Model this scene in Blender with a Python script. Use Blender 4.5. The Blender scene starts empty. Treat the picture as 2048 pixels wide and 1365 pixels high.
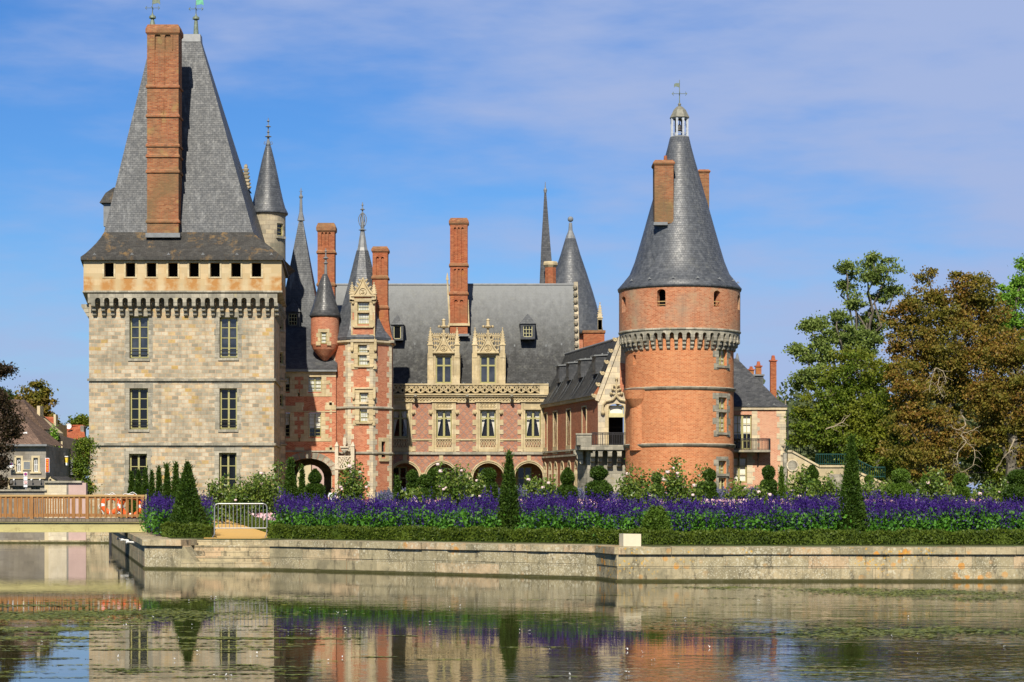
import bpy, math, random
import numpy as np
from mathutils import Vector
R = math.radians
scene = bpy.context.scene
# ------------------------------------------------------------------ camera
K, CX, HY, HC = 4200.0, 1024.0, 985.0, 2.5      # focal length in photo pixels, principal column, horizon row, eye height above water
cam_d = bpy.data.cameras.new('camera'); cam = bpy.data.objects.new('camera', cam_d)
scene.collection.objects.link(cam); scene.camera = cam
cam.location = (0, 0, HC); cam.rotation_euler = (R(90), 0, 0)
cam_d.sensor_width = 36; cam_d.lens = K / 2048 * 36
cam_d.shift_y = (HY - 682.5) / 2048; cam_d.clip_start = 0.5; cam_d.clip_end = 6000
# ------------------------------------------------------------------ light and sky
SUN_AZ, SUN_EL = 6.5, 42.0                      # degrees left of the line behind the camera, elevation
sd = Vector((-math.sin(R(SUN_AZ)) * math.cos(R(SUN_EL)), -math.cos(R(SUN_AZ)) * math.cos(R(SUN_EL)), math.sin(R(SUN_EL))))
sun_d = bpy.data.lights.new('sun', 'SUN'); sun_d.energy = 5.0; sun_d.angle = R(0.55); sun_d.color = (1.0, 0.92, 0.78)
sun = bpy.data.objects.new('sun', sun_d); scene.collection.objects.link(sun)
sun.rotation_euler = sd.to_track_quat('Z', 'Y').to_euler(); sun.location = (-30, -60, 80)
world = bpy.data.worlds.new('World'); scene.world = world; world.use_nodes = True
nt = world.node_tree; nt.nodes.clear(); N = nt.nodes; L = nt.links
sky = N.new('ShaderNodeTexSky'); sky.sky_type = 'NISHITA'; sky.sun_disc = False
sky.sun_elevation = R(SUN_EL); sky.sun_rotation = math.atan2(sd.x, sd.y); sky.air_density = 1.0; sky.dust_density = 0.3; sky.ozone_density = 2.0
hs = N.new('ShaderNodeHueSaturation'); hs.inputs['Saturation'].default_value = 1.3; hs.inputs['Value'].default_value = 0.076
L.new(sky.outputs[0], hs.inputs['Color'])
tint = N.new('ShaderNodeMix'); tint.data_type = 'RGBA'; tint.blend_type = 'MULTIPLY'; tint.inputs[0].default_value = 1
tint.inputs[7].default_value = (0.50, 0.80, 1.20, 1); L.new(hs.outputs[0], tint.inputs[6])
tc = N.new('ShaderNodeTexCoord')
def sky_noise(scale, rot, sc, detail=6):
    mp = N.new('ShaderNodeMapping'); mp.inputs['Rotation'].default_value = rot; mp.inputs['Scale'].default_value = sc
    L.new(tc.outputs['Generated'], mp.inputs[0])
    n = N.new('ShaderNodeTexNoise'); n.inputs['Scale'].default_value = scale; n.inputs['Detail'].default_value = detail; n.inputs['Roughness'].default_value = 0.55
    L.new(mp.outputs[0], n.inputs[0]); return n.outputs[0]
sx = N.new('ShaderNodeSeparateXYZ'); L.new(tc.outputs['Generated'], sx.inputs[0])
def wmath(op, a, b=None, c=None):
    m = N.new('ShaderNodeMath'); m.operation = op
    for i, v in enumerate((a, b, c)):
        if v is None: continue
        if isinstance(v, (int, float)): m.inputs[i].default_value = v
        else: L.new(v, m.inputs[i])
    return m.outputs[0]
def wrange(v, a, b, c, d):
    m = N.new('ShaderNodeMapRange'); L.new(v, m.inputs[0])
    for i, q in enumerate((a, b, c, d)): m.inputs[i + 1].default_value = q
    m.interpolation_type = 'SMOOTHSTEP'; return m.outputs[0]
n1 = sky_noise(2.3, (0.1, 0.42, 0.2), (1.0, 1.0, 2.3)); n2 = sky_noise(11, (0, 0.5, 0.5), (1, 1, 4.5), 9)
bank = wmath('ADD', wmath('MULTIPLY', sx.outputs[0], 1.3), wmath('ADD', wmath('MULTIPLY', sx.outputs[2], 0.6), wrange(sx.outputs[2], 0.0, 0.17, 0.52, 0.0)))      # thin cloud veil thickens towards the right
veil = wmath('MULTIPLY', wrange(wmath('ADD', wmath('ADD', wmath('MULTIPLY', n1, 1.9), wmath('MULTIPLY', n2, 0.80)), bank), 1.20, 1.84, 0.05, 0.93), wrange(sx.outputs[2], 0.32, 0.75, 1.0, 0.25))
cm = N.new('ShaderNodeMix'); cm.data_type = 'RGBA'; L.new(veil, cm.inputs[0]); L.new(tint.outputs[2], cm.inputs[6]); cm.inputs[7].default_value = (0.315, 0.392, 0.61, 1)
bg = N.new('ShaderNodeBackground'); zd = N.new('ShaderNodeMix'); zd.data_type = 'RGBA'; zd.blend_type = 'MULTIPLY'; zd.inputs[0].default_value = 1; L.new(cm.outputs[2], zd.inputs[6]); L.new(wrange(sx.outputs[2], 0.28, 0.7, 1.0, 0.35), zd.inputs[7]); L.new(zd.outputs[2], bg.inputs[0]); bg.inputs[1].default_value = 1.0
wo = N.new('ShaderNodeOutputWorld'); L.new(bg.outputs[0], wo.inputs[0])
vs = scene.view_settings
vs.view_transform = 'Standard'; vs.look = 'None'; vs.gamma = 1; vs.exposure = 0.30; vs.use_curve_mapping = False
scene.cycles.max_bounces = 5; scene.cycles.transparent_max_bounces = 12; scene.cycles.caustics_reflective = False; scene.cycles.caustics_refractive = False
scene.cycles.use_denoising = True
rng = np.random.default_rng(7); random.seed(7)
def PX(px, D): return (px - CX) * D / K
def PZ(py, D): return HC - (py - HY) * D / K
GZ = 0.95                                         # garden level above the water

# ------------------------------------------------------------------ object helpers
class MB:
    """collects vertices and faces; build() links them as ONE mesh object"""
    def __init__(s): s.v = []; s.f = []; s.uv = {}
    def add(s, pts, faces, uvs=None):
        b = len(s.v); s.v.extend([tuple(p) for p in pts])
        for i, f in enumerate(faces):
            if uvs is not None: s.uv[len(s.f)] = uvs[i]
            s.f.append([b + k for k in f])
        return s
    def quad(s, *p): return s.add(p, [list(range(len(p)))])
    def hexa(s, p):  # 8 points, bottom ring then top ring, counter-clockwise seen from above
        return s.add(p, [[3, 2, 1, 0], [4, 5, 6, 7], [0, 1, 5, 4], [1, 2, 6, 5], [2, 3, 7, 6], [3, 0, 4, 7]])
    def box(s, x0, x1, y0, y1, z0, z1):
        return s.hexa([(x0, y0, z0), (x1, y0, z0), (x1, y1, z0), (x0, y1, z0), (x0, y0, z1), (x1, y0, z1), (x1, y1, z1), (x0, y1, z1)])
    def fbox(s, F, u0, u1, v0, v1, d0, d1):
        return s.hexa([F(u0, v0, d0), F(u1, v0, d0), F(u1, v0, d1), F(u0, v0, d1), F(u0, v1, d0), F(u1, v1, d0), F(u1, v1, d1), F(u0, v1, d1)])
    def fprism(s, F, poly, d0, d1):  # poly in (u, v) counter-clockwise seen from outside
        n = len(poly); p = [F(u, v, d0) for u, v in poly] + [F(u, v, d1) for u, v in poly]
        fs = [list(range(n)), list(range(2 * n - 1, n - 1, -1))] + [[i, n + i, n + (i + 1) % n, (i + 1) % n] for i in range(n)]
        return s.add(p, fs)
    def tube(s, p0, p1, r0, r1=None, n=6):
        r1 = r0 if r1 is None else r1
        a, b = Vector(p0), Vector(p1); d = b - a
        if d.length < 1e-6: return s
        q = d.to_track_quat('Z', 'Y'); pts = []
        for c, r in ((a, r0), (b, r1)):
            for i in range(n):
                t = 2 * math.pi * i / n; pts.append(c + q @ Vector((r * math.cos(t), r * math.sin(t), 0)))
        return s.add(pts, [[i, (i + 1) % n, n + (i + 1) % n, n + i] for i in range(n)] + [list(range(n))[::-1], list(range(n, 2 * n))])
    def path(s, pts, r0, r1=None, n=5):
        r1 = r0 if r1 is None else r1; m = len(pts) - 1
        for i in range(m): s.tube(pts[i], pts[i + 1], r0 + (r1 - r0) * i / m, r0 + (r1 - r0) * (i + 1) / m, n)
        return s
    def lathe(s, cx, cy, prof, n=32, rot=0.0, uvr=None):
        """prof: list of (radius, z) from bottom to top"""
        b = len(s.v); rr = uvr or max(r for r, z in prof)
        vlen = [0]
        for i in range(1, len(prof)): vlen.append(vlen[-1] + math.hypot(prof[i][0] - prof[i - 1][0], prof[i][1] - prof[i - 1][1]))
        for r, z in prof:
            for i in range(n):
                t = rot + 2 * math.pi * i / n; s.v.append((cx + r * math.cos(t), cy + r * math.sin(t), z))
        for k in range(len(prof) - 1):
            for i in range(n):
                j = (i + 1) % n
                s.uv[len(s.f)] = [(2 * math.pi * rr * a / n, vlen[q]) for a, q in ((i, k), (i + 1, k), (i + 1, k + 1), (i, k + 1))]
                s.f.append([b + k * n + i, b + k * n + j, b + (k + 1) * n + j, b + (k + 1) * n + i])
        if prof[0][0] > 1e-4: s.f.append([b + i for i in range(n)][::-1])
        if prof[-1][0] > 1e-4: s.f.append([b + (len(prof) - 1) * n + i for i in range(n)])
        return s
    def ball(s, c, r, n=8, sz=1.0):
        m = max(4, n // 2 + 1)
        return s.lathe(c[0], c[1], [(max(1e-5, r * math.sin(math.pi * k / m)), c[2] - sz * r * math.cos(math.pi * k / m)) for k in range(m + 1)], n)
    def rings(s, rings, cap=True):
        """loft closed rings of equal length"""
        n = len(rings[0]); b = len(s.v)
        for r in rings: s.v.extend([tuple(p) for p in r])
        for k in range(len(rings) - 1):
            for i in range(n):
                j = (i + 1) % n; s.f.append([b + k * n + i, b + k * n + j, b + (k + 1) * n + j, b + (k + 1) * n + i])
        if cap: s.f.append([b + i for i in range(n)][::-1]); s.f.append([b + (len(rings) - 1) * n + i for i in range(n)])
        return s
    def wall(s, F, u0, u1, v0, v1, holes=(), depth=0.35, step=None):
        """skin of a wall with openings (u0,u1,v0,v1,arch) and their reveals; arch = rise of a round head, 0 for square"""
        us = {u0, u1}; vs_ = {v0, v1}
        for h in holes: us |= {h[0], h[1]}; vs_ |= {h[2], h[3]}
        if step:
            k = max(1, int(math.ceil((u1 - u0) / step))); us |= {u0 + (u1 - u0) * i / k for i in range(k + 1)}
        us = sorted(u for u in us if u0 - 1e-6 <= u <= u1 + 1e-6); vs_ = sorted(v for v in vs_ if v0 - 1e-6 <= v <= v1 + 1e-6)
        U = [us[0]]
        for u in us[1:]:
            if u - U[-1] > 1e-5: U.append(u)
        V = [vs_[0]]
        for v in vs_[1:]:
            if v - V[-1] > 1e-5: V.append(v)
        for a, b in zip(U, U[1:]):
            for c, d in zip(V, V[1:]):
                mu, mv = (a + b) / 2, (c + d) / 2
                if any(h[0] < mu < h[1] and h[2] < mv < h[3] for h in holes): continue
                s.add([F(a, c, 0), F(b, c, 0), F(b, d, 0), F(a, d, 0)], [[0, 1, 2, 3]], [[(a, c), (b, c), (b, d), (a, d)]])
        for h in holes:
            a, b, c, d = h[:4]; ar = h[4] if len(h) > 4 else 0
            def rev(p, q):
                s.add([F(p[0], p[1], 0), F(q[0], q[1], 0), F(q[0], q[1], depth), F(p[0], p[1], depth)], [[0, 3, 2, 1]], [[(p[0], p[1]), (p[0] + depth, p[1]), (q[0] + depth, q[1]), (q[0], q[1])]])
            if c > v0 + 1e-5: rev((b, c), (a, c))
            if not ar:
                rev((a, c), (a, d)); rev((a, d), (b, d)); rev((b, d), (b, c))
            else:
                rev((a, c), (a, d - ar)); rev((b, d - ar), (b, c)); m = 10; mu = (a + b) / 2; hw = (b - a) / 2
                arc = [(mu - hw * math.cos(math.pi * i / m), d - ar + ar * math.sin(math.pi * i / m)) for i in range(m + 1)]
                for p, q in zip(arc, arc[1:]):
                    rev(p, q)
                    s.add([F(p[0], p[1], 0), F(q[0], q[1], 0), F(q[0], d, 0), F(p[0], d, 0)], [[0, 1, 2, 3]], [[p, q, (q[0], d), (p[0], d)]])
        return s
    def build(s, name, mat, parent=None, origin=None, smooth=False, top=None):
        me = bpy.data.meshes.new(name)
        o = bpy.data.objects.new(name, me); scene.collection.objects.link(o)
        root = parent
        while root is not None and root.parent is not None: root = root.parent
        off = Vector(origin) if origin is not None else (root.location.copy() if root is not None else Vector((0, 0, 0)))
        V = np.array(s.v, dtype=float)
        me.from_pydata([tuple(p) for p in (V - np.array(off))], [], s.f)
        uvl = me.uv_layers.new(name='UVMap'); data = np.zeros((len(me.loops), 2))
        Z = Vector((0, 0, 1)); li = 0
        for i, f in enumerate(s.f):
            if i in s.uv:
                for k in range(len(f)): data[li + k] = s.uv[i][k]
            else:
                n = me.polygons[i].normal
                if abs(n.z) > 0.999: t, w = Vector((1, 0, 0)), Vector((0, 1, 0))
                else: t = Z.cross(n).normalized(); w = n.cross(t)
                for k, vi in enumerate(f):
                    p = V[vi]; data[li + k] = (p[0] * t.x + p[1] * t.y + p[2] * t.z, p[0] * w.x + p[1] * w.y + p[2] * w.z)
            li += len(f)
        uvl.data.foreach_set('uv', data.ravel())
        if mat is not None: me.materials.append(mat)
        if smooth: me.polygons.foreach_set('use_smooth', [True] * len(me.polygons))
        o.parent = parent
        if parent is None: o.location = off
        if top: tag(o, *top)
        return o

def tag(o, label=None, cat=None, group=None, kind=None):
    if label: o['label'] = label
    if cat: o['category'] = cat
    if group: o['group'] = group
    if kind: o['kind'] = kind
    return o
def thing(name, loc, label, cat, group=None):
    o = bpy.data.objects.new(name, None); scene.collection.objects.link(o); o.location = loc; o.empty_display_size = 0.3
    return tag(o, label, cat, group)
def raw_mesh(name, V, F, mat, parent=None, smooth=False, loc=(0, 0, 0)):
    """big numpy mesh of quads or triangles"""
    me = bpy.data.meshes.new(name); V = np.asarray(V, dtype=np.float32); F = np.asarray(F, dtype=np.int32); k = F.shape[1]
    me.vertices.add(len(V)); me.vertices.foreach_set('co', V.ravel()); me.loops.add(F.size); me.loops.foreach_set('vertex_index', F.ravel())
    me.polygons.add(len(F)); me.polygons.foreach_set('loop_start', np.arange(0, F.size, k, dtype=np.int32)); me.polygons.foreach_set('loop_total', np.full(len(F), k, dtype=np.int32))
    me.update(calc_edges=True)
    if mat is not None: me.materials.append(mat)
    if smooth: me.polygons.foreach_set('use_smooth', [True] * len(F))
    o = bpy.data.objects.new(name, me); scene.collection.objects.link(o); o.parent = parent; o.location = loc
    return o
def Flat(ox, oy, dx=1.0, dy=0.0):
    """a vertical wall plane: u runs along (dx,dy), v is the height, d goes into the wall"""
    l = math.hypot(dx, dy); dx, dy = dx / l, dy / l
    def F(u, v, d=0.0): return (ox + dx * u - dy * d, oy + dy * u + dx * d, v)
    return F
def Front(D): return Flat(0, D)                    # faces the camera; u is world x
def Cyl(cx, cy, r):
    """u = arc length from the point nearest the camera, growing to the right"""
    def F(u, v, d=0.0):
        t = u / r; return (cx + (r - d) * math.sin(t), cy - (r - d) * math.cos(t), v)
    return F
def share(o, parent, name=None):
    """another copy of a part (or thing) with the same mesh"""
    c = o.copy(); scene.collection.objects.link(c); c.parent = parent; return c
# ------------------------------------------------------------------ materials
class G:
    def __init__(s, name):
        s.m = bpy.data.materials.new(name); s.m.use_nodes = True; s.nt = s.m.node_tree; s.N = s.nt.nodes; s.L = s.nt.links; s.N.clear()
        s.out = s.N.new('ShaderNodeOutputMaterial')
    def put(s, sock, v):
        if hasattr(v, 'node'): s.L.new(v, sock)
        elif isinstance(v, tuple) and len(v) == 3 and sock.type == 'RGBA': sock.default_value = (*v, 1)
        else: sock.default_value = v
    def coord(s, kind='UV', scale=(1, 1, 1), rot=(0, 0, 0), loc=(0, 0, 0)):
        if kind == 'pos': n = s.N.new('ShaderNodeNewGeometry'); o = n.outputs['Position']
        else: n = s.N.new('ShaderNodeTexCoord'); o = n.outputs[kind]
        mp = s.N.new('ShaderNodeMapping'); s.L.new(o, mp.inputs[0]); mp.inputs['Scale'].default_value = scale; mp.inputs['Rotation'].default_value = rot; mp.inputs['Location'].default_value = loc
        return mp.outputs[0]
    def noise(s, vec, scale, detail=4, rough=0.6):
        n = s.N.new('ShaderNodeTexNoise'); s.L.new(vec, n.inputs['Vector']); n.inputs['Scale'].default_value = scale; n.inputs['Detail'].default_value = detail; n.inputs['Roughness'].default_value = rough
        return n.outputs['Fac']
    def ramp(s, f, stops):
        r = s.N.new('ShaderNodeValToRGB'); s.L.new(f, r.inputs[0]); e = r.color_ramp.elements
        while len(e) < len(stops): e.new(0.5)
        for i, (p, c) in enumerate(stops):
            e[i].position = p; e[i].color = (c, c, c, 1) if isinstance(c, (int, float)) else (*c, 1)
        return r.outputs[0]
    def mix(s, f, a, b, mode='MIX'):
        n = s.N.new('ShaderNodeMix'); n.data_type = 'RGBA'; n.blend_type = mode; s.put(n.inputs[0], f); s.put(n.inputs[6], a); s.put(n.inputs[7], b); return n.outputs[2]
    def math(s, op, a, b=0.0, c=0.0):
        n = s.N.new('ShaderNodeMath'); n.operation = op; s.put(n.inputs[0], a); s.put(n.inputs[1], b); s.put(n.inputs[2], c); return n.outputs[0]
    def rng(s, v, a, b, c=0.0, d=1.0):
        n = s.N.new('ShaderNodeMapRange'); s.put(n.inputs[0], v)
        for i, q in enumerate((a, b, c, d)): n.inputs[i + 1].default_value = q
        return n.outputs[0]
    def sep(s, vec):
        n = s.N.new('ShaderNodeSeparateXYZ'); s.L.new(vec, n.inputs[0]); return n.outputs
    def brick(s, vec, w, h, mortar=0.01, smooth=0.1, offset=0.5, squash=1.0, freq=2):
        n = s.N.new('ShaderNodeTexBrick'); s.L.new(vec, n.inputs['Vector']); n.inputs['Scale'].default_value = 1; n.inputs['Brick Width'].default_value = w; n.inputs['Row Height'].default_value = h
        n.inputs['Mortar Size'].default_value = mortar; n.inputs['Mortar Smooth'].default_value = smooth; n.inputs['Color1'].default_value = (0, 0, 0, 1); n.inputs['Color2'].default_value = (1, 1, 1, 1); n.inputs['Mortar'].default_value = (.5, .5, .5, 1)
        n.offset = offset; n.squash = squash; n.squash_frequency = freq
        return n.outputs['Color'], n.outputs['Fac']
    def bump(s, h, strength=0.3, dist=0.02, prev=None):
        n = s.N.new('ShaderNodeBump'); s.put(n.inputs['Height'], h); n.inputs['Strength'].default_value = strength; n.inputs['Distance'].default_value = dist
        if prev is not None: s.L.new(prev, n.inputs['Normal'])
        return n.outputs[0]
    def done(s, color, rough=0.8, spec=0.3, normal=None, metal=0.0, **kw):
        p = s.N.new('ShaderNodeBsdfPrincipled'); s.put(p.inputs['Base Color'], color); s.put(p.inputs['Roughness'], rough); s.put(p.inputs['Specular IOR Level'], spec); p.inputs['Metallic'].default_value = metal
        for k, v in kw.items(): s.put(p.inputs[k], v)
        if normal is not None: s.L.new(normal, p.inputs['Normal'])
        s.L.new(p.outputs[0], s.out.inputs[0]); return s.m
def plain(name, col, rough=0.7, spec=0.3, var=0.12, metal=0.0, scale=6):
    g = G(name); n = g.noise(g.coord('pos'), scale, 5)
    c = g.mix(g.rng(n, 0.3, 0.7), tuple(x * (1 - var) for x in col), tuple(min(1, x * (1 + var)) for x in col)); return g.done(c, rough, spec, metal=metal)
def masonry(name, bw, bh, stops, mortar_col, mortar=0.008, tint=(0.5, 0.5, 0.5), tintf=0.25, tscale=0.35, rough=0.85, lich=None, streak=0.0, jitter=0.0, spec=0.2):
    g = G(name); uv = g.coord('UV')
    if jitter:
        n = g.N.new('ShaderNodeTexNoise'); g.L.new(uv, n.inputs['Vector']); n.inputs['Scale'].default_value = 0.9
        uv = g.mix(jitter, uv, n.outputs['Color'], 'ADD')
    col, fac = g.brick(uv, bw, bh, mortar, 0.2)
    c = g.ramp(col, stops); pos = g.coord('pos')
    f = g.noise(pos, 5, 6); c = g.mix(0.35, c, g.ramp(f, [(0.3, 0.35), (0.7, 0.75)]), 'OVERLAY')
    c = g.mix(fac, c, mortar_col)
    big = g.noise(pos, tscale, 6, 0.65); c = g.mix(g.math('MULTIPLY', g.rng(big, 0.42, 0.68), tintf), c, tint)
    if streak:
        st = g.noise(g.coord('pos', (1.6, 1.6, 0.16)), 1.3, 6, 0.7); c = g.mix(g.math('MULTIPLY', g.rng(st, 0.5, 0.72), streak), c, (0.09, 0.085, 0.075))
    if lich:
        for (sc, lo, hi, lc, am) in lich:
            q = g.noise(g.coord('pos', loc=(sc, 3, 7)), sc, 5, 0.6); c = g.mix(g.math('MULTIPLY', g.rng(q, lo, hi), am), c, lc)
    b = g.bump(g.math('SUBTRACT', 1.0, fac), 0.5, 0.015)
    b = g.bump(f, 0.35, 0.02, b)
    return g.done(c, rough, spec, b)
M = {}
OR = (0.50, 0.17, 0.025)
M['brick'] = masonry('orange_brick', 0.24, 0.085, [(0.0, (0.36, 0.095, 0.045)), (0.5, (0.47, 0.142, 0.070)), (1.0, (0.53, 0.22, 0.12))], (0.52, 0.30, 0.19), 0.010, (0.42, 0.24, 0.17), 0.30, 0.5, streak=0.14)
M['tower_brick'] = masonry('round_tower_brick', 0.25, 0.09, [(0.0, (0.42, 0.118, 0.040)), (0.5, (0.53, 0.168, 0.062)), (1.0, (0.59, 0.235, 0.10))], (0.60, 0.35, 0.19), 0.012, (0.40, 0.20, 0.10), 0.25, 0.6, streak=0.10)
M['drum_brick'] = masonry('weathered_drum_brick', 0.25, 0.09, [(0.0, (0.35, 0.105, 0.045)), (0.5, (0.46, 0.155, 0.072)), (1.0, (0.52, 0.23, 0.12))], (0.48, 0.30, 0.18), 0.012, (0.33, 0.26, 0.18), 0.75, 0.45, streak=0.25, lich=[(0.9, 0.55, 0.72, (0.40, 0.33, 0.20), 0.5)])
M['rough_brick'] = masonry('patchy_brick', 0.24, 0.085, [(0.0, (0.42, 0.11, 0.05)), (1.0, (0.62, 0.25, 0.14))], (0.62, 0.42, 0.30), 0.02, (0.62, 0.38, 0.25), 0.75, 2.2)
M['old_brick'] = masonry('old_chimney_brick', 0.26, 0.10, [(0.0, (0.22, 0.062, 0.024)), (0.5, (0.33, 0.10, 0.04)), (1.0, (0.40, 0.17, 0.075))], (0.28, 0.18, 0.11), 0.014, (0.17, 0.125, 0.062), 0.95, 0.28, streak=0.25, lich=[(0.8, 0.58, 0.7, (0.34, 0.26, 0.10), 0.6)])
M['chimney_brick'] = masonry('red_chimney_brick', 0.24, 0.085, [(0.0, (0.26, 0.058, 0.022)), (0.5, (0.36, 0.09, 0.034)), (1.0, (0.42, 0.14, 0.06))], (0.32, 0.16, 0.09), 0.01, (0.24, 0.13, 0.07), 0.55, 0.5, lich=[(0.7, 0.6, 0.75, (0.45, 0.24, 0.05), 0.45)])
M['ashlar'] = masonry('tower_ashlar', 0.48, 0.27, [(0.0, (0.27, 0.24, 0.175)), (0.2, (0.37, 0.33, 0.24)), (0.5, (0.46, 0.40, 0.285)), (0.85, (0.55, 0.485, 0.36)), (0.95, (0.52, 0.38, 0.20)), (1.0, (0.46, 0.31, 0.10))], (0.56, 0.37, 0.22), 0.020, (0.20, 0.185, 0.14), 0.6, 0.7, streak=0.42, jitter=0.14, lich=[(1.1, 0.62, 0.72, (0.56, 0.40, 0.14), 0.5)])
M['turret_stone'] = masonry('turret_ashlar', 0.62, 0.34, [(0.0, (0.22, 0.20, 0.15)), (0.5, (0.42, 0.36, 0.26)), (1.0, (0.52, 0.44, 0.30))], (0.36, 0.28, 0.2), 0.016, (0.17, 0.165, 0.12), 0.6, 0.5, streak=0.3, lich=[(0.9, 0.6, 0.7, (0.40, 0.33, 0.10), 0.5)])
M['cream'] = masonry('cream_limestone', 0.75, 0.40, [(0.0, (0.46, 0.37, 0.215)), (0.6, (0.56, 0.45, 0.265)), (1.0, (0.60, 0.50, 0.33))], (0.50, 0.39, 0.24), 0.008, (0.34, 0.285, 0.18), 0.6, 0.9, streak=0.25)
M['quoin'] = masonry('quoin_limestone', 0.9, 0.40, [(0.0, (0.44, 0.39, 0.30)), (0.5, (0.60, 0.49, 0.32)), (1.0, (0.68, 0.57, 0.39))], (0.42, 0.34, 0.26), 0.012, (0.36, 0.33, 0.27), 0.6, 1.1, streak=0.2)
M['grey_stone'] = masonry('grey_weathered_stone', 0.6, 0.32, [(0.0, (0.24, 0.225, 0.18)), (0.5, (0.36, 0.33, 0.26)), (1.0, (0.46, 0.42, 0.33))], (0.22, 0.2, 0.16), 0.01, (0.16, 0.155, 0.12), 0.65, 1.2, streak=0.45, lich=[(1.3, 0.62, 0.72, (0.46, 0.38, 0.12), 0.35)])
M['pale_stone'] = masonry('pale_carved_stone', 0.9, 0.45, [(0.0, (0.48, 0.41, 0.31)), (1.0, (0.60, 0.53, 0.41))], (0.5, 0.43, 0.32), 0.008, (0.5, 0.44, 0.34), 0.4, 1.2)
M['render_wall'] = plain('cream_render', (0.56, 0.47, 0.30), 0.9, 0.1, 0.12, scale=2)
M['wing_brick'] = masonry('dark_wing_brick', 0.24, 0.085, [(0.0, (0.27, 0.075, 0.035)), (1.0, (0.42, 0.15, 0.075))], (0.38, 0.22, 0.14), 0.010, (0.24, 0.13, 0.09), 0.5, 0.6)
def slate(name, a, b, lichf=0.0, rough=0.5, streak=0.5, tan=0.0, ridge=None, spec=0.28):
    g = G(name); uv = g.coord('UV'); col, fac = g.brick(uv, 0.28, 0.17, 0.008, 0.3)
    c = g.ramp(col, [(0.0, a), (0.5, tuple((x + y) / 2 for x, y in zip(a, b))), (1.0, b)])
    c = g.mix(g.math('MULTIPLY', fac, 0.8), c, tuple(x * 0.45 for x in a))
    pos = g.coord('pos'); big = g.noise(pos, 0.35, 7, 0.7); c = g.mix(g.math('MULTIPLY', g.rng(big, 0.35, 0.7), 0.5), c, tuple(x * 0.62 for x in a))
    st = g.noise(g.coord('pos', (2.2, 2.2, 0.22)), 1.0, 7, 0.75); c = g.mix(g.math('MULTIPLY', g.rng(st, 0.52, 0.75), streak), c, (0.34, 0.35, 0.35))
    fine = g.noise(pos, 4.5, 6, 0.7); c = g.mix(0.16, c, g.ramp(fine, [(0.3, 0.3), (0.7, 0.72)]), 'OVERLAY')
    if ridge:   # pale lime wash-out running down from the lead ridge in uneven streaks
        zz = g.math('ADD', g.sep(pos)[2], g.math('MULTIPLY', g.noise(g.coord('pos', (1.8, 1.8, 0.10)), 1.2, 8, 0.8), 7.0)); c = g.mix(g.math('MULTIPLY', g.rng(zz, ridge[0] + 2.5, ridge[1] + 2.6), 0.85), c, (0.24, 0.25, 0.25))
    if tan:
        q = g.noise(g.coord('pos', (1, 1, 0.6), loc=(4, 0, 2)), 0.8, 6, 0.7); c = g.mix(g.math('MULTIPLY', g.rng(q, 0.56, 0.68), tan), c, (0.34, 0.20, 0.06))
    if lichf:
        q = g.noise(g.coord('pos', loc=(9, 0, 2)), 2.2, 6, 0.7); c = g.mix(g.math('MULTIPLY', g.rng(q, 0.55, 0.7), lichf), c, (0.30, 0.30, 0.24))
    b_ = g.bump(g.math('SUBTRACT', 1.0, fac), 0.6, 0.012)
    return g.done(c, g.rng(fine, 0.3, 0.7, rough - 0.1, rough + 0.15), spec, b_)
M['slate'] = slate('grey_slate', (0.062, 0.068, 0.076), (0.096, 0.103, 0.112), 0.10)
M['slate_low'] = slate('mossy_eave_slate', (0.045, 0.043, 0.040), (0.078, 0.074, 0.066), 0.1, 0.6, 0.1, tan=0.55)
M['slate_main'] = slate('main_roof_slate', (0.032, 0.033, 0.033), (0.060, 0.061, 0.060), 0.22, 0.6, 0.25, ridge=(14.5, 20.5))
M['slate_dark'] = slate('dark_slate', (0.055, 0.058, 0.064), (0.105, 0.108, 0.115), 0.12, 0.36, 0.2)
M['slate_cone'] = slate('cone_slate', (0.055, 0.062, 0.074), (0.11, 0.12, 0.135), 0.15, 0.46, 0.25, spec=0.5)
M['lead'] = plain('lead_flashing', (0.19, 0.20, 0.205), 0.45, 0.5, 0.2, scale=3)
M['zinc'] = plain('pale_zinc_paint', (0.40, 0.43, 0.47), 0.55, 0.4, 0.15)
M['dome'] = plain('weathered_zinc_dome', (0.20, 0.195, 0.155), 0.5, 0.4, 0.3)
M['iron'] = plain('dark_iron', (0.035, 0.035, 0.04), 0.5, 0.5, 0.2)
M['vane'] = plain('verdigris_metal', (0.16, 0.20, 0.15), 0.55, 0.4, 0.3)
M['green_flag'] = plain('green_vane_metal', (0.12, 0.42, 0.26), 0.5, 0.4, 0.2)
M['paint'] = plain('yellow_green_window_paint', (0.36, 0.335, 0.14), 0.45, 0.4, 0.08)
M['paint_pale'] = plain('pale_window_paint', (0.56, 0.52, 0.28), 0.45, 0.4, 0.08)
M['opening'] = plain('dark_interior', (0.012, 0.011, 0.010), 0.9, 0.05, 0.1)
M['blind'] = plain('white_window_blind', (0.78, 0.76, 0.68), 0.9, 0.1, 0.05)
M['curtain'] = plain('white_net_curtain', (0.70, 0.67, 0.58), 0.95, 0.1, 0.1, scale=9)
g = G('window_glass'); n = g.noise(g.coord('pos'), 1.1, 3); M['glass'] = g.done(g.mix(g.rng(n, 0.35, 0.65), (0.012, 0.014, 0.018), (0.05, 0.055, 0.065)), 0.06, 0.9)
g = G('dark_glass'); M['glass_dark'] = g.done((0.008, 0.009, 0.011), 0.06, 0.5)
g = G('leaded_glass'); uv = g.coord('UV'); c_, f_ = g.brick(uv, 0.19, 0.24, 0.014, 0.1, 0.0)
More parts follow.
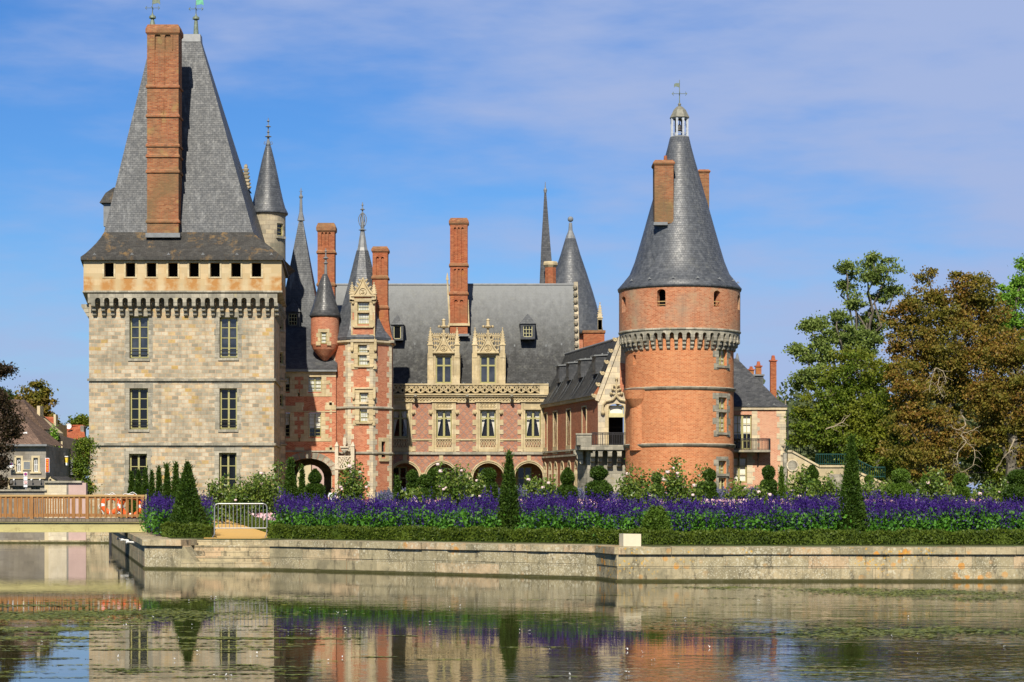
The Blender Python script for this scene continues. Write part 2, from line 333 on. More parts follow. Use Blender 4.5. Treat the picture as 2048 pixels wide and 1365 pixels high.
M['leaded'] = g.done(g.mix(f_, g.ramp(c_, [(0, (0.46, 0.48, 0.44)), (1, (0.62, 0.62, 0.56))]), (0.26, 0.25, 0.14)), 0.12, 0.6)
g = G('clear_glass'); tr = g.N.new('ShaderNodeBsdfTransparent'); gl = g.N.new('ShaderNodeBsdfGlossy'); gl.inputs['Roughness'].default_value = 0.04; ms = g.N.new('ShaderNodeMixShader'); ms.inputs[0].default_value = 0.05
g.L.new(tr.outputs[0], ms.inputs[1]); g.L.new(gl.outputs[0], ms.inputs[2]); g.L.new(ms.outputs[0], g.out.inputs[0]); M['clear'] = g.m
# pink facade brick with the lattice of dark headers
g = G('lattice_brick'); uv = g.coord('UV'); c_, f_ = g.brick(uv, 0.22, 0.075, 0.008, 0.2)
c = g.ramp(c_, [(0.0, (0.29, 0.092, 0.048)), (0.6, (0.39, 0.140, 0.078)), (1.0, (0.45, 0.21, 0.13))]); c = g.mix(f_, c, (0.46, 0.33, 0.24))
s_ = g.sep(uv)
def tri(v, p):
    return g.math('ABSOLUTE', g.math('SUBTRACT', g.math('FRACT', g.math('DIVIDE', v, p)), 0.5))
d1 = tri(g.math('ADD', s_[0], g.math('MULTIPLY', s_[1], 0.95)), 0.56); d2 = tri(g.math('SUBTRACT', s_[0], g.math('MULTIPLY', s_[1], 0.95)), 0.56)
lat = g.math('LESS_THAN', g.math('MINIMUM', d1, d2), 0.085)
c = g.mix(g.math('MULTIPLY', lat, 0.72), c, (0.20, 0.165, 0.155)); big = g.noise(g.coord('pos'), 0.7, 5); c = g.mix(g.math('MULTIPLY', g.rng(big, 0.4, 0.7), 0.3), c, (0.38, 0.24, 0.17)); M['lattice'] = g.done(c, 0.85, 0.2)
# parapet of the square tower: ochre stone with rusty stains under each opening
g = G('ochre_parapet_stone'); uv = g.coord('UV'); c_, f_ = g.brick(uv, 0.95, 0.42, 0.006, 0.2); pos = g.coord('pos'); s_ = g.sep(pos)
c = g.ramp(c_, [(0.0, (0.47, 0.365, 0.21)), (1.0, (0.57, 0.455, 0.28))]); c = g.mix(g.math('MULTIPLY', f_, 0.6), c, (0.40, 0.30, 0.17))
n = g.noise(pos, 0.55, 7, 0.7); c = g.mix(g.math('MULTIPLY', g.rng(n, 0.45, 0.7), 0.45), c, (0.55, 0.33, 0.11))
n = g.noise(g.coord('pos', (1.5, 1.5, 0.5), loc=(2, 2, 2)), 1.1, 6, 0.7); c = g.mix(g.math('MULTIPLY', g.rng(n, 0.52, 0.7), 0.35), c, (0.36, 0.33, 0.22))
per = g.math('ABSOLUTE', g.math('SUBTRACT', g.math('FRACT', g.math('DIVIDE', g.math('SUBTRACT', s_[0], -28.75 - 0.755), 1.51)), 0.5))
st = g.math('MULTIPLY', g.rng(per, 0.20, 0.42, 1.0, 0.0), g.math('MULTIPLY', g.rng(s_[2], 16.4, 17.0), g.rng(s_[2], 17.7, 17.9, 1.0, 0.0)))
c = g.mix(g.math('MULTIPLY', st, g.rng(g.noise(pos, 2.4, 5), 0.3, 0.55)), c, (0.42, 0.21, 0.07)); M['parapet'] = g.done(c, 0.9, 0.15, g.bump(n, 0.3, 0.02))
# quay wall: limestone with lichen discs, black algae streaks and a wet green foot
def quay(name, warm):
    g = G(name); uv = g.coord('UV'); c_, f_ = g.brick(uv, 1.15, 0.36, 0.010, 0.3, 0.43); pos = g.coord('pos'); s_ = g.sep(pos)
    c = g.ramp(c_, [(0.0, (0.30, 0.26, 0.16)), (0.4, (0.42, 0.36, 0.22)), (0.75, (0.50, 0.41, 0.25)), (1.0, (0.54, 0.38, 0.23))]); c = g.mix(g.math('MULTIPLY', f_, 0.65), c, (0.22, 0.19, 0.13))
    n = g.noise(pos, 1.5, 9, 0.72); c = g.mix(g.math('MULTIPLY', g.rng(n, 0.46, 0.62), 0.75), c, (0.19, 0.17, 0.11))
    n = g.noise(g.coord('pos', (1, 1, 0.35), loc=(5, 1, 0)), 3.2, 8, 0.75); c = g.mix(g.math('MULTIPLY', g.rng(n, 0.53, 0.64), 0.85), c, (0.10, 0.088, 0.06))
    def discs(sc, thr, col, am, dens, sd):
        nonlocal c
        v = g.N.new('ShaderNodeTexVoronoi'); vec = g.coord('pos', loc=(sd, sd, sd)); wob = g.N.new('ShaderNodeTexNoise'); g.L.new(vec, wob.inputs[0]); wob.inputs['Scale'].default_value = 7; wob.inputs['Detail'].default_value = 5
        g.L.new(g.mix(0.11, vec, wob.outputs['Color'], 'ADD'), v.inputs['Vector']); v.inputs['Scale'].default_value = sc
        reg = g.rng(g.noise(vec, 0.55, 3), dens, dens + 0.1); c = g.mix(g.math('MULTIPLY', g.math('MULTIPLY', g.rng(v.outputs['Distance'], thr, thr * 1.25, 1.0, 0.0), reg), am), c, col)
    discs(9, 0.30, (0.60, 0.56, 0.42), 0.7, 0.52, 1.3); discs(19, 0.30, (0.58, 0.54, 0.40), 0.7, 0.46, 7.3); discs(3.6, 0.30, (0.62, 0.27, 0.035), 0.85, warm, 3.1); discs(9, 0.25, (0.60, 0.36, 0.06), 0.8, warm, 11.0)
    w = g.math('ADD', s_[2], g.math('MULTIPLY', g.noise(pos, 2.5, 5), 0.05)); c = g.mix(g.rng(w, 0.075, 0.12, 0.95, 0.0), c, (0.06, 0.06, 0.018))
    n2 = g.noise(g.coord('pos', (3, 3, 0.4)), 1.4, 6); c = g.mix(g.math('MULTIPLY', g.rng(n2, 0.5, 0.7), 0.35), c, (0.17, 0.155, 0.095))
    return g.done(c, 0.88, 0.2, g.bump(n, 0.8, 0.05, g.bump(g.math('SUBTRACT', 1.0, f_), 0.5, 0.02)))
M['quay'] = quay('quay_wall_stone', 0.60); M['quay_lichen'] = quay('lichened_quay_stone', 0.50)
g = G('fresh_block_stone'); n = g.noise(g.coord('pos'), 9, 6); M['block'] = g.done(g.mix(n, (0.56, 0.50, 0.37), (0.70, 0.63, 0.47)), 0.9, 0.2)
# ground
g = G('ochre_gravel'); n = g.noise(g.coord('pos'), 30, 6, 0.8); m2 = g.noise(g.coord('pos'), 0.8, 4); c = g.mix(g.rng(n, 0.3, 0.7), (0.58, 0.34, 0.085), (0.78, 0.50, 0.18)); c = g.mix(g.math('MULTIPLY', g.rng(m2, 0.4, 0.7), 0.3), c, (0.50, 0.36, 0.18)); M['gravel'] = g.done(c, 0.95, 0.1, g.bump(n, 0.5, 0.02))
g = G('garden_soil'); n = g.noise(g.coord('pos'), 1.5, 8, 0.7); M['soil'] = g.done(g.mix(g.rng(n, 0.35, 0.65), (0.09, 0.075, 0.04), (0.07, 0.11, 0.03)), 0.95, 0.1, g.bump(n, 0.5, 0.05))
g = G('asphalt_street'); n = g.noise(g.coord('pos'), 9, 6, 0.7); M['street'] = g.done(g.mix(n, (0.06, 0.058, 0.055), (0.12, 0.115, 0.105)), 0.9, 0.2)
# water
g = G('canal_water'); pos = g.coord('pos', (1, 1, 1)); 
w1 = g.noise(g.coord('pos', (0.8, 1.6, 1), (0, 0, -0.12)), 1.3, 2, 0.45); w2 = g.noise(g.coord('pos', (0.8, 1.9, 1), (0, 0, 0.22)), 3.6, 2, 0.5); w3 = g.noise(g.coord('pos', (0.25, 0.6, 1)), 0.9, 2)
mask = g.rng(g.noise(g.coord('pos', (0.09, 0.13, 1), loc=(3, 1, 0)), 1.0, 4), 0.42, 0.62, 0.12, 1.0)
sx_ = g.sep(pos); right = g.rng(g.math('ADD', sx_[0], g.math('MULTIPLY', sx_[1], -0.22)), -8.5, -2.5, 0.0, 1.0); mid = g.rng(sx_[0], -5.0, -1.0, 0.05, 0.22)
mk = g.math('MULTIPLY', g.math('MAXIMUM', g.math('MAXIMUM', right, mid), g.math('ADD', g.rng(sx_[1], 69.0, 82.0, 0.0, 0.35), g.rng(sx_[1], 47.0, 56.0, 0.0, 0.16))), mask); h = g.math('MULTIPLY', g.math('ADD', g.math('MULTIPLY', w1, 0.55), g.math('MULTIPLY', w2, 0.45)), g.math('ADD', g.math('MULTIPLY', mk, 4.2), 0.11))
b = g.bump(g.math('ADD', h, g.math('MULTIPLY', w3, 0.10)), 1.0, 0.0050)
murk = g.noise(g.coord('pos', (0.25, 0.5, 1)), 0.8, 6, 0.7)
M['water'] = g.done(g.mix(g.rng(murk, 0.35, 0.7), (0.020, 0.021, 0.008), (0.058, 0.054, 0.020)), 0.004, 0.5, b, IOR=1.33)
def leafmat(name, cols, rough=0.55, trans=0.3, clump=0.6, clumpcol=None, spec=0.25):
    g = G(name); geo = g.N.new('ShaderNodeNewGeometry'); c = g.ramp(geo.outputs['Random Per Island'], [(i / max(1, len(cols) - 1), x) for i, x in enumerate(cols)])
    n = g.noise(g.coord('pos'), clump, 4, 0.6)
    if clumpcol: c = g.mix(g.rng(n, 0.42, 0.62, 0.0, 0.85), c, clumpcol)
    else: c = g.mix(g.rng(n, 0.3, 0.7, 0.0, 0.5), c, tuple(x * 1.35 for x in cols[-1]))
    p = g.N.new('ShaderNodeBsdfPrincipled'); g.put(p.inputs['Base Color'], c); p.inputs['Roughness'].default_value = rough; p.inputs['Specular IOR Level'].default_value = spec
    t = g.N.new('ShaderNodeBsdfTranslucent'); g.put(t.inputs[0], g.mix(0.5, c, (0.20, 0.30, 0.02))); m = g.N.new('ShaderNodeMixShader'); m.inputs[0].default_value = trans
    g.L.new(p.outputs[0], m.inputs[1]); g.L.new(t.outputs[0], m.inputs[2]); g.L.new(m.outputs[0], g.out.inputs[0]); return g.m
M['yew'] = leafmat('yew_needles', [(0.011, 0.034, 0.004), (0.024, 0.060, 0.006), (0.060, 0.105, 0.010)], trans=0.12, clump=1.5)
M['yew_light'] = leafmat('light_green_yew_needles', [(0.04, 0.085, 0.008), (0.07, 0.13, 0.012), (0.10, 0.17, 0.02)], trans=0.15, clump=1.5)  # lighter green foliage colour for a few of the clipped shrubs
M['box'] = leafmat('box_hedge_leaves', [(0.015, 0.034, 0.004), (0.036, 0.068, 0.007), (0.115, 0.155, 0.015)], trans=0.2, clump=2.5)
M['rose'] = leafmat('rose_leaves', [(0.018, 0.058, 0.007), (0.04, 0.11, 0.011), (0.085, 0.17, 0.018), (0.21, 0.25, 0.045)], trans=0.25, clump=2.0, spec=0.45, rough=0.4)
M['salvia_leaf'] = leafmat('salvia_leaves', [(0.018, 0.075, 0.008), (0.045, 0.155, 0.012), (0.10, 0.265, 0.022)], trans=0.25, clump=1.0, spec=0.35)
M['salvia_flower'] = leafmat('violet_salvia_flowers', [(0.010, 0.004, 0.045), (0.026, 0.009, 0.110), (0.056, 0.021, 0.195)], trans=0.15, clump=1.5)
for mm in ('salvia_flower',):
    for nd in M[mm].node_tree.nodes:
        if nd.type == 'BSDF_TRANSLUCENT':
            for l in list(nd.inputs[0].links): M[mm].node_tree.links.remove(l)
            nd.inputs[0].default_value = (0.05, 0.015, 0.22, 1)
M['salvia_far'] = leafmat('distant_lilac_salvia', [(0.07, 0.05, 0.18), (0.12, 0.09, 0.26), (0.10, 0.14, 0.12)], trans=0.1, clump=1.5)
M['pink'] = leafmat('pink_bedding_flowers', [(0.62, 0.25, 0.30), (0.75, 0.45, 0.50), (0.85, 0.70, 0.68)], trans=0.0, clump=3.0, clumpcol=(0.75, 0.50, 0.50))
M['bloom'] = plain('pale_rose_petals', (0.80, 0.60, 0.58), 0.7, 0.2, 0.12, scale=14)
M['oak'] = leafmat('green_tree_leaves', [(0.06, 0.11, 0.010), (0.11, 0.17, 0.015), (0.19, 0.24, 0.025)], clump=0.35, clumpcol=(0.20, 0.21, 0.02))
M['pale_leaf'] = leafmat('grey_green_tree_leaves', [(0.08, 0.13, 0.025), (0.14, 0.20, 0.04), (0.22, 0.28, 0.07)], clump=0.4)
M['brown_leaf'] = leafmat('browning_chestnut_leaves', [(0.14, 0.062, 0.014), (0.23, 0.12, 0.022), (0.31, 0.20, 0.036), (0.18, 0.18, 0.026)], clump=0.4, clumpcol=(0.15, 0.155, 0.022), trans=0.25)
M['copper'] = leafmat('copper_beech_leaves', [(0.010, 0.010, 0.006), (0.026, 0.018, 0.010), (0.06, 0.036, 0.018)], trans=0.15, clump=0.8)
M['ivy'] = leafmat('ivy_leaves', [(0.03, 0.07, 0.01), (0.07, 0.14, 0.015), (0.16, 0.20, 0.02)], clump=1.2, trans=0.2)
M['bright'] = leafmat('bright_green_leaves', [(0.08, 0.20, 0.015), (0.13, 0.28, 0.025), (0.20, 0.36, 0.04)], clump=0.5)
M['hill_tree'] = leafmat('far_wood_leaves', [(0.06, 0.085, 0.035), (0.09, 0.115, 0.045), (0.13, 0.15, 0.06)], clump=0.25)
M['weed'] = leafmat('floating_weed', [(0.06, 0.085, 0.012), (0.11, 0.135, 0.02), (0.19, 0.20, 0.045)], clump=0.5, trans=0.0, rough=0.5)
M['bark'] = plain('grey_bark', (0.13, 0.115, 0.09), 0.95, 0.1, 0.35, scale=5)
M['bare'] = plain('pale_bare_branch', (0.34, 0.28, 0.19), 0.9, 0.1, 0.25, scale=5)
g = G('stained_railing_wood'); n = g.noise(g.coord('pos', (8, 8, 0.7)), 2.5, 6, 0.7); M['wood'] = g.done(g.mix(g.rng(n, 0.3, 0.7), (0.20, 0.09, 0.026), (0.40, 0.20, 0.07)), 0.6, 0.3)
g = G('weathered_rail_wood'); n = g.noise(g.coord('pos', (0.8, 8, 8)), 2.5, 6, 0.7); M['wood_pale'] = g.done(g.mix(g.rng(n, 0.3, 0.7), (0.36, 0.22, 0.08), (0.52, 0.36, 0.16)), 0.7, 0.3)
M['deck'] = plain('grey_deck_boards', (0.20, 0.165, 0.12), 0.9, 0.2, 0.3, scale=3)
g = G('cream_painted_steel'); n = g.noise(g.coord('pos', (1, 1, 2.5)), 1.4, 7, 0.7); M['steel'] = g.done(g.mix(g.rng(n, 0.5, 0.75), (0.46, 0.41, 0.18), (0.30, 0.25, 0.11)), 0.5, 0.4)
M['galv'] = plain('galvanised_steel', (0.36, 0.37, 0.37), 0.42, 0.5, 0.12, metal=0.6)
M['orange'] = plain('orange_life_ring', (0.78, 0.115, 0.015), 0.45, 0.4, 0.06)
M['white'] = plain('white_paint', (0.80, 0.80, 0.78), 0.5, 0.4, 0.04)
M['red'] = plain('red_paint', (0.60, 0.035, 0.015), 0.5, 0.4, 0.06)
M['blue'] = plain('blue_paint', (0.03, 0.06, 0.35), 0.5, 0.4, 0.06)
M['yellow'] = plain('yellow_paint', (0.80, 0.55, 0.05), 0.5, 0.4, 0.06)
M['teal'] = plain('dark_green_railing_paint', (0.012, 0.065, 0.055), 0.5, 0.4, 0.1)
def tiles(name, a, b, bw=0.22, bh=0.16):
    g = G(name); c_, f_ = g.brick(g.coord('UV'), bw, bh, 0.012, 0.3); c = g.mix(c_, a, b); c = g.mix(f_, c, tuple(x * 0.4 for x in a)); n = g.noise(g.coord('pos'), 0.9, 7, 0.7)
    c = g.mix(g.rng(n, 0.4, 0.7, 0, 0.6), c, tuple(x * 0.55 for x in a)); return g.done(c, 0.85, 0.2, g.bump(f_, -0.4, 0.02))
M['tile_brown'] = tiles('brown_roof_tiles', (0.13, 0.085, 0.06), (0.24, 0.16, 0.115)); M['tile_pink'] = tiles('pinkish_roof_tiles', (0.15, 0.10, 0.075), (0.25, 0.165, 0.12)); M['tile_red'] = tiles('red_roof_tiles', (0.34, 0.085, 0.04), (0.48, 0.16, 0.08), 0.5, 0.35)
M['drab'] = masonry('drab_house_stone', 0.5, 0.25, [(0, (0.16, 0.14, 0.11)), (1, (0.25, 0.22, 0.17))], (0.18, 0.16, 0.13), 0.01)
M['rubble'] = masonry('pale_rubble_stone', 0.35, 0.2, [(0, (0.50, 0.42, 0.28)), (1, (0.70, 0.60, 0.42))], (0.58, 0.5, 0.35), 0.02, jitter=0.2)
M['pinkwall'] = plain('pink_rendered_wall', (0.50, 0.36, 0.32), 0.9, 0.1, 0.1, scale=2)
M['dark_wood'] = plain('dark_timber', (0.05, 0.04, 0.032), 0.7, 0.3, 0.3)
M['grey_board'] = plain('grey_shop_board', (0.13, 0.12, 0.11), 0.7, 0.3, 0.12)
M['skin'] = plain('skin', (0.55, 0.30, 0.20), 0.6, 0.3, 0.06)
M['hair'] = plain('dark_hair', (0.035, 0.018, 0.010), 0.6, 0.3, 0.2)
M['shirt'] = plain('white_cotton_shirt', (0.75, 0.75, 0.78), 0.9, 0.1, 0.05)
M['trousers'] = plain('dark_trousers', (0.05, 0.055, 0.09), 0.9, 0.1, 0.1)
M['bag'] = plain('blue_rucksack', (0.08, 0.12, 0.30), 0.8, 0.2, 0.1)
# ------------------------------------------------------------------ building helpers
def window(F, u0, u1, v0, v1, parent, d=0.28, cols=2, rows=4, fr=0.07, mull=0.12, mf='paint', glass='glass', sill=None, transom=None, name='window', bar=0.035, label=None, curtains=False, blind=0.0, sillmat='grey_stone'):
    """frame, glazing bars, pane, sill of one window; d is how deep it sits in the wall"""
    m = MB(); t = 0.07
    m.fbox(F, u0, u0 + fr, v0, v1, d - t, d); m.fbox(F, u1 - fr, u1, v0, v1, d - t, d)
    m.fbox(F, u0 + fr, u1 - fr, v1 - fr, v1, d - t, d); m.fbox(F, u0 + fr, u1 - fr, v0, v0 + fr * 1.3, d - t, d)
    um = (u0 + u1) / 2
    if cols % 2 == 0: m.fbox(F, um - mull / 2, um + mull / 2, v0 + fr * 1.3, v1 - fr, d - t - 0.02, d)
    segs = [(u0 + fr, um - mull / 2), (um + mull / 2, u1 - fr)] if cols % 2 == 0 else [(u0 + fr, u1 - fr)]
    per = cols // 2 if cols % 2 == 0 else cols
    for a, b in segs:
        for i in range(1, per):
            x = a + (b - a) * i / per; m.fbox(F, x - bar / 2, x + bar / 2, v0 + fr * 1.3, v1 - fr, d - t + 0.012, d - 0.01)
        vt = v1
        if transom is not None: m.fbox(F, a, b, transom - 0.06, transom + 0.06, d - t - 0.01, d - 0.003)
        for j in range(1, rows):
            y = v0 + (v1 - v0) * j / rows; m.fbox(F, a, b, y - bar / 2, y + bar / 2, d - t + 0.02, d - 0.006)
    w = m.build(name, M[mf], parent)
    if label: w['label'] = label
    p = MB(); p.add([F(u0, v0, d + 0.01), F(u1, v0, d + 0.01), F(u1, v1, d + 0.01), F(u0, v1, d + 0.01)], [[0, 1, 2, 3]]); p.build('pane', M[glass], w)
    if curtains or blind:
        q = MB(); q.fbox(F, u0, u1, v0, v1, d + 0.55, d + 0.6); q.build('dark_room', M['opening'], w)
    if curtains:
        for sgn in (-1, 1):
            q = MB(); n = 10; top = v1; H = v1 - v0
            pts = []
            for k in range(n + 1):
                s = k / n; v = v1 - H * s
                outer = (u1 if sgn > 0 else u0); reach = (u1 - u0) * 0.5 * (1.0 if s < 0.05 else max(0.1, 0.98 - s * 0.86 - 0.10 * math.sin(s * math.pi)))
                row = []
                for c in range(7):
                    row.append(F(outer - sgn * reach * c / 6, v, d + 0.16 + 0.035 * (c % 2)))
                pts.append(row)
            fs = [[k * 7 + c, k * 7 + c + 1, (k + 1) * 7 + c + 1, (k + 1) * 7 + c] for k in range(n) for c in range(6)]
            q.add([p_ for r in pts for p_ in r], fs); q.build('curtain', M['curtain'], w)
    if blind:
        q = MB(); q.fbox(F, u0 + 0.02, u1 - 0.02, v1 - (v1 - v0) * blind, v1, d + 0.10, d + 0.12); q.build('blind', M['blind'], w)
    if sill:
        s = MB(); s.fbox(F, u0 - 0.12, u1 + 0.12, v0 - 0.18, v0 - 0.002, -sill, d); s.build('sill', M[sillmat], w)
    return w
def quoins(m, F, u, v0, v1, side, h=0.4, a=0.28, b=0.52, d=-0.02, phase=0, back=0.05):
    """toothed corner stones; side -1: stones run to the left of u, +1: to the right, 0: both"""
    k = phase; v = v0
    while v < v1 - 0.05:
        w = a if k % 2 else b; t = min(v + h - 0.015, v1)
        ww = w * random.uniform(0.88, 1.12)
        l = u - (ww if side <= 0 else 0); r = u + (ww if side >= 0 else 0)
        m.fbox(F, l, r, v, t, d, back); v += h; k += 1
def stringc(name, F, u0, u1, v, parent, mat='grey_stone', out=0.14, h=0.16, step=None):
    m = MB(); n = 1 if not step else max(1, int((u1 - u0) / step))
    for i in range(n):
        a = u0 + (u1 - u0) * i / n; b = u0 + (u1 - u0) * (i + 1) / n
        m.fprism(F, [(a, v - h / 2), (b, v - h / 2), (b, v + h / 2), (a, v + h / 2)], -out, 0.03)
    return m.build(name, M[mat], parent)
def corbel_mesh(F, u, v1, reach, w, tiers=3, h=0.3):
    m = MB()
    for k in range(tiers):
        out = reach * (k + 1) / tiers; top = v1 - (tiers - 1 - k) * h
        poly_n = 5; pts = []
        for i in range(poly_n + 1):
            a = math.pi / 2 * i / poly_n; pts.append((-(out - 0.42 * h + 0.42 * h * math.cos(a)) if i < poly_n + 1 else 0, top - h * 0.55 - h * 0.40 * math.sin(a)))
        prof = [(0.05, top - 0.01), (-out, top - 0.01), (-out, top - h * 0.55)] + pts[1:] + [(0.05, top - h * 0.95)]
        P = [F(u - w / 2, z, d) for d, z in prof] + [F(u + w / 2, z, d) for d, z in prof]; n = len(prof)
        m.add(P, [list(range(n)), list(range(2 * n - 1, n - 1, -1))] + [[i, n + i, n + (i + 1) % n, (i + 1) % n] for i in range(n)])
    return m
def chimney(name, parent, px0, px1, ybot, bands, D, depth, mat='chimney_brick', slots=(), cap=0.55, dd=0, top=None):
    """brick stack: bands = band rows (photo y) where a moulding runs round, slots = list of (y_top, y_bottom, count)"""
    x0, x1 = PX(px0, D), PX(px1, D); y1 = top; zt = PZ(y1, D); zb = PZ(ybot, D); F = Front(D)
    holes = []
    for (a, b, n) in slots:
        w = (x1 - x0) * 0.64 / n; gap = (x1 - x0) * 0.64 / n
        for i in range(n):
            c = (x0 + x1) / 2 + (i - (n - 1) / 2) * gap
            holes.append((c - w * 0.30, c + w * 0.30, PZ(b, D), PZ(a, D), w * 0.30))
    m = MB(); m.wall(F, x0, x1, zb, zt - cap, holes, 0.12)
    m.add([F(x0, zb, 0.121), F(x1, zb, 0.121), F(x1, zt - cap, 0.121), F(x0, zt - cap, 0.121)], [[0, 1, 2, 3]])
    m.quad(F(x1, zb, 0), F(x1, zb, depth), F(x1, zt - cap, depth), F(x1, zt - cap, 0)); m.quad(F(x0, zb, depth), F(x0, zb, 0), F(x0, zt - cap, 0), F(x0, zt - cap, depth)); m.quad(F(x1, zb, depth), F(x0, zb, depth), F(x0, zt - cap, depth), F(x1, zt - cap, depth))
    o = m.build(name, M[mat], parent)
    c = MB(); e = 0.10
    c.hexa([F(x0, zt - cap, 0), F(x1, zt - cap, 0), F(x1, zt - cap, depth), F(x0, zt - cap, depth), F(x0 - e, zt - cap + 0.14, -e), F(x1 + e, zt - cap + 0.14, -e), F(x1 + e, zt - cap + 0.14, depth + e), F(x0 - e, zt - cap + 0.14, depth + e)])
    c.fbox(F, x0 - e, x1 + e, zt - cap + 0.14, zt - cap * 0.45, -e, depth + e)
    c.hexa([F(x0 - e, zt - cap * 0.45, -e), F(x1 + e, zt - cap * 0.45, -e), F(x1 + e, zt - cap * 0.45, depth + e), F(x0 - e, zt - cap * 0.45, depth + e), F(x0 + e * .4, zt, e * .4), F(x1 - e * .4, zt, e * .4), F(x1 - e * .4, zt, depth - e * .4), F(x0 + e * .4, zt, depth - e * .4)])
    c.build('cap', M['old_brick'], o)
    for y in bands:
        z = PZ(y, D); b = MB(); q = 0.09
        b.fbox(F, x0 - q, x1 + q, z - 0.07, z + 0.05, -q, depth + q)
        b.hexa([F(x0 - q, z + 0.05, -q), F(x1 + q, z + 0.05, -q), F(x1 + q, z + 0.05, depth + q), F(x0 - q, z + 0.05, depth + q), F(x0, z + 0.2, 0), F(x1, z + 0.2, 0), F(x1, z + 0.2, depth), F(x0, z + 0.2, depth)])
        b.build('band', M['old_brick'], o)
    return o
def finial(name, parent, px, D, yb, yt, knobs, mat='lead', r=0.05):
    """turned metal finial: knobs = [(photo y, radius)]"""
    x = PX(px, D); m = MB(); m.lathe(x, D, [(r * 1.5, PZ(yb, D)), (r, PZ(yb, D) + (PZ(yt, D) - PZ(yb, D)) * .5), (r * .35, PZ(yt, D))], 8)
    for y, k in knobs:
        z = PZ(y, D); m.lathe(x, D, [(r, z - k * .5), (k, z - k * .08), (k, z + k * .08), (r * .8, z + k * .6)], 8)
    return m.build(name, M[mat], parent)
def vane(name, parent, px, D, yb, yt, flagmat, size=0.7, flip=1):
    x = PX(px, D); m = MB(); zb, zt = PZ(yb, D), PZ(yt, D); m.lathe(x, D, [(0.035, zb), (0.02, zt)], 6)
    zc = zb + (zt - zb) * 0.42
    m.tube((x - 0.5, D, zc), (x + 0.5, D, zc), 0.02, n=4); m.tube((x, D - 0.5, zc), (x, D + 0.5, zc), 0.02, n=4)
    for s in (-1, 1):
        m.tube((x + s * 0.5, D, zc), (x + s * 0.42, D, zc + 0.14), 0.02, n=4); m.tube((x + s * 0.5, D, zc), (x + s * 0.42, D, zc - 0.14), 0.02, n=4); m.ball((x + s * .5, D, zc), 0.05, 6)
    o = m.build(name, M['vane'], parent)
    f = MB(); zf = zb + (zt - zb) * 0.68; F = Front(D - 0.02)
    pts = [(x + .03, zf), (x + size * .55, zf + .08), (x + size * .8, zf - .02), (x + size * .75, zf + size * .5), (x + size * .5, zf + size * .62), (x + .03, zf + size * .6)]
    if flip < 0: pts = [(2 * x - a, b) for a, b in pts][::-1]
    f.fprism(F, pts, -0.02, 0.02); f.build('flag', M[flagmat], o)
    return o
def snow_hook(m, x, y, z):
    m.box(x - 0.11, x + 0.11, y - 0.09, y - 0.03, z, z + 0.05); m.box(x - 0.03, x + 0.03, y - 0.09, y - 0.03, z + .05, z + 0.13)

# ================================================================== SQUARE TOWER
D0 = 150.0; F0 = Front(D0); s0 = K / D0
T = thing('square_tower', (PX(363, D0), 154, GZ), 'tall square stone keep with steep slate roof, machicolations and a huge brick chimney', 'tower')
xl, xr = PX(178, D0), PX(548, D0)
holes = []; wins = []
for (a, b, y0, y1) in ((259, 297, 633, 718), (439, 475, 635, 717), (259, 296, 777, 860), (439, 474, 777, 860), (258, 294, 908, 985), (438, 473, 906, 985)):
    h = (PX(a, D0), PX(b, D0), PZ(y1, D0), PZ(y0, D0)); holes.append(h); wins.append(h)
m = MB(); zt = PZ(592, D0)
XBL, XBR, DB = PX(178, D0) - 1.6, xr - .75, 161.0; FR_ = Flat(xr, D0, XBR - xr, DB - D0)
m.wall(F0, xl, xr, GZ - 1.2, zt, holes, 0.42)
m.quad((xr, D0, GZ - 1.2), (XBR, DB, GZ - 1.2), (XBR, DB, zt), (xr, D0, zt)); m.quad((XBL, DB, GZ - 1.2), (xl, D0, GZ - 1.2), (xl, D0, zt), (XBL, DB, zt)); m.quad((XBR, DB, GZ - 1.2), (XBL, DB, GZ - 1.2), (XBL, DB, zt), (XBR, DB, zt))
m.build('wall', M['ashlar'], T)
for k, h in enumerate(wins):
    window(F0, h[0] + .02, h[1] - .02, h[2] + .02, h[3] - .0, T, d=0.38, cols=2, rows=4 if k < 4 else 3, fr=0.10, mull=0.13, bar=0.055, sill=0.08, glass='glass' if k < 2 else 'glass_dark')
    if k < 4:   # iron safety bars across the foot of each window
        q = MB()
        for z in (0.28, 0.55): q.tube(F0(h[0], h[2] + z, 0.08), F0(h[1], h[2] + z, 0.08), 0.022, n=4)
        q.build('window_bar', M['iron'], T)
for yy in (760, 889):
    c = stringc('string_course', F0, xl - .1, xr + .12, PZ(yy, D0), T, out=0.16, h=0.17)
    q = MB(); z = PZ(yy, D0); q.fbox(FR_, -.05, 10.9, z - .085, z + .085, -.14, .02); q.build('side_string_course', M['grey_stone'], T)
# dressed stones round the openings
for h in wins:
    q = MB()
    for u, sd_ in ((h[0] - .004, -1), (h[1] + .004, 1)):
        quoins(q, F0, u, h[2], h[3], sd_, h=0.42, a=0.30, b=0.34, d=-0.012)
    q.fbox(F0, h[0] - .36, h[1] + .36, h[3] + .004, h[3] + .38, -0.012, .05)
    q.build('window_surround', M['grey_stone'], T)
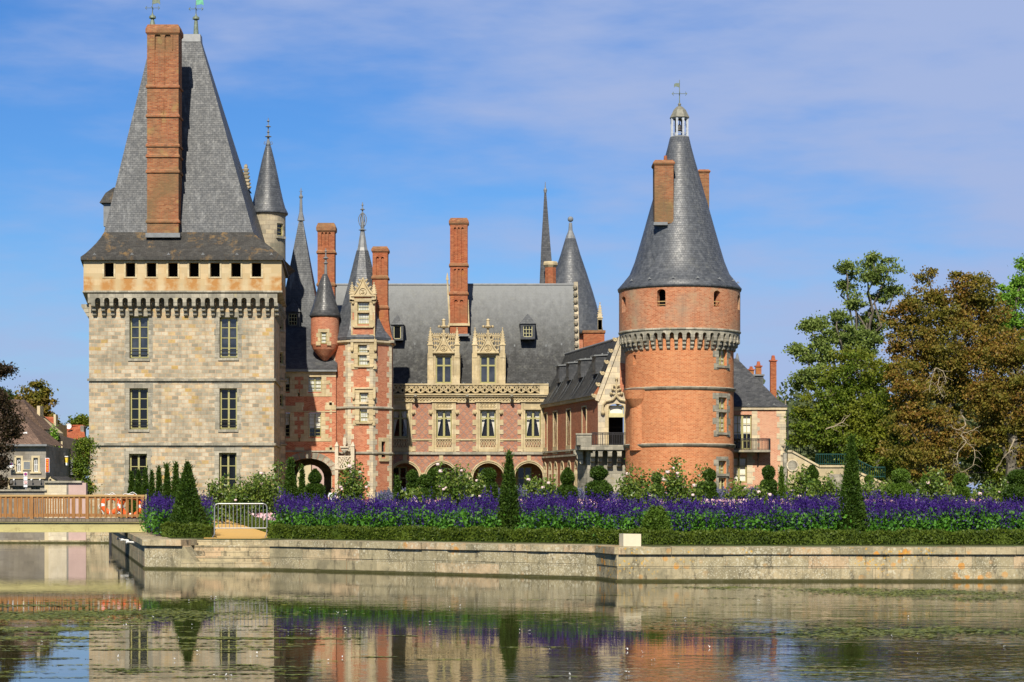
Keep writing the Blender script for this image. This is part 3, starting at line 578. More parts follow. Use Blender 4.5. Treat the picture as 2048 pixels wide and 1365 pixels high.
# machicolation: arched lintel course on tiered corbels
DP = D0 - 0.75; FP = Front(DP); pxl, pxr = PX(167, DP), PX(563, DP); zc0, zc1 = PZ(606, DP), PZ(588, DP)
n_c = 21; us = [PX(186, DP) + (PX(552, DP) - PX(186, DP)) * i / (n_c - 1) for i in range(n_c)]; pitch = us[1] - us[0]; cw = 0.27
hl = [(us[i] + cw / 2 + .0, us[i + 1] - cw / 2, zc0, zc0 + 0.36, 0.17) for i in range(n_c - 1)]
zp0 = PZ(606, DP)
m = MB(); m.wall(FP, pxl + .3, pxr - .3, zp0, zc1, hl, 0.62); m.build('machicolation_arches', M['grey_stone'], T)
for u in us: corbel_mesh(Flat(0, D0), u, zp0, 0.74, cw, 3, 0.30).build('corbel', M['grey_stone'], T)
for k in range(9):
    yy = D0 + 0.4 + k * 1.15; corbel_mesh(FR_, yy - D0, zp0, 0.50, cw, 3, 0.30).build('side_corbel', M['grey_stone'], T)
    xx = xl - 1.6 * (yy - D0) / 11
    corbel_mesh(Flat(xx, 0, 0.0, -1), -yy, zp0, 0.55, cw, 3, 0.30).build('side_corbel', M['grey_stone'], T)
m = MB(); z1 = PZ(594, DP); z2 = PZ(583, DP)
PB = [(pxl, DP), (pxr, DP), (pxr - 1.0, DB + .3), (pxl - 2.0, DB + .3)]
def ringz(P, z, e=0.0):
    cx_ = sum(p[0] for p in P) / 4; cy_ = sum(p[1] for p in P) / 4
    return [(p[0] + (e if p[0] > cx_ else -e), p[1] + (e if p[1] > cy_ else -e), z) for p in P]
m.rings([ringz(PB, zc1, -.25), ringz(PB, zc1 + .10, 0.06), ringz(PB, zc1 + .22, 0.06), ringz(PB, zc1 + .23, -.02)]); m.build('parapet_base_moulding', M['grey_stone'], T)
ze = PZ(519, DP); zb_ = zc1 + .22; ph = []
for c in (218, 261, 303, 346, 388, 430, 472, 513): ph.append((PX(c - 9.5, DP), PX(c + 9.5, DP), PZ(554, DP), PZ(526, DP)))
m = MB(); m.wall(FP, pxl, pxr, zb_, ze, ph, 0.45)
for a, b in ((1, 2), (2, 3), (3, 0)): m.quad((*PB[a], zb_), (*PB[b], zb_), (*PB[b], ze), (*PB[a], ze))
m.build('parapet', M['parapet'], T)
m = MB()
for h in ph:
    for (a, b, c, d) in ((h[0] - .13, h[0], h[2] - .1, h[3] + .1), (h[1], h[1] + .13, h[2] - .1, h[3] + .1), (h[0], h[1], h[3], h[3] + .1), (h[0], h[1], h[2] - .1, h[2])): m.fbox(FP, a + .002, b - .002, c, d, -0.035, .1)
m.build('opening_frame', M['cream'], T)
m = MB(); m.box(pxl + .3, pxr - .3, DP + .9, DP + .95, zb_, ze); m.build('dark_gallery', M['opening'], T)
# roof: overhanging flared skirt and steep straight hips
DE = DP - 0.30; RE = [(PX(161, DE), DE), (PX(566, DE), DE), (PX(566, DE) - .95, DB + .8), (PX(161, DE) - 2.1, DB + .8)]
def rect_at(pl, pr, yf, Df, Db, exL=0.0): z = PZ(yf, Df); return [(PX(pl, Df), Df, z), (PX(pr, Df), Df, z), (PX(pr, Df), Db, z), (PX(pl, Df) - exL, Db, z)]
zE = PZ(514, DE)
r0 = [(x, y, zE - .22) for x, y in RE]; r1 = [(x, y, zE) for x, y in RE]
rA = rect_at(187, 537, 492, 149.9, DB - .2, 1.5); rB = rect_at(208, 506, 465, 151.2, DB - 1.3, 1.0)
rT = [(PX(304, 155.2), 155.2, PZ(76, 155.4)), (PX(399, 155.2), 155.2, PZ(76, 155.4)), (PX(399, 155.2), 156.0, PZ(76, 155.4)), (PX(304, 155.2), 156.0, PZ(76, 155.4))]
m = MB(); m.rings([r1, rect_at(171, 556, 507, 149.3, DB + .4, 1.9), rect_at(181, 546, 498, 149.7, DB + .1, 1.7), rect_at(192, 532, 487, 150.2, DB - .3, 1.5), rect_at(201, 517, 476, 150.7, DB - .8, 1.2), rB], cap=False); m.build('roof_skirt', M['slate_low'], T)
m = MB(); m.rings([r0, [(x, y, zE - .003) for x, y in RE]]); m.build('eave', M['slate_low'], T)
m = MB(); m.rings([rB, rT], cap=False); rf = m.build('roof', M['slate'], T)
m = MB(); e = .06; m.rings([[(p[0] + sx * e, p[1] + sy * e, p[2] - 0.35) for p, sx, sy in zip(rT, (-1.6, 1.6, 1.6, -1.6), (-2.2, -2.2, 2.2, 2.2))], [(p[0] + sx * e, p[1] + sy * e, p[2] + .22) for p, sx, sy in zip(rT, (-1, 1, 1, -1), (-1, -1, 1, 1))]]); m.build('ridge_cap', M['lead'], rf)
m = MB()
for q in (188, 263, 336, 405, 473, 542):
    snow_hook(m, PX(q, DE), DE + .3, PZ(509, DE))
m.build('roof_hook', M['lead'], T)
for p_, yb, yk, yt in ((305, 50, 36, 0), (392, 84, 38, 2)):
    x = PX(p_, 155.6); m = MB(); m.lathe(x, 155.6, [(0.24, PZ(yb + 2, 155.6)), (0.13, PZ(yk + 5, 155.6)), (0.10, PZ(yk + 3, 155.6)), (0.26, PZ(yk + 1, 155.6)), (0.24, PZ(yk - 3, 155.6)), (0.08, PZ(yk - 6, 155.6)), (0.04, PZ(yk - 10, 155.6))], 10)
    o = m.build('finial', M['lead'] if 0 else M['vane'], T)
    if p_ == 305:
        m = MB(); m.lathe(x, 155.6, [(0.22, rT[0][2]), (0.15, PZ(46, 155.6))], 8); m.build('finial_base', M['lead'], T)
    vane('weather_vane', T, p_, 155.6, yk - 8, yt, 'vane' if p_ == 305 else 'green_flag', 0.72, 1)
ch = chimney('chimney', T, 294, 357, 475, (174, 233, 292, 313, 344, 444), 150.6, 1.55, 'old_brick', slots=((68, 100, 2),), cap=0.75, top=49)
m = MB(); F = Front(150.6)
for px_, a, b in ((309, 70, 173), (329, 104, 173), (345, 70, 100), (327, 200, 232)):
    m.fbox(F, PX(px_ - .8, 150.6), PX(px_ + .8, 150.6), PZ(b, 150.6), PZ(a, 150.6), -0.07, 0.02)
m.build('brick_rib', M['old_brick'], ch)
m = MB(); m.fbox(Front(150.5), PX(292, 150.5), PX(361, 150.5), PZ(476, 150.5), PZ(467, 150.5), -.25, .2); m.build('chimney_flashing', M['lead'], T)
# small slate dormer on the left slope and the crocketed stone dormer peak behind
m = MB(); D_ = 154.0; a, b = PX(206, D_), PX(236, D_)
m.box(a + .15, b + .9, D_ - .6, D_ + .9, PZ(455, D_), PZ(410, D_)); m.build('side_dormer', M['lead'], T)
m = MB(); m.rings([[(a - .1, D_ - .85, PZ(409, D_)), (b + .9, D_ - .85, PZ(409, D_)), (b + .9, D_ + 1.1, PZ(409, D_)), (a - .1, D_ + 1.1, PZ(409, D_))], [(a + .25, D_ - .4, PZ(388, D_)), (b + .9, D_ - .4, PZ(388, D_)), (b + .9, D_ + .7, PZ(388, D_)), (a + .25, D_ + .7, PZ(388, D_))], [(a + .75, D_ + .1, PZ(375, D_)), (b + .9, D_ + .1, PZ(375, D_)), (b + .9, D_ + .3, PZ(375, D_)), (a + .75, D_ + .3, PZ(375, D_))]]); m.build('side_dormer_roof', M['slate_low'], T)
D_ = 158.5; m = MB(); m.box(PX(452, D_), PX(497, D_), D_ - .6, D_ + 1.0, PZ(440, D_), PZ(382, D_)); m.rings([[(PX(452, D_), D_ - .9, PZ(383, D_)), (PX(500, D_), D_ - .9, PZ(383, D_)), (PX(500, D_), D_ + 1.2, PZ(383, D_)), (PX(452, D_), D_ + 1.2, PZ(383, D_))], [(PX(452, D_), D_ + .1, PZ(355, D_)), (PX(484, D_), D_ + .1, PZ(355, D_)), (PX(484, D_), D_ + .2, PZ(355, D_)), (PX(452, D_), D_ + .2, PZ(355, D_))]]); m.build('rear_dormer', M['slate'], T)
m = MB(); x = PX(492, D_)
for k in range(7):
    y = 378 - k * 7; w = .34 - .035 * k; m.box(x - w, x + w * .9, D_ - w, D_ + w, PZ(y, D_), PZ(y - 4.6, D_)); m.box(x - w * .6, x + w * .6, D_ - w * .6, D_ + w * .6, PZ(y - 4.6, D_), PZ(y - 7, D_))
    if k < 6:
        for s in (-1, 1): m.ball((x + s * w, D_ - .1, PZ(y - 3, D_)), .09, 6)
m.build('stone_pinnacle', M['turret_stone'], T)

# ================================================================== STAIR TURRET with slate cone, behind the keep
D_ = 160.5; cx = PX(536, D_); rb = 35 * D_ / K
T = thing('stair_turret', (cx, D_, GZ), 'round stone stair turret with dark slate witch-hat roof rising behind the square keep', 'turret')
F = Cyl(cx, D_, rb); m = MB(); wh = (PX(555, D_) - cx, PX(565, D_) - cx)
hs_ = [(PX(554, D_) - cx + .18, PX(566, D_) - cx + .42, PZ(y1, D_), PZ(y0, D_)) for y0, y1 in ((450, 476), (640, 662), (706, 730), (790, 815))]
m.wall(F, -math.pi * rb, math.pi * rb, GZ - 1, PZ(430, D_), hs_, 0.3, step=0.30); m.build('wall', M['turret_stone'], T)
for h in hs_:
    c = (h[0] + h[1]) / 2; p0 = F(c, 0, 0); t = c / rb; FF = Flat(p0[0], p0[1], math.cos(t), math.sin(t))
    window(FF, h[0] - c + .02, h[1] - c - .02, h[2] + .02, h[3] - .02, T, d=.2, cols=1, rows=3, glass='glass_dark', sill=.12, bar=.03)
for y in (762, 890): 
    m = MB(); z = PZ(y, D_); m.lathe(cx, D_, [(rb, z - .1), (rb + .13, z - .02), (rb + .13, z + .06), (rb, z + .1)], 40); m.build('string_course', M['grey_stone'], T)
m = MB(); m.lathe(cx, D_, [(rb, PZ(434, D_)), (rb + .12, PZ(430, D_)), (rb + .14, PZ(427, D_)), (rb + .04, PZ(426, D_))], 40); m.build('cornice', M['turret_stone'], T)
def cone(name, parent, px, D, prof, mat='slate_cone', n=48, tip=True):
    m = MB(); m.lathe(PX(px, D), D, [(r * D / K, PZ(y, D)) for r, y in prof], n); return m.build(name, M[mat], parent, smooth=True)
cone('conical_roof', T, 536.5, D_, [(39, 430), (39.5, 427), (34, 416), (30, 402), (25, 380), (19, 350), (12.5, 320), (6.5, 297), (4.2, 290)])
o = finial('finial', T, 526 + 1, D_, 296, 234, ())
bpy.data.objects.remove(o)
m = MB(); x = PX(525.5, D_)
# the cone leans slightly to its finial, as old carpentry does
m = MB(); x = PX(536.5, D_); m.lathe(x, D_, [(.17, PZ(291, D_)), (.10, PZ(284, D_)), (.05, PZ(265, D_)), (.02, PZ(236, D_))], 8)
for y, k in ((274, .27), (265, .12), (254, .22), (243, .12)): m.lathe(x, D_, [(.04, PZ(y + 1.5, D_)), (k, PZ(y, D_)), (k * .9, PZ(y - .6, D_)), (.04, PZ(y - 3, D_))], 8)
for k in range(6):
    a = k * math.pi / 3; m.path([(x + .13 * math.cos(a), D_ + .13 * math.sin(a), PZ(291, D_)), (x + .33 * math.cos(a), D_ + .33 * math.sin(a), PZ(288, D_)), (x + .25 * math.cos(a), D_ + .25 * math.sin(a), PZ(283, D_))], .02, n=4)
m.build('finial', M['lead'], T)

# ================================================================== LEFT WING over the carriage arch
D_ = 161.0; F = Front(D_); W = thing('arch_wing', (PX(618, D_), 166, GZ), 'red brick wing with stone window surrounds over the carriage archway, right of the square keep', 'building')
x0, x1 = PX(560, D_), PX(672, D_); ztop = PZ(744, D_)
wl = [(616, 643, 753, 784), (617, 642, 826, 874), (560, 580, 753, 784), (560, 580, 826, 874)]
hol = [(PX(a, D_), PX(b, D_), PZ(d, D_), PZ(c, D_)) for a, b, c, d in wl]
ar = (PX(570, D_), PX(664.5, D_), GZ - .3, PZ(917, D_), (PX(664.5, D_) - PX(570, D_)) * 0.36)
m = MB(); m.wall(F, x0, x1, GZ - .6, ztop, hol + [ar], 0.35); m.build('wall', M['brick'], W)
# passage through the building: dark vault ending in a smaller bright arch
ex = (PX(592, 169), PX(648, 169), GZ - .3, PZ(930, 169), 1.05); FB = Front(169)
m = MB(); m.wall(FB, x0 - 1, x1, GZ - .6, PZ(905, D_), [ex], .5); m.box(x0 - 1, ar[0] - .01, D_ + .36, 168.98, GZ - .6, ar[3]); m.box(ar[1] + .01, x1, D_ + .36, 168.98, GZ - .6, ar[3]); m.box(x0 - 1, x1, D_ + .36, 168.98, ar[3] + .02, ar[3] + .25)
m.build('passage', M['grey_stone'], W)
m = MB(); nseg = 13; cxa = (ar[0] + ar[1]) / 2; hw = (ar[1] - ar[0]) / 2; zc = ar[3] - ar[4]
for i in range(nseg):
    a0 = math.pi * i / nseg + .012; a1 = math.pi * (i + 1) / nseg - .012
    def ep(a, e): return (cxa - (hw + e) * math.cos(a), zc + (ar[4] + e) * math.sin(a))
    m.fprism(F, [ep(a0, 0.0), ep(a0, .5)[::1], ep(a1, .5), ep(a1, 0.0)][::-1], -0.03, 0.06)
m.build('arch_stones', M['grey_stone'], W)
for k, h in enumerate(hol):
    window(F, h[0] + .02, h[1] - .02, h[2] + .02, h[3] - .02, W, d=.25, cols=2 if k < 2 else 2, rows=4 if k in (0, 2) else 6, fr=.05, mull=.07, bar=.03, mf='paint', glass='leaded' if k == 0 else 'clear', blind=0.0 if k == 0 else (0.62 if k == 1 else .5))
    q = MB()
    for u, s_ in ((h[0] - .004, -1), (h[1] + .004, 1)): quoins(q, F, u, h[2] - .1, h[3] + .05, s_, h=.33, a=.34, b=.62, d=-.02)
    q.fbox(F, h[0] - .75, h[1] + .75, h[2] - .36, h[2] - .11, -.03, .05)
    for s_ in ((-1, 1) if k < 2 else ()):
        c = (h[0] + h[1]) / 2 + s_ * 1.15; q.fbox(F, c - .33, c + .33, h[2] - 1.15, h[2] - .82, -.02, .05)
    q.build('window_surround', M['cream'], W)
m = MB(); quoins(m, F, PX(664, D_), PZ(900, D_), PZ(757, D_), -1, h=.34, a=.02, b=.2); m.fbox(F, x0, x1, PZ(754, D_), PZ(744, D_), -.04, .05); m.build('stone_trim', M['cream'], W)
m = MB(); m.fbox(F, x0, PX(606, D_), PZ(823, D_), PZ(812, D_), -.03, .05); m.fbox(F, PX(650, D_), x1, PZ(820, D_), PZ(811, D_), -.03, .05); m.fbox(F, x0, x1, PZ(824.5, D_), PZ(822.5, D_), -.06, .05); m.build('floor_band', M['cream'], W)
stringc('string_course', F, x0, x1, PZ(903, D_), W, out=.12, h=.12)
m = MB(); m.fbox(F, x0 - .2, x1 + .1, PZ(744, D_), PZ(738, D_), -.35, .3); m.build('gutter', M['lead'], W)
def hip(name, parent, pts_b, pts_t, mat, sub=None): m = MB(); m.rings([pts_b] + (sub or []) + [pts_t], cap=False); return m.build(name, M[mat], parent)
zl = PZ(739, D_); z_ = PZ(655, 164.6)
m = MB(); m.quad((x0 - .2, D_ - .4, zl), (x1 + .1, D_ - .4, zl), (x1 + .1, 164.6, z_), (x0 - .2, 164.6, z_)); m.quad((x0 - .2, 164.6, z_), (x1 + .1, 164.6, z_), (x1 + .1, 171, z_ + .5), (x0 - .2, 171, z_ + .5)); m.build('roof', M['slate_dark'], W)

# pavilion roof (steep four-sided spire) behind the wing
Dp = 167.5; P = thing('pavilion_spire', (PX(602, Dp), Dp, GZ), 'steep grey pyramid roof with a little dormer, between the keep and the small brick turret', 'tower')
hw = 46 * Dp / K; xc = PX(602, Dp)
def sq(xc, yc, w, z, rot=0.0):
    return [(xc + w * sx * math.cos(rot) - w * sy * math.sin(rot), yc + w * sx * math.sin(rot) + w * sy * math.cos(rot), z) for sx, sy in ((-1, -1), (1, -1), (1, 1), (-1, 1))]
m = MB(); m.rings([sq(xc, Dp, hw * .98, PZ(748, Dp)), sq(xc, Dp, hw * .98, PZ(665, Dp - 1.9))]); m.build('wall', M['brick'], P)
m = MB(); m.rings([sq(xc, Dp, hw * 1.0, PZ(672, Dp - 1.9)), sq(xc, Dp, hw * .86, PZ(640, Dp - 1.6)), sq(xc, Dp, hw * .48, PZ(545, Dp - .9)), sq(xc, Dp, hw * .08, PZ(441, Dp))], cap=False); m.build('roof', M['slate'], P)
m = MB(); m.lathe(xc, Dp, [(.30, PZ(442, Dp)), (.14, PZ(425, Dp)), (.10, PZ(398, Dp)), (.17, PZ(394, Dp)), (.08, PZ(390, Dp)), (.02, PZ(376, Dp))], 8); m.tube((xc - .15, Dp, PZ(383, Dp)), (xc + .15, Dp, PZ(383, Dp)), .02, n=4); m.build('finial', M['lead'], P)
def small_dormer(parent, px0, px1, ytop, yroof, ybot, D, wy0, wy1, depth=1.6, cols=2, rows=3, mat='slate'):
    F = Front(D); u0, u1 = PX(px0, D), PX(px1, D); um = (u0 + u1) / 2; e = .10
    wh = (um - (u1 - u0) * .31, um + (u1 - u0) * .31, PZ(wy1, D), PZ(wy0, D))
    m = MB(); m.wall(F, u0, u1, PZ(ybot, D), PZ(yroof, D), [wh], .14)
    m.quad(F(u1, PZ(ybot, D), 0), F(u1, PZ(ybot, D), depth), F(u1, PZ(yroof, D), depth), F(u1, PZ(yroof, D), 0)); m.quad(F(u0, PZ(ybot, D), depth), F(u0, PZ(ybot, D), 0), F(u0, PZ(yroof, D), 0), F(u0, PZ(yroof, D), depth))
    o = m.build('dormer', M['slate_dark'], parent)
    zr, zt = PZ(yroof, D), PZ(ytop, D); r = MB()
    r.add([F(u0 - e, zr, -.12), F(u1 + e, zr, -.12), F(um, zt, .35), F(u0 - e, zr, depth), F(u1 + e, zr, depth), F(um, zt, depth)], [[0, 1, 2], [1, 4, 5, 2], [3, 0, 2, 5], [0, 3, 4, 1]])
    r.build('dormer_roof', M[mat], o)
    w = MB(); f = .045; a, b, c, d = wh
    for q in ((a, a + f, c, d), (b - f, b, c, d), (a, b, c, c + f), (a, b, d - f, d)): w.fbox(F, q[0], q[1], q[2], q[3], .07, .13)
    for i in range(1, cols + 1):
        x = a + (b - a) * i / (cols + 1); w.fbox(F, x - .018, x + .018, c + f, d - f, .08, .12)
    for j in range(1, rows): 
        z = c + (d - c) * j / rows; w.fbox(F, a + f, b - f, z - .018, z + .018, .083, .117)
    w.build('window_frame', M['paint_pale'], o); g_ = MB(); g_.add([F(a, c, .125), F(b, c, .125), F(b, d, .125), F(a, d, .125)], [[0, 1, 2, 3]]); g_.build('pane', M['glass_dark'], o)
    return o
small_dormer(P, 572, 599, 597, 624, 656, 165.1, 628, 651, 1.8)
chimney('chimney', P, 635, 669, 660, (505, 570), 168.1, 1.2, slots=((465, 493, 3),), cap=.75, top=446)

# ================================================================== SMALL CORBELLED TURRET
D_ = 161.3; xc = PX(650, D_); T = thing('corbelled_turret', (xc, D_, PZ(715, D_)), 'small corbelled round brick turret with pointed slate hat, hanging above the arch wing', 'turret')
rb = 28 * D_ / K; F = Cyl(xc, D_, rb); wv = (-.24, .24, PZ(692, D_), PZ(667, D_))
m = MB(); m.wall(F, -math.pi * rb, math.pi * rb, PZ(690, D_), PZ(634, D_), [(wv[0], wv[1], PZ(690, D_) + 1e-4, wv[3])], .22, step=.2)
m.lathe(xc, D_, [(.15, PZ(722, D_)), (rb * .5, PZ(712, D_)), (rb * .85, PZ(700, D_)), (rb, PZ(690, D_))], 36); m.build('wall', M['brick'], T)
window(Flat(xc, D_ - rb), wv[0] + .02, wv[1] - .02, PZ(690, D_) + .03, wv[3] - .02, T, d=.15, cols=1, rows=3, fr=.05, bar=.03, glass='leaded')
m = MB(); FF = Flat(xc, D_ - rb); quoins(m, Cyl(xc, D_, rb), wv[0] - .004, PZ(693, D_), PZ(660, D_), -1, h=.32, a=.2, b=.36, d=-.03); quoins(m, Cyl(xc, D_, rb), wv[1] + .004, PZ(693, D_), PZ(660, D_), 1, h=.32, a=.2, b=.36, d=-.03); m.fbox(Cyl(xc, D_, rb), -.3, .3, wv[3] + .004, wv[3] + .25, -.05, .05); m.build('window_surround', M['cream'], T)
cone('conical_roof', T, 650, D_, [(29, 636), (31.5, 632), (27, 620), (21, 600), (15.5, 580), (10, 562), (6, 553), (4.5, 549)], 'slate_dark')
finial('finial', T, 651.5, D_, 551, 497, ((527, .17), (517, .21), (503, .10)), r=.08)
# ================================================================== POLYGONAL STAIR TOWER
Dc = 162.6; xc = PX(725, Dc); ap = 59.5 * Dc / K       # apothem
T = thing('stair_tower', (xc, Dc, GZ), 'slender polygonal brick stair tower with pale quoins, gothic gable and tall spire', 'tower')
side = 2 * ap * math.tan(math.pi / 8)
facets = []
for k in range(8):     # k=0 faces the camera
    t = k * math.pi / 4; nx, ny = math.sin(t), -math.cos(t)   # outward normal
    facets.append(Flat(xc + nx * ap, Dc + ny * ap, math.cos(t), math.sin(t)))
Df = Dc - ap; zt = PZ(684, Df); hs = side / 2
fw = [(716, 739, 690, 732), (719, 737, 786, 845)]
fh = [(PX(a, Df) - xc, PX(b, Df) - xc, PZ(d, Df), PZ(c, Df)) for a, b, c, d in fw]
m = MB()
for k, F in enumerate(facets):
    if k == 0: m.wall(F, -hs, hs, GZ - .4, zt, fh, .3)
    elif k == 1: sl = (-.10, .30, PZ(915, 161.6), PZ(884, 161.6)); m.wall(F, -hs, hs, GZ - .4, zt, [sl], .3)
    else: m.wall(F, -hs, hs, GZ - .4, zt)
m.build('wall', M['brick'], T)
for k in (7, 0, 1, 2, 6):
    m = MB(); F = facets[k]; quoins(m, F, -hs, GZ, zt - .1, 1, h=.40, a=.26, b=.46, phase=k); m.build('quoins', M['quoin'], T); m = MB(); quoins(m, F, hs, GZ, zt - .1, -1, h=.40, a=.26, b=.46, phase=k + 1)
    m.build('quoins', M['quoin'], T)
for y in (816, 907):
    m = MB(); z = PZ(y, Df); R0, R1 = ap / math.cos(math.pi / 8), (ap + .13) / math.cos(math.pi / 8); m.lathe(xc, Dc, [(R0, z - .1), (R1, z - .03), (R1, z + .05), (R0, z + .12)], 8, rot=math.pi / 8); m.build('string_course', M['grey_stone'], T)
m = MB(); z = zt; m.lathe(xc, Dc, [(R0, z - .16), (R1 + .08, z - .02), (R1 + .1, z + .10), (R0, z + .14)], 8, rot=math.pi / 8); m.build('cornice', M['quoin'], T)
F = facets[0]
for i, h in enumerate(fh):
    zt_ = h[2] + (h[3] - h[2]) * (.58 if i == 0 else .66)
    w = window(F, h[0] + .03, h[1] - .03, h[2] + .02, h[3] - .02, T, d=.2, cols=1, rows=4 if i == 0 else 6, fr=.06, bar=.03, transom=None, glass='leaded')
    q = MB()
    for u, s_ in ((h[0] - .004, -1), (h[1] + .004, 1)): quoins(q, F, u, h[2] - .25, h[3] + .3, s_, h=.40, a=.34, b=.52, d=-.05)
    q.fbox(F, h[0], h[1], zt_ - .1, zt_ + .08, -.02, .18)
    q.fbox(F, h[0] - .45, h[1] + .45, h[3] + .02, h[3] + .28, -.07, .05); q.fbox(F, h[0] - .55, h[1] + .55, h[3] + .28, h[3] + .40, -.17, .05)
    for s_ in (h[0] - .45, h[1] + .45): q.fbox(F, s_ - .1, s_ + .1, h[3] - .35, h[3] + .28, -.17, -.05); q.ball(F(s_, h[3] - .42, -.14), .12, 6)
    q.fprism(F, [(h[0] - .25, h[2] - .12), (h[1] + .25, h[2] - .12), (h[1] + .32, h[2] - .002), (h[0] - .32, h[2] - .002)], -.16, .05)
    q.build('window_surround', M['cream'], T)
F = facets[1]; w = window(F, sl[0] + .02, sl[1] - .02, sl[2] + .02, sl[3] - .02, T, d=.24, cols=1, rows=4, fr=.03, bar=.03, mf='iron', glass='glass_dark')
q = MB(); q.fbox(F, sl[0] - .30, sl[0] - .003, sl[2] - .1, sl[3] + .3, -.04, .05); q.fbox(F, sl[1] + .003, sl[1] + .36, sl[2] - .1, sl[3] + .3, -.04, .05); q.fbox(F, sl[0] - .003, sl[1] + .003, sl[3] + .003, sl[3] + .3, -.04, .05); q.fbox(F, sl[0] - .25, sl[1] + .25, sl[2] - .32, sl[2] - .11, -.14, .05); q.build('window_surround', M['cream'], T)
# spire
def octa(prof, name, mat, parent): 
    m = MB(); m.lathe(xc, Dc, [(r * Dc / K / math.cos(math.pi / 8), PZ(y, Dc)) for r, y in prof], 8, rot=math.pi / 8); return m.build(name, M[mat], parent)
octa([(63, 684), (64, 679), (55, 664), (45, 635), (35, 598), (25, 558), (16, 520), (11.5, 502)], 'spire', 'slate_cone', T)
octa([(12.5, 508), (9, 496), (5.5, 472)], 'spire_tip', 'lead', T)
m = MB(); m.lathe(xc, Dc, [(.22, PZ(474, Dc)), (.14, PZ(458, Dc)), (.07, PZ(440, Dc)), (.03, PZ(405, Dc))], 8)
for y, k in ((461, .30), (455, .16), (420, .18), (411, .08)): m.lathe(xc, Dc, [(.06, PZ(y + 1.5, Dc)), (k, PZ(y, Dc)), (k, PZ(y - .8, Dc)), (.05, PZ(y - 3, Dc))], 8)
for k in range(6):
    a = k * math.pi / 3; m.path([(xc + r_ * math.cos(a), Dc + r_ * math.sin(a), PZ(y, Dc)) for r_, y in ((.08, 455), (.22, 450), (.31, 442), (.31, 436), (.2, 430), (.06, 426))], .028, n=4)
m.build('finial', M['lead'], T)
# tall gabled dormer standing on the front facet
Dd = Df - .06; F = Front(Dd); a, b = PX(702, Dd), PX(750, Dd); zb = PZ(683, Dd); zg = PZ(592, Dd); wv = [(PX(715, Dd), PX(739, Dd), PZ(649, Dd), PZ(626, Dd)), (PX(715, Dd), PX(739, Dd), PZ(623, Dd), PZ(604, Dd))]
m = MB(); m.wall(F, a, b, zb, zg, wv, .25); m.quad(F(b, zb, 0), F(b, zb, 1.6), F(b, zg, 1.6), F(b, zg, 0)); m.quad(F(a, zb, 1.6), F(a, zb, 0), F(a, zg, 0), F(a, zg, 1.6)); dm = m.build('dormer', M['brick'], T)
for h in wv: 
    window(F, h[0] + .02, h[1] - .02, h[2] + .02, h[3] - .02, dm, d=.18, cols=1, rows=2, fr=.05, bar=.03, glass='leaded')
q = MB()
h0, h1 = wv[0][0], wv[0][1]; zlo, zhi = wv[0][2], wv[1][3]
for s_, u in ((-1, h0 - .004), (1, h1 + .004)): q.fbox(F, min(u, u + s_ * .26), max(u, u + s_ * .26), zlo - .12, zhi + .12, -.06, .05)
for s_, u in ((-1, a), (1, b)): quoins(q, F, u, zb, zg - .3, -s_, h=.55, a=.12, b=.42, d=-.03)
q.fbox(F, h0, h1, wv[0][3] + .005, wv[1][2] - .005, -.06, .2); q.fbox(F, h0 - .4, h1 + .4, zhi + .12, zhi + .24, -.14, .05); q.fprism(F, [(h0 - .28, zlo - .26), (h1 + .28, zlo - .26), (h1 + .36, zlo - .12), (h0 - .36, zlo - .12)], -.16, .05)
for u in (h0 - .34, h1 + .34): q.ball(F(u, zhi - .1, -.1), .12, 6)
q.build('stone_surround', M['cream'], dm)
def gable(parent, F, u0, u1, zb, zt, mat, ogee=.55, th=.3, d=-.1, crockets=5, badge=True, cross=True):
    """ogee gable with raised moulding, crockets, round badge and a stone finial"""
    um = (u0 + u1) / 2; w = (u1 - u0) / 2; H = zt - zb; n = 10; L = []
    for i in range(n + 1):
        s = i / n; x = w * ((1 - s) * (1 - ogee) + ogee * (1 - s) ** 2.2); L.append((x, zb + H * s))
    poly = [(um - x, z) for x, z in L][::-1] + [(um + x, z) for x, z in L[:-1]]
    poly = [(um + x, z) for x, z in L] + [(um - x, z) for x, z in L[:-1]][::-1]
    m = MB(); m.fprism(F, poly, d, d + th); g_ = m.build('gable', M[mat], parent)
    q = MB()
    for s_ in (-1, 1):
        q.path([F(um + s_ * x, z, d - .03) for x, z in L], .085, .05, 5)
        for i in range(1, crockets + 1):
            x, z = L[int(i * n / (crockets + 1))]; q.ball(F(um + s_ * (x + .13), z + .06, d + .05), .11, 6); q.ball(F(um + s_ * (x + .2), z + .14, d + .05), .065, 6)
    q.tube(F(um - w - .1, zb, d - .05), F(um + w + .1, zb, d - .05), .09, n=6)
    if badge:
        c = zb + H * .24; r = min(.3, w * .33)
        ring = [F(um + r * math.cos(t), c + r * math.sin(t), d - .04) for t in [2 * math.pi * i / 16 for i in range(17)]]; q.path(ring, .035, n=4)
        q.path([F(um - r * .45, c + r * .4, d - .04), F(um + r * .3, c + r * .42, d - .04), F(um - r * .1, c, d - .04), F(um + r * .4, c - r * .2, d - .04), F(um + .0, c - r * .55, d - .04), F(um - r * .5, c - r * .35, d - .04)], .035, n=4)
    q.build('gable_moulding', M[mat], parent)
    if cross:
        q = MB(); z = zt; q.lathe(*F(um, 0, d + .12)[:2], [(.10, z - .35), (.20, z - .12), (.10, z), (.09, z + .35), (.30, z + .42), (.36, z + .52), (.13, z + .60), (.13, z + .95), (.17, z + 1.02), (.03, z + 1.15)], 8)
        for s_ in (-1, 1): q.ball(F(um + s_ * .38, z + .5, d + .12), .12, 6)
        q.build('finial', M[mat], parent)
    return g_
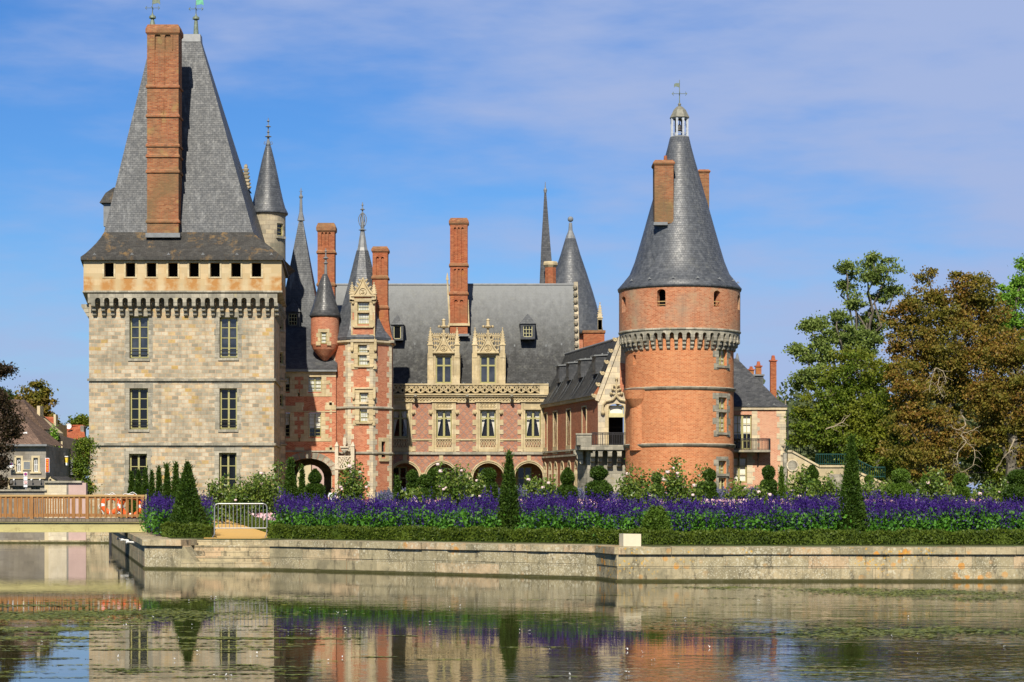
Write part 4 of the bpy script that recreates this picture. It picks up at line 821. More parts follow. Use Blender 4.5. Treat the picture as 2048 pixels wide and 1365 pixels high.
def pinnacle(parent, F, u, zb, zt, w, mat, d=.0, crock=4, name='pinnacle'):
    m = MB(); H = zt - zb; x, y, _ = F(u, 0, d)
    m.box(x - w, x + w, y - w, y + w, zb, zb + H * .45); m.box(x - w * 1.3, x + w * 1.3, y - w * 1.3, y + w * 1.3, zb + H * .42, zb + H * .47)
    m.rings([sq(x, y, w * .95, zb + H * .47), sq(x, y, w * .12, zt)])
    for i in range(crock):
        s = .1 + .8 * i / crock; ww = w * (1 - s) + .03; z = zb + H * (.5 + .5 * s)
        for s_ in (-1, 1): m.ball((x + s_ * ww, y - ww * .5, z), .055, 6)
    m.ball((x, y, zt), .07, 6)
    return m.build(name, M[mat], parent)
gable(dm, F, a + .1, b - .1, zg - .02, PZ(556, Dd), 'cream', ogee=.4, th=.35, d=-.08, crockets=4, cross=False)
for u in (a + .08, b - .08): pinnacle(dm, F, u, zg - .5, PZ(566, Dd), .17, 'cream', d=.05)
m = MB(); z = zg - .45; m.box(a - .1, b + .1, Dd - .12, Dd + .1, z, z + .16); m.build('dormer_cornice', M['cream'], dm)
# stack climbing the right-hand side
Dk = 161.4; c_ = chimney('chimney', T, 745, 775, 618, (556, 616), Dk, 1.3, slots=((514, 552, 2),), cap=.5, top=493)
m = MB(); F = Front(Dk); m.rings([[F(PX(p, Dk), PZ(y, Dk), d) for p, d in ((q0, -.0), (q1, -.0), (q1, 1.5), (q0, 1.5))] for y, q0, q1 in ((689, 746, 787), (682, 746, 787), (665, 746, 781), (640, 746, 777), (617, 745, 776))]); m.build('chimney_foot', M['chimney_brick'], T)
m = MB(); m.fbox(F, PX(747, Dk), PX(788.5, Dk), PZ(686, Dk), PZ(681, Dk), -.12, 1.3); m.build('chimney_cornice', M['grey_stone'], T)
# gothic portal at the foot
Dq = Df - .35; F = Front(Df - .03); Fd = facets[7]
FG = Flat(PX(690, Dq), Dq - .1, 1, -.12)
m = MB(); pw = 19 * Dq / K
m.wall(FG, -pw, pw, GZ - .2, PZ(915, Dq), [(-.52, .52, GZ - .1, PZ(938, Dq), .55)], .3)
m.fbox(FG, -pw, pw, PZ(915, Dq), PZ(912, Dq), -.08, .4); m.quad(FG(pw, GZ - .2, 0), FG(pw, GZ - .2, 1.0), FG(pw, PZ(915, Dq), 1.0), FG(pw, PZ(915, Dq), 0)); m.quad(FG(-pw, GZ - .2, 1.), FG(-pw, GZ - .2, 0), FG(-pw, PZ(915, Dq), 0), FG(-pw, PZ(915, Dq), 1.))
po = m.build('portal', M['pale_stone'], T)
m = MB(); m.fbox(FG, -.52, .52, GZ - .1, PZ(938, Dq), .28, .34); m.build('door', M['wood'], po)
for u in (-pw + .1, pw - .1):
    m = MB(); m.fbox(FG, u - .13, u + .13, GZ - .2, PZ(893, Dq), -.16, .2); m.rings([[FG(u + a * .15, PZ(893, Dq), d) for a, d in ((-1, -.2), (1, -.2), (1, .24), (-1, .24))], [FG(u + a * .02, PZ(884, Dq), d) for a, d in ((-1, -.02), (1, -.02), (1, .06), (-1, .06))]]); m.build('pilaster', M['pale_stone'], po)
gable(po, FG, -.62, .62, PZ(938, Dq), PZ(912, Dq), 'pale_stone', ogee=.7, th=.12, d=-.1, crockets=3, badge=False, cross=False)
m = MB(); m.fbox(FG, -.06, .06, PZ(912, Dq), PZ(890, Dq), -.1, .02); m.fbox(FG, -.28, .28, PZ(900, Dq), PZ(893, Dq), -.12, .05); m.fbox(FG, -.12, .12, PZ(890, Dq), PZ(876, Dq), -.12, .04); m.fbox(FG, -.34, .34, PZ(896, Dq), PZ(893, Dq), -.24, .05)
m.build('statue_niche', M['pale_stone'], po)
m = MB(); x, y, z = FG(0, PZ(904, Dq), -.2); m.ball((x, y, z), .16, 6); m.path([(x - .25, y, z + .14), (x, y, z + .05), (x + .25, y, z + .14)], .05, n=5); m.build('carved_eagle', M['grey_stone'], po)

# ================================================================== MAIN BUILDING
D_ = 170.0; F = Front(D_); B = thing('main_building', (PX(940, D_), 174, GZ), 'long pink lattice-brick range with round arcade, carved stone dormers and slate roof in the centre', 'building')
x0, x1 = PX(770, D_), PX(1086, D_); zs = PZ(907, D_); zc = PZ(803, D_)
cols_ = (800.5, 888, 976, 1066)
wh = [(PX(c - 15.5, D_), PX(c + 15.5, D_), PZ(876, D_), PZ(820, D_)) for c in cols_]
arcs = [(PX(c - r, D_), PX(c + r, D_), GZ - .3, PZ(926.5, D_), r * D_ / K * .98) for c, r in ((810, 28), (882.5, 30), (977, 31), (1058, 27.5))]
m = MB(); m.wall(F, x0, x1, GZ - .5, zs, arcs, .55); m.wall(F, x0, x1, zs, zc + .1, wh, .35)
m.build('wall', M['lattice'], B)
m = MB(); m.box(x0, x1 + 1.5, 182.5, 182.8, GZ - .5, 11); m.quad((x1, 170.56, GZ - .5), (x1 + .5, 182.6, GZ - .5), (x1 + .5, 182.6, 11), (x1, 170.56, 11)); m.build('rear_wall', M['cream'], B)
# archivolts: one continuous stone band per arch, meeting in stone piers
for (a, b, c, d, r) in arcs:
    m = MB(); um, hw = (a + b) / 2, (b - a) / 2; z0 = d - r; n = 16; t = .20
    for i in range(n):
        p, q = math.pi * i / n, math.pi * (i + 1) / n
        def e(al, k): return (um - (hw + k) * math.cos(al), z0 + (r + k) * math.sin(al))
        m.fprism(F, [e(q, 0.0), e(q, t), e(p, t), e(p, 0.0)], -.10, .10); m.fprism(F, [e(q, t * .62), e(q, t * 1.12), e(p, t * 1.12), e(p, t * .62)], -.17, -.101)
    m.fbox(F, um - .16, um + .16, d + .22, zs - .1, -.08, .05)
    m.build('arch_moulding', M['cream'], B)
pr = [(x0, arcs[0][0])] + [(arcs[i][1], arcs[i + 1][0]) for i in range(3)] + [(arcs[3][1], x1)]
for a, b in pr:
    if b - a > .02:
        m = MB(); m.fbox(F, a, b, GZ - .4, min(arcs[0][3] - arcs[0][4], PZ(955, D_)), -.06, .62)
        uu = (a + b) / 2
        m.fprism(F, [(a + .0, PZ(955, D_)), (b - .0, PZ(955, D_)), (uu + min(.2, (b - a) / 2), PZ(946, D_)), (uu - min(.2, (b - a) / 2), PZ(946, D_))], -.07, .05)
        m.build('arcade_pier', M['cream'], B)
# rear of the arcade with glazed doors
FR = Front(173.4); m = MB(); dh = [(PX(c - 16, 173.4), PX(c + 14, 173.4), GZ - .2, PZ(934, 173.4)) for c in (800, 880, 972, 1050)]
m.wall(FR, x0, x1 + 1, GZ - .5, zs, dh, .3); m.build('arcade_back_wall', M['brick'], B)
for h in dh: window(FR, h[0] + .02, h[1] - .02, h[2] + .1, h[3], B, d=.2, cols=2, rows=4, fr=.09, mull=.14, bar=.06, mf='paint_pale', glass='glass_dark', name='garden_door')
m = MB(); m.box(x0, x1 + .6, D_ + .56, 173.38, zs - .25, zs - .1); m.build('arcade_ceiling', M['render_wall'], B)
stringc('string_course', F, x0, x1, zs, B, 'grey_stone', out=.18, h=.20)
# windows with square hoods, toothed jambs and pierced stone aprons
for i, h in enumerate(wh):
    w = window(F, h[0] + .02, h[1] - .02, h[2] + .02, h[3] - .02, B, d=.24, cols=2, rows=1, fr=.09, mull=.17, transom=h[2] + (h[3] - h[2]) * .70, glass='clear', curtains=True, mf='paint')
    um = (h[0] + h[1]) / 2; q = MB()
    for s_, u in ((-1, h[0] - .004), (1, h[1] + .004)):
        q.fbox(F, min(u, u + s_ * .33), max(u, u + s_ * .33), zs + .12, h[3] + .7, -.10, .05)
        for k, (ya, yb) in enumerate(((820, 829), (840, 851), (860, 869), (878, 884), (893, 903))):
            q.fbox(F, min(u + s_ * .33, u + s_ * .62), max(u + s_ * .33, u + s_ * .62), PZ(yb, D_), PZ(ya, D_), -.05, .05)
        q.tube(F(u + s_ * .16, zs + .2, -.12), F(u + s_ * .16, h[3] + .5, -.12), .05, n=6)
        q.ball(F(u + s_ * .42, h[3] - .25, -.12), .15, 6)
    q.fbox(F, h[0] - .004, h[1] + .004, h[3] + .004, h[3] + .7, -.06, .05); q.fbox(F, h[0] - .45, h[1] + .45, h[3] + .62, h[3] + .72, -.22, .05)
    q.fbox(F, h[0] - .1, h[1] + .1, h[3] - .0, h[3] + .14, -.16, -.061)
    q.fbox(F, h[0] - .004, h[1] + .004, h[2] - .14, h[2] - .002, -.16, .2)
    q.fbox(F, h[0] - .004, h[1] + .004, zs + .12, PZ(895, D_), -.16, .05)
    q.build('window_surround', M['cream'], B)
    if 1 <= i <= 2:
        q = MB()
        for k in range(5):
            c = h[0] + (h[1] - h[0]) * (k + .5) / 5
            for zz in (h[3] + .26, h[3] + .5): q.path([F(c - .1, zz, -.09), F(c, zz + .1, -.09), F(c + .1, zz, -.09), F(c, zz - .1, -.09), F(c - .1, zz, -.09)], .028, n=4)
        q.build('carved_panel', M['cream'], B)
    q = MB(); zb_, zt_ = PZ(895, D_), h[2] - .14; n = 6
    for k in range(n):
        c0 = h[0] + (h[1] - h[0]) * k / n; c1 = h[0] + (h[1] - h[0]) * (k + 1) / n; cm_ = (c0 + c1) / 2; H = zt_ - zb_
        q.path([F(c0, zb_, -.08), F(cm_ - .02, zb_ + H * .35, -.08), F(c0 + .04, zb_ + H * .7, -.08), F(cm_, zt_, -.08)], .034, n=4); q.path([F(c1, zb_, -.08), F(cm_ + .02, zb_ + H * .35, -.08), F(c1 - .04, zb_ + H * .7, -.08), F(cm_, zt_, -.08)], .034, n=4)
    q.build('pierced_apron', M['cream'], B)
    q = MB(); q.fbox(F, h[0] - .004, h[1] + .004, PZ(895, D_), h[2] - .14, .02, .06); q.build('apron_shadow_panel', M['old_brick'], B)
m = MB(); z = PZ(879.5, D_)
for a, b in [(PX(a, D_), PX(b, D_)) for a, b in ((824, 864), (912, 952), (1000, 1042))]: m.fbox(F, a, b, z - .07, z + .05, -.10, .04)
m.build('sill_band', M['cream'], B)
# cornice with carved frieze, gargoyles and openwork balustrade
m = MB(); xe = PX(1096, D_ - .4)
for (ya, yb, o) in ((806, 803, .12), (803, 794, .06), (794, 791, .26), (791, 788, .36)): m.fbox(F, x0, xe, PZ(ya, D_), PZ(yb, D_), -o, .3)
m.build('cornice', M['cream'], B)
m = MB(); n = 44
for k in range(n):
    u = PX(789, D_) + (PX(1080, D_) - PX(789, D_)) * k / n; p_ = .27; zz = PZ(798.5, D_)
    m.path([F(u, zz - .1, -.10), F(u + p_ * .3, zz + .12, -.12), F(u + p_ * .6, zz + .02, -.10), F(u + p_ * .9, zz - .1, -.10)], .045, n=4); m.ball(F(u + p_ * .5, zz + .1, -.12), .055, 5)
m.build('frieze', M['cream'], B)
for px_ in (831, 934, 1023):
    m = MB(); u = PX(px_, D_); zz = PZ(797, D_); m.path([F(u, zz, 0), F(u + .02, zz + .02, -.35), F(u + .03, zz + .12, -.75)], .17, .10, 6); m.ball(F(u + .03, zz + .16, -.85), .14, 6); m.tube(F(u - .1, zz - .02, -.3), F(u - .06, zz - .28, -.36), .05, n=4); m.tube(F(u + .1, zz - .02, -.3), F(u + .1, zz - .28, -.36), .05, n=4); m.build('gargoyle', M['grey_stone'], B)
def tracery(m, F, u0, u1, v0, v1, n, d, r=.045):
    w = (u1 - u0) / n; H = v1 - v0
    for k in range(n):
        a = u0 + k * w; c = a + w / 2; b = a + w
        for s_, e in ((1, a), (-1, b)):
            def q(x, z): return F(e + s_ * x * w, v0 + z * H, d)
            m.path([q(0, 1.0), q(.10, .62), q(.30, .42), q(.5, .30)], r, n=4); m.path([q(0, .05), q(.22, .10), q(.40, .30), q(.40, .55), q(.5, .98)], r, n=4); m.path([q(.0, .55), q(.18, .75), q(.34, .92), q(.5, .98)], r * .9, n=4); m.path([q(.12, .62), q(.2, .3), q(.05, .05)], r * .8, n=4)
m = MB(); tracery(m, F, PX(787, D_), PX(1079, D_), PZ(787, D_), PZ(771, D_), 16, -.22, .058); m.build('openwork_balustrade', M['cream'], B)
m = MB(); m.fbox(F, PX(786, D_), PX(1097, D_), PZ(771, D_), PZ(768, D_), -.34, -.06); m.fbox(F, PX(1079, D_), PX(1097, D_), PZ(788, D_), PZ(771, D_), -.30, .1); m.build('balustrade_rail', M['cream'], B)
# roof
zE, zR, DR = PZ(774, 170.9), PZ(570, 177.0), 177.0; xa, xb = PX(672, DR), PX(1147, DR)
m = MB(); xw0 = PX(700, 171)
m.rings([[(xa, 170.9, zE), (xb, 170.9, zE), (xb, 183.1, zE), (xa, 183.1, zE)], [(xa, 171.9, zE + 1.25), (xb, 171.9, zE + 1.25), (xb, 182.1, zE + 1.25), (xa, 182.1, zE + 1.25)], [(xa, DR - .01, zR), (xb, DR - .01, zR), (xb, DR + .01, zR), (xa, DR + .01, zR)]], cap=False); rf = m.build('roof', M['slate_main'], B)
m = MB(); m.tube((xa, DR, zR), (xb, DR, zR), .12, n=6); m.box(xa, xb, DR - .28, DR - .26, zR - .45, zR - .03) if 0 else None; m.build('ridge_cap', M['lead'], rf)
m = MB()
for k in range(12): 
    px_ = 815 + k * 28
    if not (850 < px_ < 925 or 940 < px_ < 1015): snow_hook(m, PX(px_, 171), 171.2, zE + .25)
for px_, y in ((1029, 690), (1092, 690), (1123, 687), (830, 686)): 
    s = (774 - y) / 204; yy = 171.3 + 5.6 * s; m.box(PX(px_, yy) - .06, PX(px_, yy) + .06, yy - .25, yy - .15, PZ(y + 6, yy), PZ(y, yy))
m.build('roof_hook', M['lead'], rf)
# right-hand gable parapet with crockets
m = MB(); xg = xb + .02
def slope(t): return (170.9 + t * 6.1, zE + t * (zR - zE) + .25)
for k in range(14):
    (ya, za), (yb, zb_) = slope(k / 14), slope((k + 1) / 14)
    m.hexa([(xg, ya, za - 1.1), (xg + .34, ya, za - 1.1), (xg + .34, yb, zb_ - 1.1), (xg, yb, zb_ - 1.1), (xg, ya, za), (xg + .34, ya, za), (xg + .34, yb, zb_), (xg, yb, zb_)])
    m.ball((xg + .1, ya - .15, za + .1), .2, 6)
for k in range(14):
    (ya, za), (yb, zb_) = slope(k / 14), slope((k + 1) / 14); m.quad((xg + .17, ya, GZ + 5), (xg + .17, yb, GZ + 5), (xg + .17, yb, zb_ - 1), (xg + .17, ya, za - 1))
m.build('gable_parapet', M['turret_stone'], B)
small_dormer(B, 1041, 1070, 627, 648, 679, 172.5, 652, 674, 2.2); small_dormer(B, 783, 806, 628, 650, 681, 172.5, 652, 678, 2.2, cols=0, rows=1)
# carved stone dormers
for (pa, pb, pm) in ((855, 920, 887.5), (944, 1011, 976)):
    Dd = 170.45; Fd = Front(Dd); a, b = PX(pa, Dd), PX(pb, Dd); um = PX(pm, Dd); h = (um - .64, um + .64, PZ(767, Dd), PZ(713, Dd)); zt_ = PZ(707, Dd)
    m = MB(); m.wall(Fd, a, b, PZ(772, Dd), zt_, [h], .3)
    m.quad(Fd(b, PZ(772, Dd), 0), Fd(b, PZ(772, Dd), 2.6), Fd(b, zt_, 2.6), Fd(b, zt_, 0)); m.quad(Fd(a, PZ(772, Dd), 2.6), Fd(a, PZ(772, Dd), 0), Fd(a, zt_, 0), Fd(a, zt_, 2.6)); m.quad(Fd(a, zt_, 0), Fd(b, zt_, 0), Fd(b, zt_, 2.6), Fd(a, zt_, 2.6))
    dm = m.build('stone_dormer', M['cream'], B)
    window(Fd, h[0] + .01, h[1] - .01, h[2] + .01, h[3] - .01, dm, d=.22, cols=2, rows=1, fr=.08, mull=.17, transom=h[2] + (h[3] - h[2]) * .66, glass='glass')
    q = MB()
    for s_, u in ((-1, h[0]), (1, h[1])):
        q.tube(Fd(u + s_ * .1, PZ(770, Dd), -.04), Fd(u + s_ * .1, h[3] + .12, -.04), .05, n=6); q.tube(Fd(u + s_ * .22, PZ(770, Dd), -.03), Fd(u + s_ * .22, h[3] + .2, -.03), .035, n=6)
    q.tube(Fd(h[0] - .22, h[3] + .2, -.03), Fd(h[1] + .22, h[3] + .2, -.03), .06, n=6)
    for u in (a + .27, b - .27): q.fbox(Fd, u - .26, u + .26, PZ(772, Dd), PZ(755, Dd), -.16, .02); q.fbox(Fd, u - .2, u + .2, PZ(755, Dd), PZ(715, Dd), -.10, .02)
    q.build('dormer_moulding', M['cream'], dm)
    for u in (a + .24, b - .24): pinnacle(dm, Fd, u, PZ(716, Dd), PZ(657, Dd), .19, 'cream', d=.05, crock=5)
    gable(dm, Fd, um - .80, um + .80, PZ(706, Dd), PZ(666, Dd), 'cream', ogee=.62, th=.25, d=-.14, crockets=5)
    q = MB()      # openwork screen behind the gable
    zA, zB = PZ(704, Dd), PZ(671, Dd)
    q.tube(Fd(a + .3, zB, .12), Fd(b - .3, zB, .12), .07, n=5); q.tube(Fd(a + .3, zA + .5, .12), Fd(b - .3, zA + .5, .12), .05, n=5); n = 10
    for k in range(n + 1):
        u = a + .4 + (b - a - .8) * k / n; q.tube(Fd(u, zA, .12), Fd(u, zB, .12), .036, n=4); q.ball(Fd(u, zB + .13, .12), .07, 5)
        if k < n:
            w = (b - a - .8) / n; q.path([Fd(u, zB - .30, .12), Fd(u + w * .5, zB - .05, .12), Fd(u + w, zB - .30, .12)], .04, n=4); q.path([Fd(u, zA + .75, .12), Fd(u + w * .5, zA + .95, .12), Fd(u + w, zA + .75, .12)], .035, n=4)
    q.build('openwork_screen', M['cream'], dm)
# central stack
Dk = 173.3; c_ = chimney('chimney', B, 900, 935, 668, (531, 588), Dk, 1.15, slots=((455, 523, 3), (538, 578, 3), (600, 645, 2)), cap=.6, top=436)
m = MB(); Fk = Front(Dk); a, b = PX(898, Dk), PX(939, Dk); m.fbox(Fk, a - .05, b + .02, PZ(652, Dk), PZ(647, Dk), -.12, 1.2)
m.fprism(Fk, [(a, PZ(650, Dk)), (a + .15, PZ(650, Dk)), (a - .08, PZ(560, Dk)), (a - .22, PZ(556, Dk))], .1, .5); m.fprism(Fk, [(b - .12, PZ(650, Dk)), (b + .0, PZ(650, Dk)), (b - .08, PZ(600, Dk)), (b - .12, PZ(600, Dk))], -.03, .5); m.rings([sq(a - .15, Dk + .3, .12, PZ(560, Dk)), sq(a - .15, Dk + .3, .02, PZ(545, Dk))]); m.build('chimney_frame', M['cream'], B)
m = MB(); m.fbox(Fk, a, b - .02, PZ(673, Dk), PZ(668, Dk), -.1, .2); m.build('chimney_flashing', M['lead'], B)

# ================================================================== ROOFS BEHIND THE MAIN BUILDING
D_ = 190.0; xc = PX(1150, D_); T = thing('rear_cone_tower', (xc, D_, GZ), 'broad slate cone topped by a ball, rising behind the right end of the main roof', 'tower')
m = MB(); m.lathe(xc - 8 * D_ / K, D_, [(56 * D_ / K, GZ), (56 * D_ / K, PZ(664, D_))], 40); m.build('wall', M['brick'], T)
cone('conical_roof', T, 1141, D_, [(68, 672), (66, 664), (58, 630), (45, 585), (32, 545), (20, 510), (10.5, 478)], 'slate_cone')
m = MB(); x = PX(1141, D_); m.lathe(x, D_, [(.50, PZ(480, D_)), (.42, PZ(474, D_)), (.20, PZ(462, D_)), (.14, PZ(446, D_))], 12); m.ball((x, D_, PZ(439, D_)), .26, 12); m.build('finial', M['lead'], T)
D_ = 183; T = thing('thin_spire', (PX(1092, D_), D_, GZ), 'needle-thin dark slate spire behind the main roof', 'tower')
m = MB(); x = PX(1093, D_); m.lathe(x, D_, [(14 * D_ / K, GZ), (14 * D_ / K, PZ(575, D_))], 8); m.build('wall', M['brick'], T)
m = MB(); m.rings([[(PX(1093, D_) + w * a * D_ / K + o * D_ / K, D_ + w * b * D_ / K, PZ(y, D_)) for a, b in ((-1, -1), (1, -1), (1, 1), (-1, 1))] for w, o, y in ((15, 0, 590), (13.5, 0, 560), (9, -1.5, 490), (5, -2, 430), (2, -2.5, 385))]); m.build('spire', M['slate_dark'], T)
m = MB(); x = PX(1090.5, D_); m.lathe(x, D_, [(.12, PZ(386, D_)), (.16, PZ(380, D_)), (.05, PZ(376, D_)), (.02, PZ(364, D_))], 6); m.build('finial', M['lead'], T)
T = thing('octagonal_chimney', (PX(1101, 182), 182, GZ), 'dark octagonal brick chimney stack with pale stone rim beside the thin spire', 'chimney')
m = MB(); x = PX(1101, 181.5); m.lathe(x, 181.5, [(.50, GZ), (.50, PZ(535, 181.5))], 8, rot=.39); m.build('stack', M['chimney_brick'], T)
m = MB(); m.lathe(x, 181.5, [(.5, PZ(536, 181.5)), (.66, PZ(531, 181.5)), (.66, PZ(527, 181.5)), (.6, PZ(524, 181.5))], 8, rot=.39); m.build('stone_rim', M['cream'], T)
T = thing('gable_stack', (PX(1187, 178), 178, GZ), 'low broad red brick chimney block behind the ridge of the right wing', 'chimney')
m = MB(); m.box(PX(1167, 178), PX(1209, 178), 178, 179.4, GZ, PZ(665, 178)); m.build('stack', M['chimney_brick'], T); m = MB(); m.box(PX(1165, 178), PX(1211, 178), 177.9, 179.5, PZ(666, 178), PZ(661, 178)); m.build('brick_rim', M['old_brick'], T)
D_ = 186; T = thing('rear_pinnacle', (PX(1200, D_), D_, GZ), 'crocketed stone pinnacle standing right of the rear slate cone', 'pinnacle'); m = MB(); m.box(PX(1196, D_), PX(1204, D_), D_, D_ + .4, GZ, PZ(640, D_)); m.build('shaft', M['cream'], T)
pinnacle(T, Front(D_ + .2), PX(1200, D_), PZ(660, D_), PZ(606, D_), .2, 'cream', crock=5)
D_ = 205; T = thing('rear_court_building', (PX(622, D_), D_ + 3, GZ), 'pale sunlit building seen through the carriage arch', 'building'); m = MB(); m.box(PX(560, D_), PX(622, D_), D_, D_ + 5, GZ - .5, 9); m.build('wall', M['render_wall'], T); m = MB(); m.box(PX(623, D_), PX(680, D_), D_ + .5, D_ + 5, GZ - .5, 8); m.build('side_wall', M['pinkwall'], T)
# ================================================================== RIGHT WING (seen obliquely)
A0, A1 = (2.55, 170.0), (6.25, 152.6)           # left wall: far end, near end
wl_ = math.hypot(A1[0] - A0[0], A1[1] - A0[1]); FW = Flat(A0[0], A0[1], A1[0] - A0[0], A1[1] - A0[1])
T = thing('right_wing', (8.5, 158, GZ), 'brick wing left of the round tower, with four slate dormers and stone balcony', 'building')
ze = 9.55
def uw(px):   # distance along the wing wall where a photo column meets it
    k = (px - CX) / K; return (k * A0[1] - A0[0]) / ((A1[0] - A0[0]) / wl_ - k * (A1[1] - A0[1]) / wl_)
nic = [(uw(c) - w, uw(c) + w, 5.55 + .55, 8.85) for c, w in ((1091, .62), (1111, .62), (1137.5, .62), (1169, .62))]
arw = [(uw(c) - w, uw(c) + w, GZ + .9, 5.0 - .15, w * 1.9) for c, w in ((1090.5, .42), (1101, .48), (1112, .48), (1125, .50), (1139, .50), (1153, .50))]
m = MB(); m.wall(FW, 0, wl_, GZ - .5, ze, nic + arw, .55); m.build('wall', M['wing_brick'], T)
m = MB()
for h in nic + arw: m.fbox(FW, h[0], h[1], h[2], h[3], .55, .60)
m.build('recess_back', M['opening'], T)
for h in nic:
    m = MB()
    m.fprism(FW, [(h[0] - .16, h[2] - .6), (h[1] + .16, h[2] - .6), (h[1] + .16, h[2]), (h[0] - .16, h[2])], -.06, .5)
    m.fbox(FW, h[0] - .13, h[0], h[2], h[3] + .1, -.05, .54); m.fbox(FW, h[1], h[1] + .13, h[2], h[3] + .1, -.05, .54); m.fbox(FW, h[0], h[1], h[3], h[3] + .1, -.05, .5)
    m.build('window_surround', M['cream'], T)
m = MB()
for h in arw:
    um, hw = (h[0] + h[1]) / 2, (h[1] - h[0]) / 2; z0 = h[3] - h[4]; n = 8
    for i in range(n):
        p, q = math.pi * i / n, math.pi * (i + 1) / n
        def e(al, k): return (um - (hw + k) * math.cos(al), z0 + (h[4] + k) * math.sin(al))
        m.fprism(FW, [e(q, 0), e(q, .13), e(p, .13), e(p, 0)], -.06, .54)
    m.fbox(FW, um - hw - .12, um - hw, h[2], z0, -.05, .54); m.fbox(FW, um + hw, um + hw + .12, h[2], z0, -.05, .54)
m.fbox(FW, arw[0][0] - .5, arw[-1][1] + .4, GZ + .7, GZ + .9, -.1, .5)
m.build('blind_arcade', M['cream'], T)
stringc('string_course', FW, 0, wl_, 6.02 - .3, T, out=.14, h=.14); stringc('lower_string_course', FW, 0, wl_, 5.42 - .1, T, out=.16, h=.14)
stringc('cornice', FW, 0, wl_, ze - .1, T, 'cream', out=.22, h=.28)
# bell-cast roof: ridge from the gable to the main roof
RG0, RG1 = Vector((4.35, 171.0, 13.75)), Vector((7.87, 152.9, 13.75))
E0, E1 = Vector((A0[0] - .45, A0[1] + .6, ze)), Vector((A1[0] - .42, A1[1] + .25, ze)); n = 10
def rp(s, t):   # s 0 eave..1 ridge, t 0 far..1 near
    e = E0.lerp(E1, t); r = RG0.lerp(RG1, t); h = s ** 0.72 * .62 + s * .38
    return Vector((e.x + (r.x - e.x) * (s ** 1.0), e.y + (r.y - e.y) * s, e.z + (r.z - e.z) * (s ** 1.5 * .55 + s * .45)))
m = MB(); cols2 = 24
for i in range(n):
    for j in range(cols2): m.quad(rp(i / n, j / cols2), rp(i / n, (j + 1) / cols2), rp((i + 1) / n, (j + 1) / cols2), rp((i + 1) / n, j / cols2))
rr0, rr1 = Vector((8.6, 171.5, ze)), Vector((9.6, 152.9, ze)); m.quad(RG0, RG1, rr1, rr0)
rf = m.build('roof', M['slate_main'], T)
m = MB(); m.tube(RG0, RG1, .1, n=6); 
for k in range(9):
    p = rp(.80, .12 + k * .1); m.box(p.x - .16, p.x - .06, p.y - .05, p.y + .05, p.z, p.z + .12)
m.build('ridge_cap', M['lead'], rf)
for px_, y in ((1129, 738), (1149, 731), (1173, 726), (1202, 717)):
    # box dormer with a flat lead top growing out of the slope
    t = None; best = 9e9
    for k in range(201):
        q = rp(.60, k / 200); e = abs(CX + q.x / q.y * K - px_)
        if e < best: best, t = e, k / 200
    p = rp(.60, t); hwid = .52; ax = Vector((A1[0] - A0[0], A1[1] - A0[1], 0)).normalized(); out_ = Vector((ax.y, -ax.x, 0)) * 1.0; out_ = Vector((-abs(out_.x), -abs(out_.y) * .2, 0)).normalized() if out_.x > 0 else out_
    b0 = p + out_ * .55; zt_ = p.z + .75; m = MB()
    def dp(u, d, z): q = b0 + ax * u - out_ * d; return (q.x, q.y, z)
    m.hexa([dp(hwid, 0, p.z - .55), dp(hwid, 1.5, p.z - .2), dp(-hwid, 1.5, p.z - .2), dp(-hwid, 0, p.z - .55), dp(hwid, 0, zt_), dp(hwid, 1.5, zt_), dp(-hwid, 1.5, zt_), dp(-hwid, 0, zt_)]); o = m.build('slate_dormer', M['slate_dark'], T)
    m = MB(); m.hexa([dp(hwid + .1, -.14, zt_), dp(hwid + .1, 1.6, zt_ + .12), dp(-hwid - .1, 1.6, zt_ + .12), dp(-hwid - .1, -.14, zt_), dp(hwid + .1, -.14, zt_ + .1), dp(hwid + .1, 1.6, zt_ + .22), dp(-hwid - .1, 1.6, zt_ + .22), dp(-hwid - .1, -.14, zt_ + .1)]); m.build('lead_top', M['lead'], o)
    m = MB(); m.hexa([dp(hwid - .14, -.02, p.z - .3), dp(hwid - .14, .02, p.z - .3), dp(-hwid + .14, .02, p.z - .3), dp(-hwid + .14, -.02, p.z - .3), dp(hwid - .14, -.02, zt_ - .14), dp(hwid - .14, .02, zt_ - .14), dp(-hwid + .14, .02, zt_ - .14), dp(-hwid + .14, -.02, zt_ - .14)]); m.build('shutter', M['slate_dark'], o)
    for s_ in (-1, 1):
        m = MB(); pts = []
        for k in range(7):
            q = rp(.50 - k * .075, min(1, max(0, t + s_ * hwid / wl_))); pts.append(q + out_ * .05 + Vector((0, 0, .03)))
        m.path(pts, .045, .02, 4)
        m.build('lead_valley', M['slate'], o)
# gable end facing the garden with the balcony door
Dg = 152.6; F = Front(Dg); gx0, gx1, gxm = A1[0], 9.6, 7.87; dr = (PX(1217, Dg), PX(1248, Dg), 5.85, PZ(808, Dg), .28); zdoor = 9.2
m = MB(); m.wall(F, gx0, gx1, GZ - .5, ze, [(dr[0], dr[1], 5.85, dr[3], .28)], .4)
m.fprism(F, [(gx0, ze), (gx1, ze), (gxm + .05, 13.9), (gxm - .05, 13.9)], 0, .4); g_ = m.build('gable_wall', M['quoin'], T)
m = MB(); m.fprism(F, [(dr[1] + .3, 6.0), (gx1, 6.0), (gx1, ze + .0), (8.75, 11.8), (PX(1240, Dg), 11.9), (PX(1240, Dg), 9.9), (dr[1] + .3, 9.6)], -.012, .02); m.build('brick_patch', M['brick'], g_)
m = MB(); sl0, sl1 = Vector((gx0 - .22, 0, ze - .35)), Vector((gxm, 0, 14.1)); kk = 12
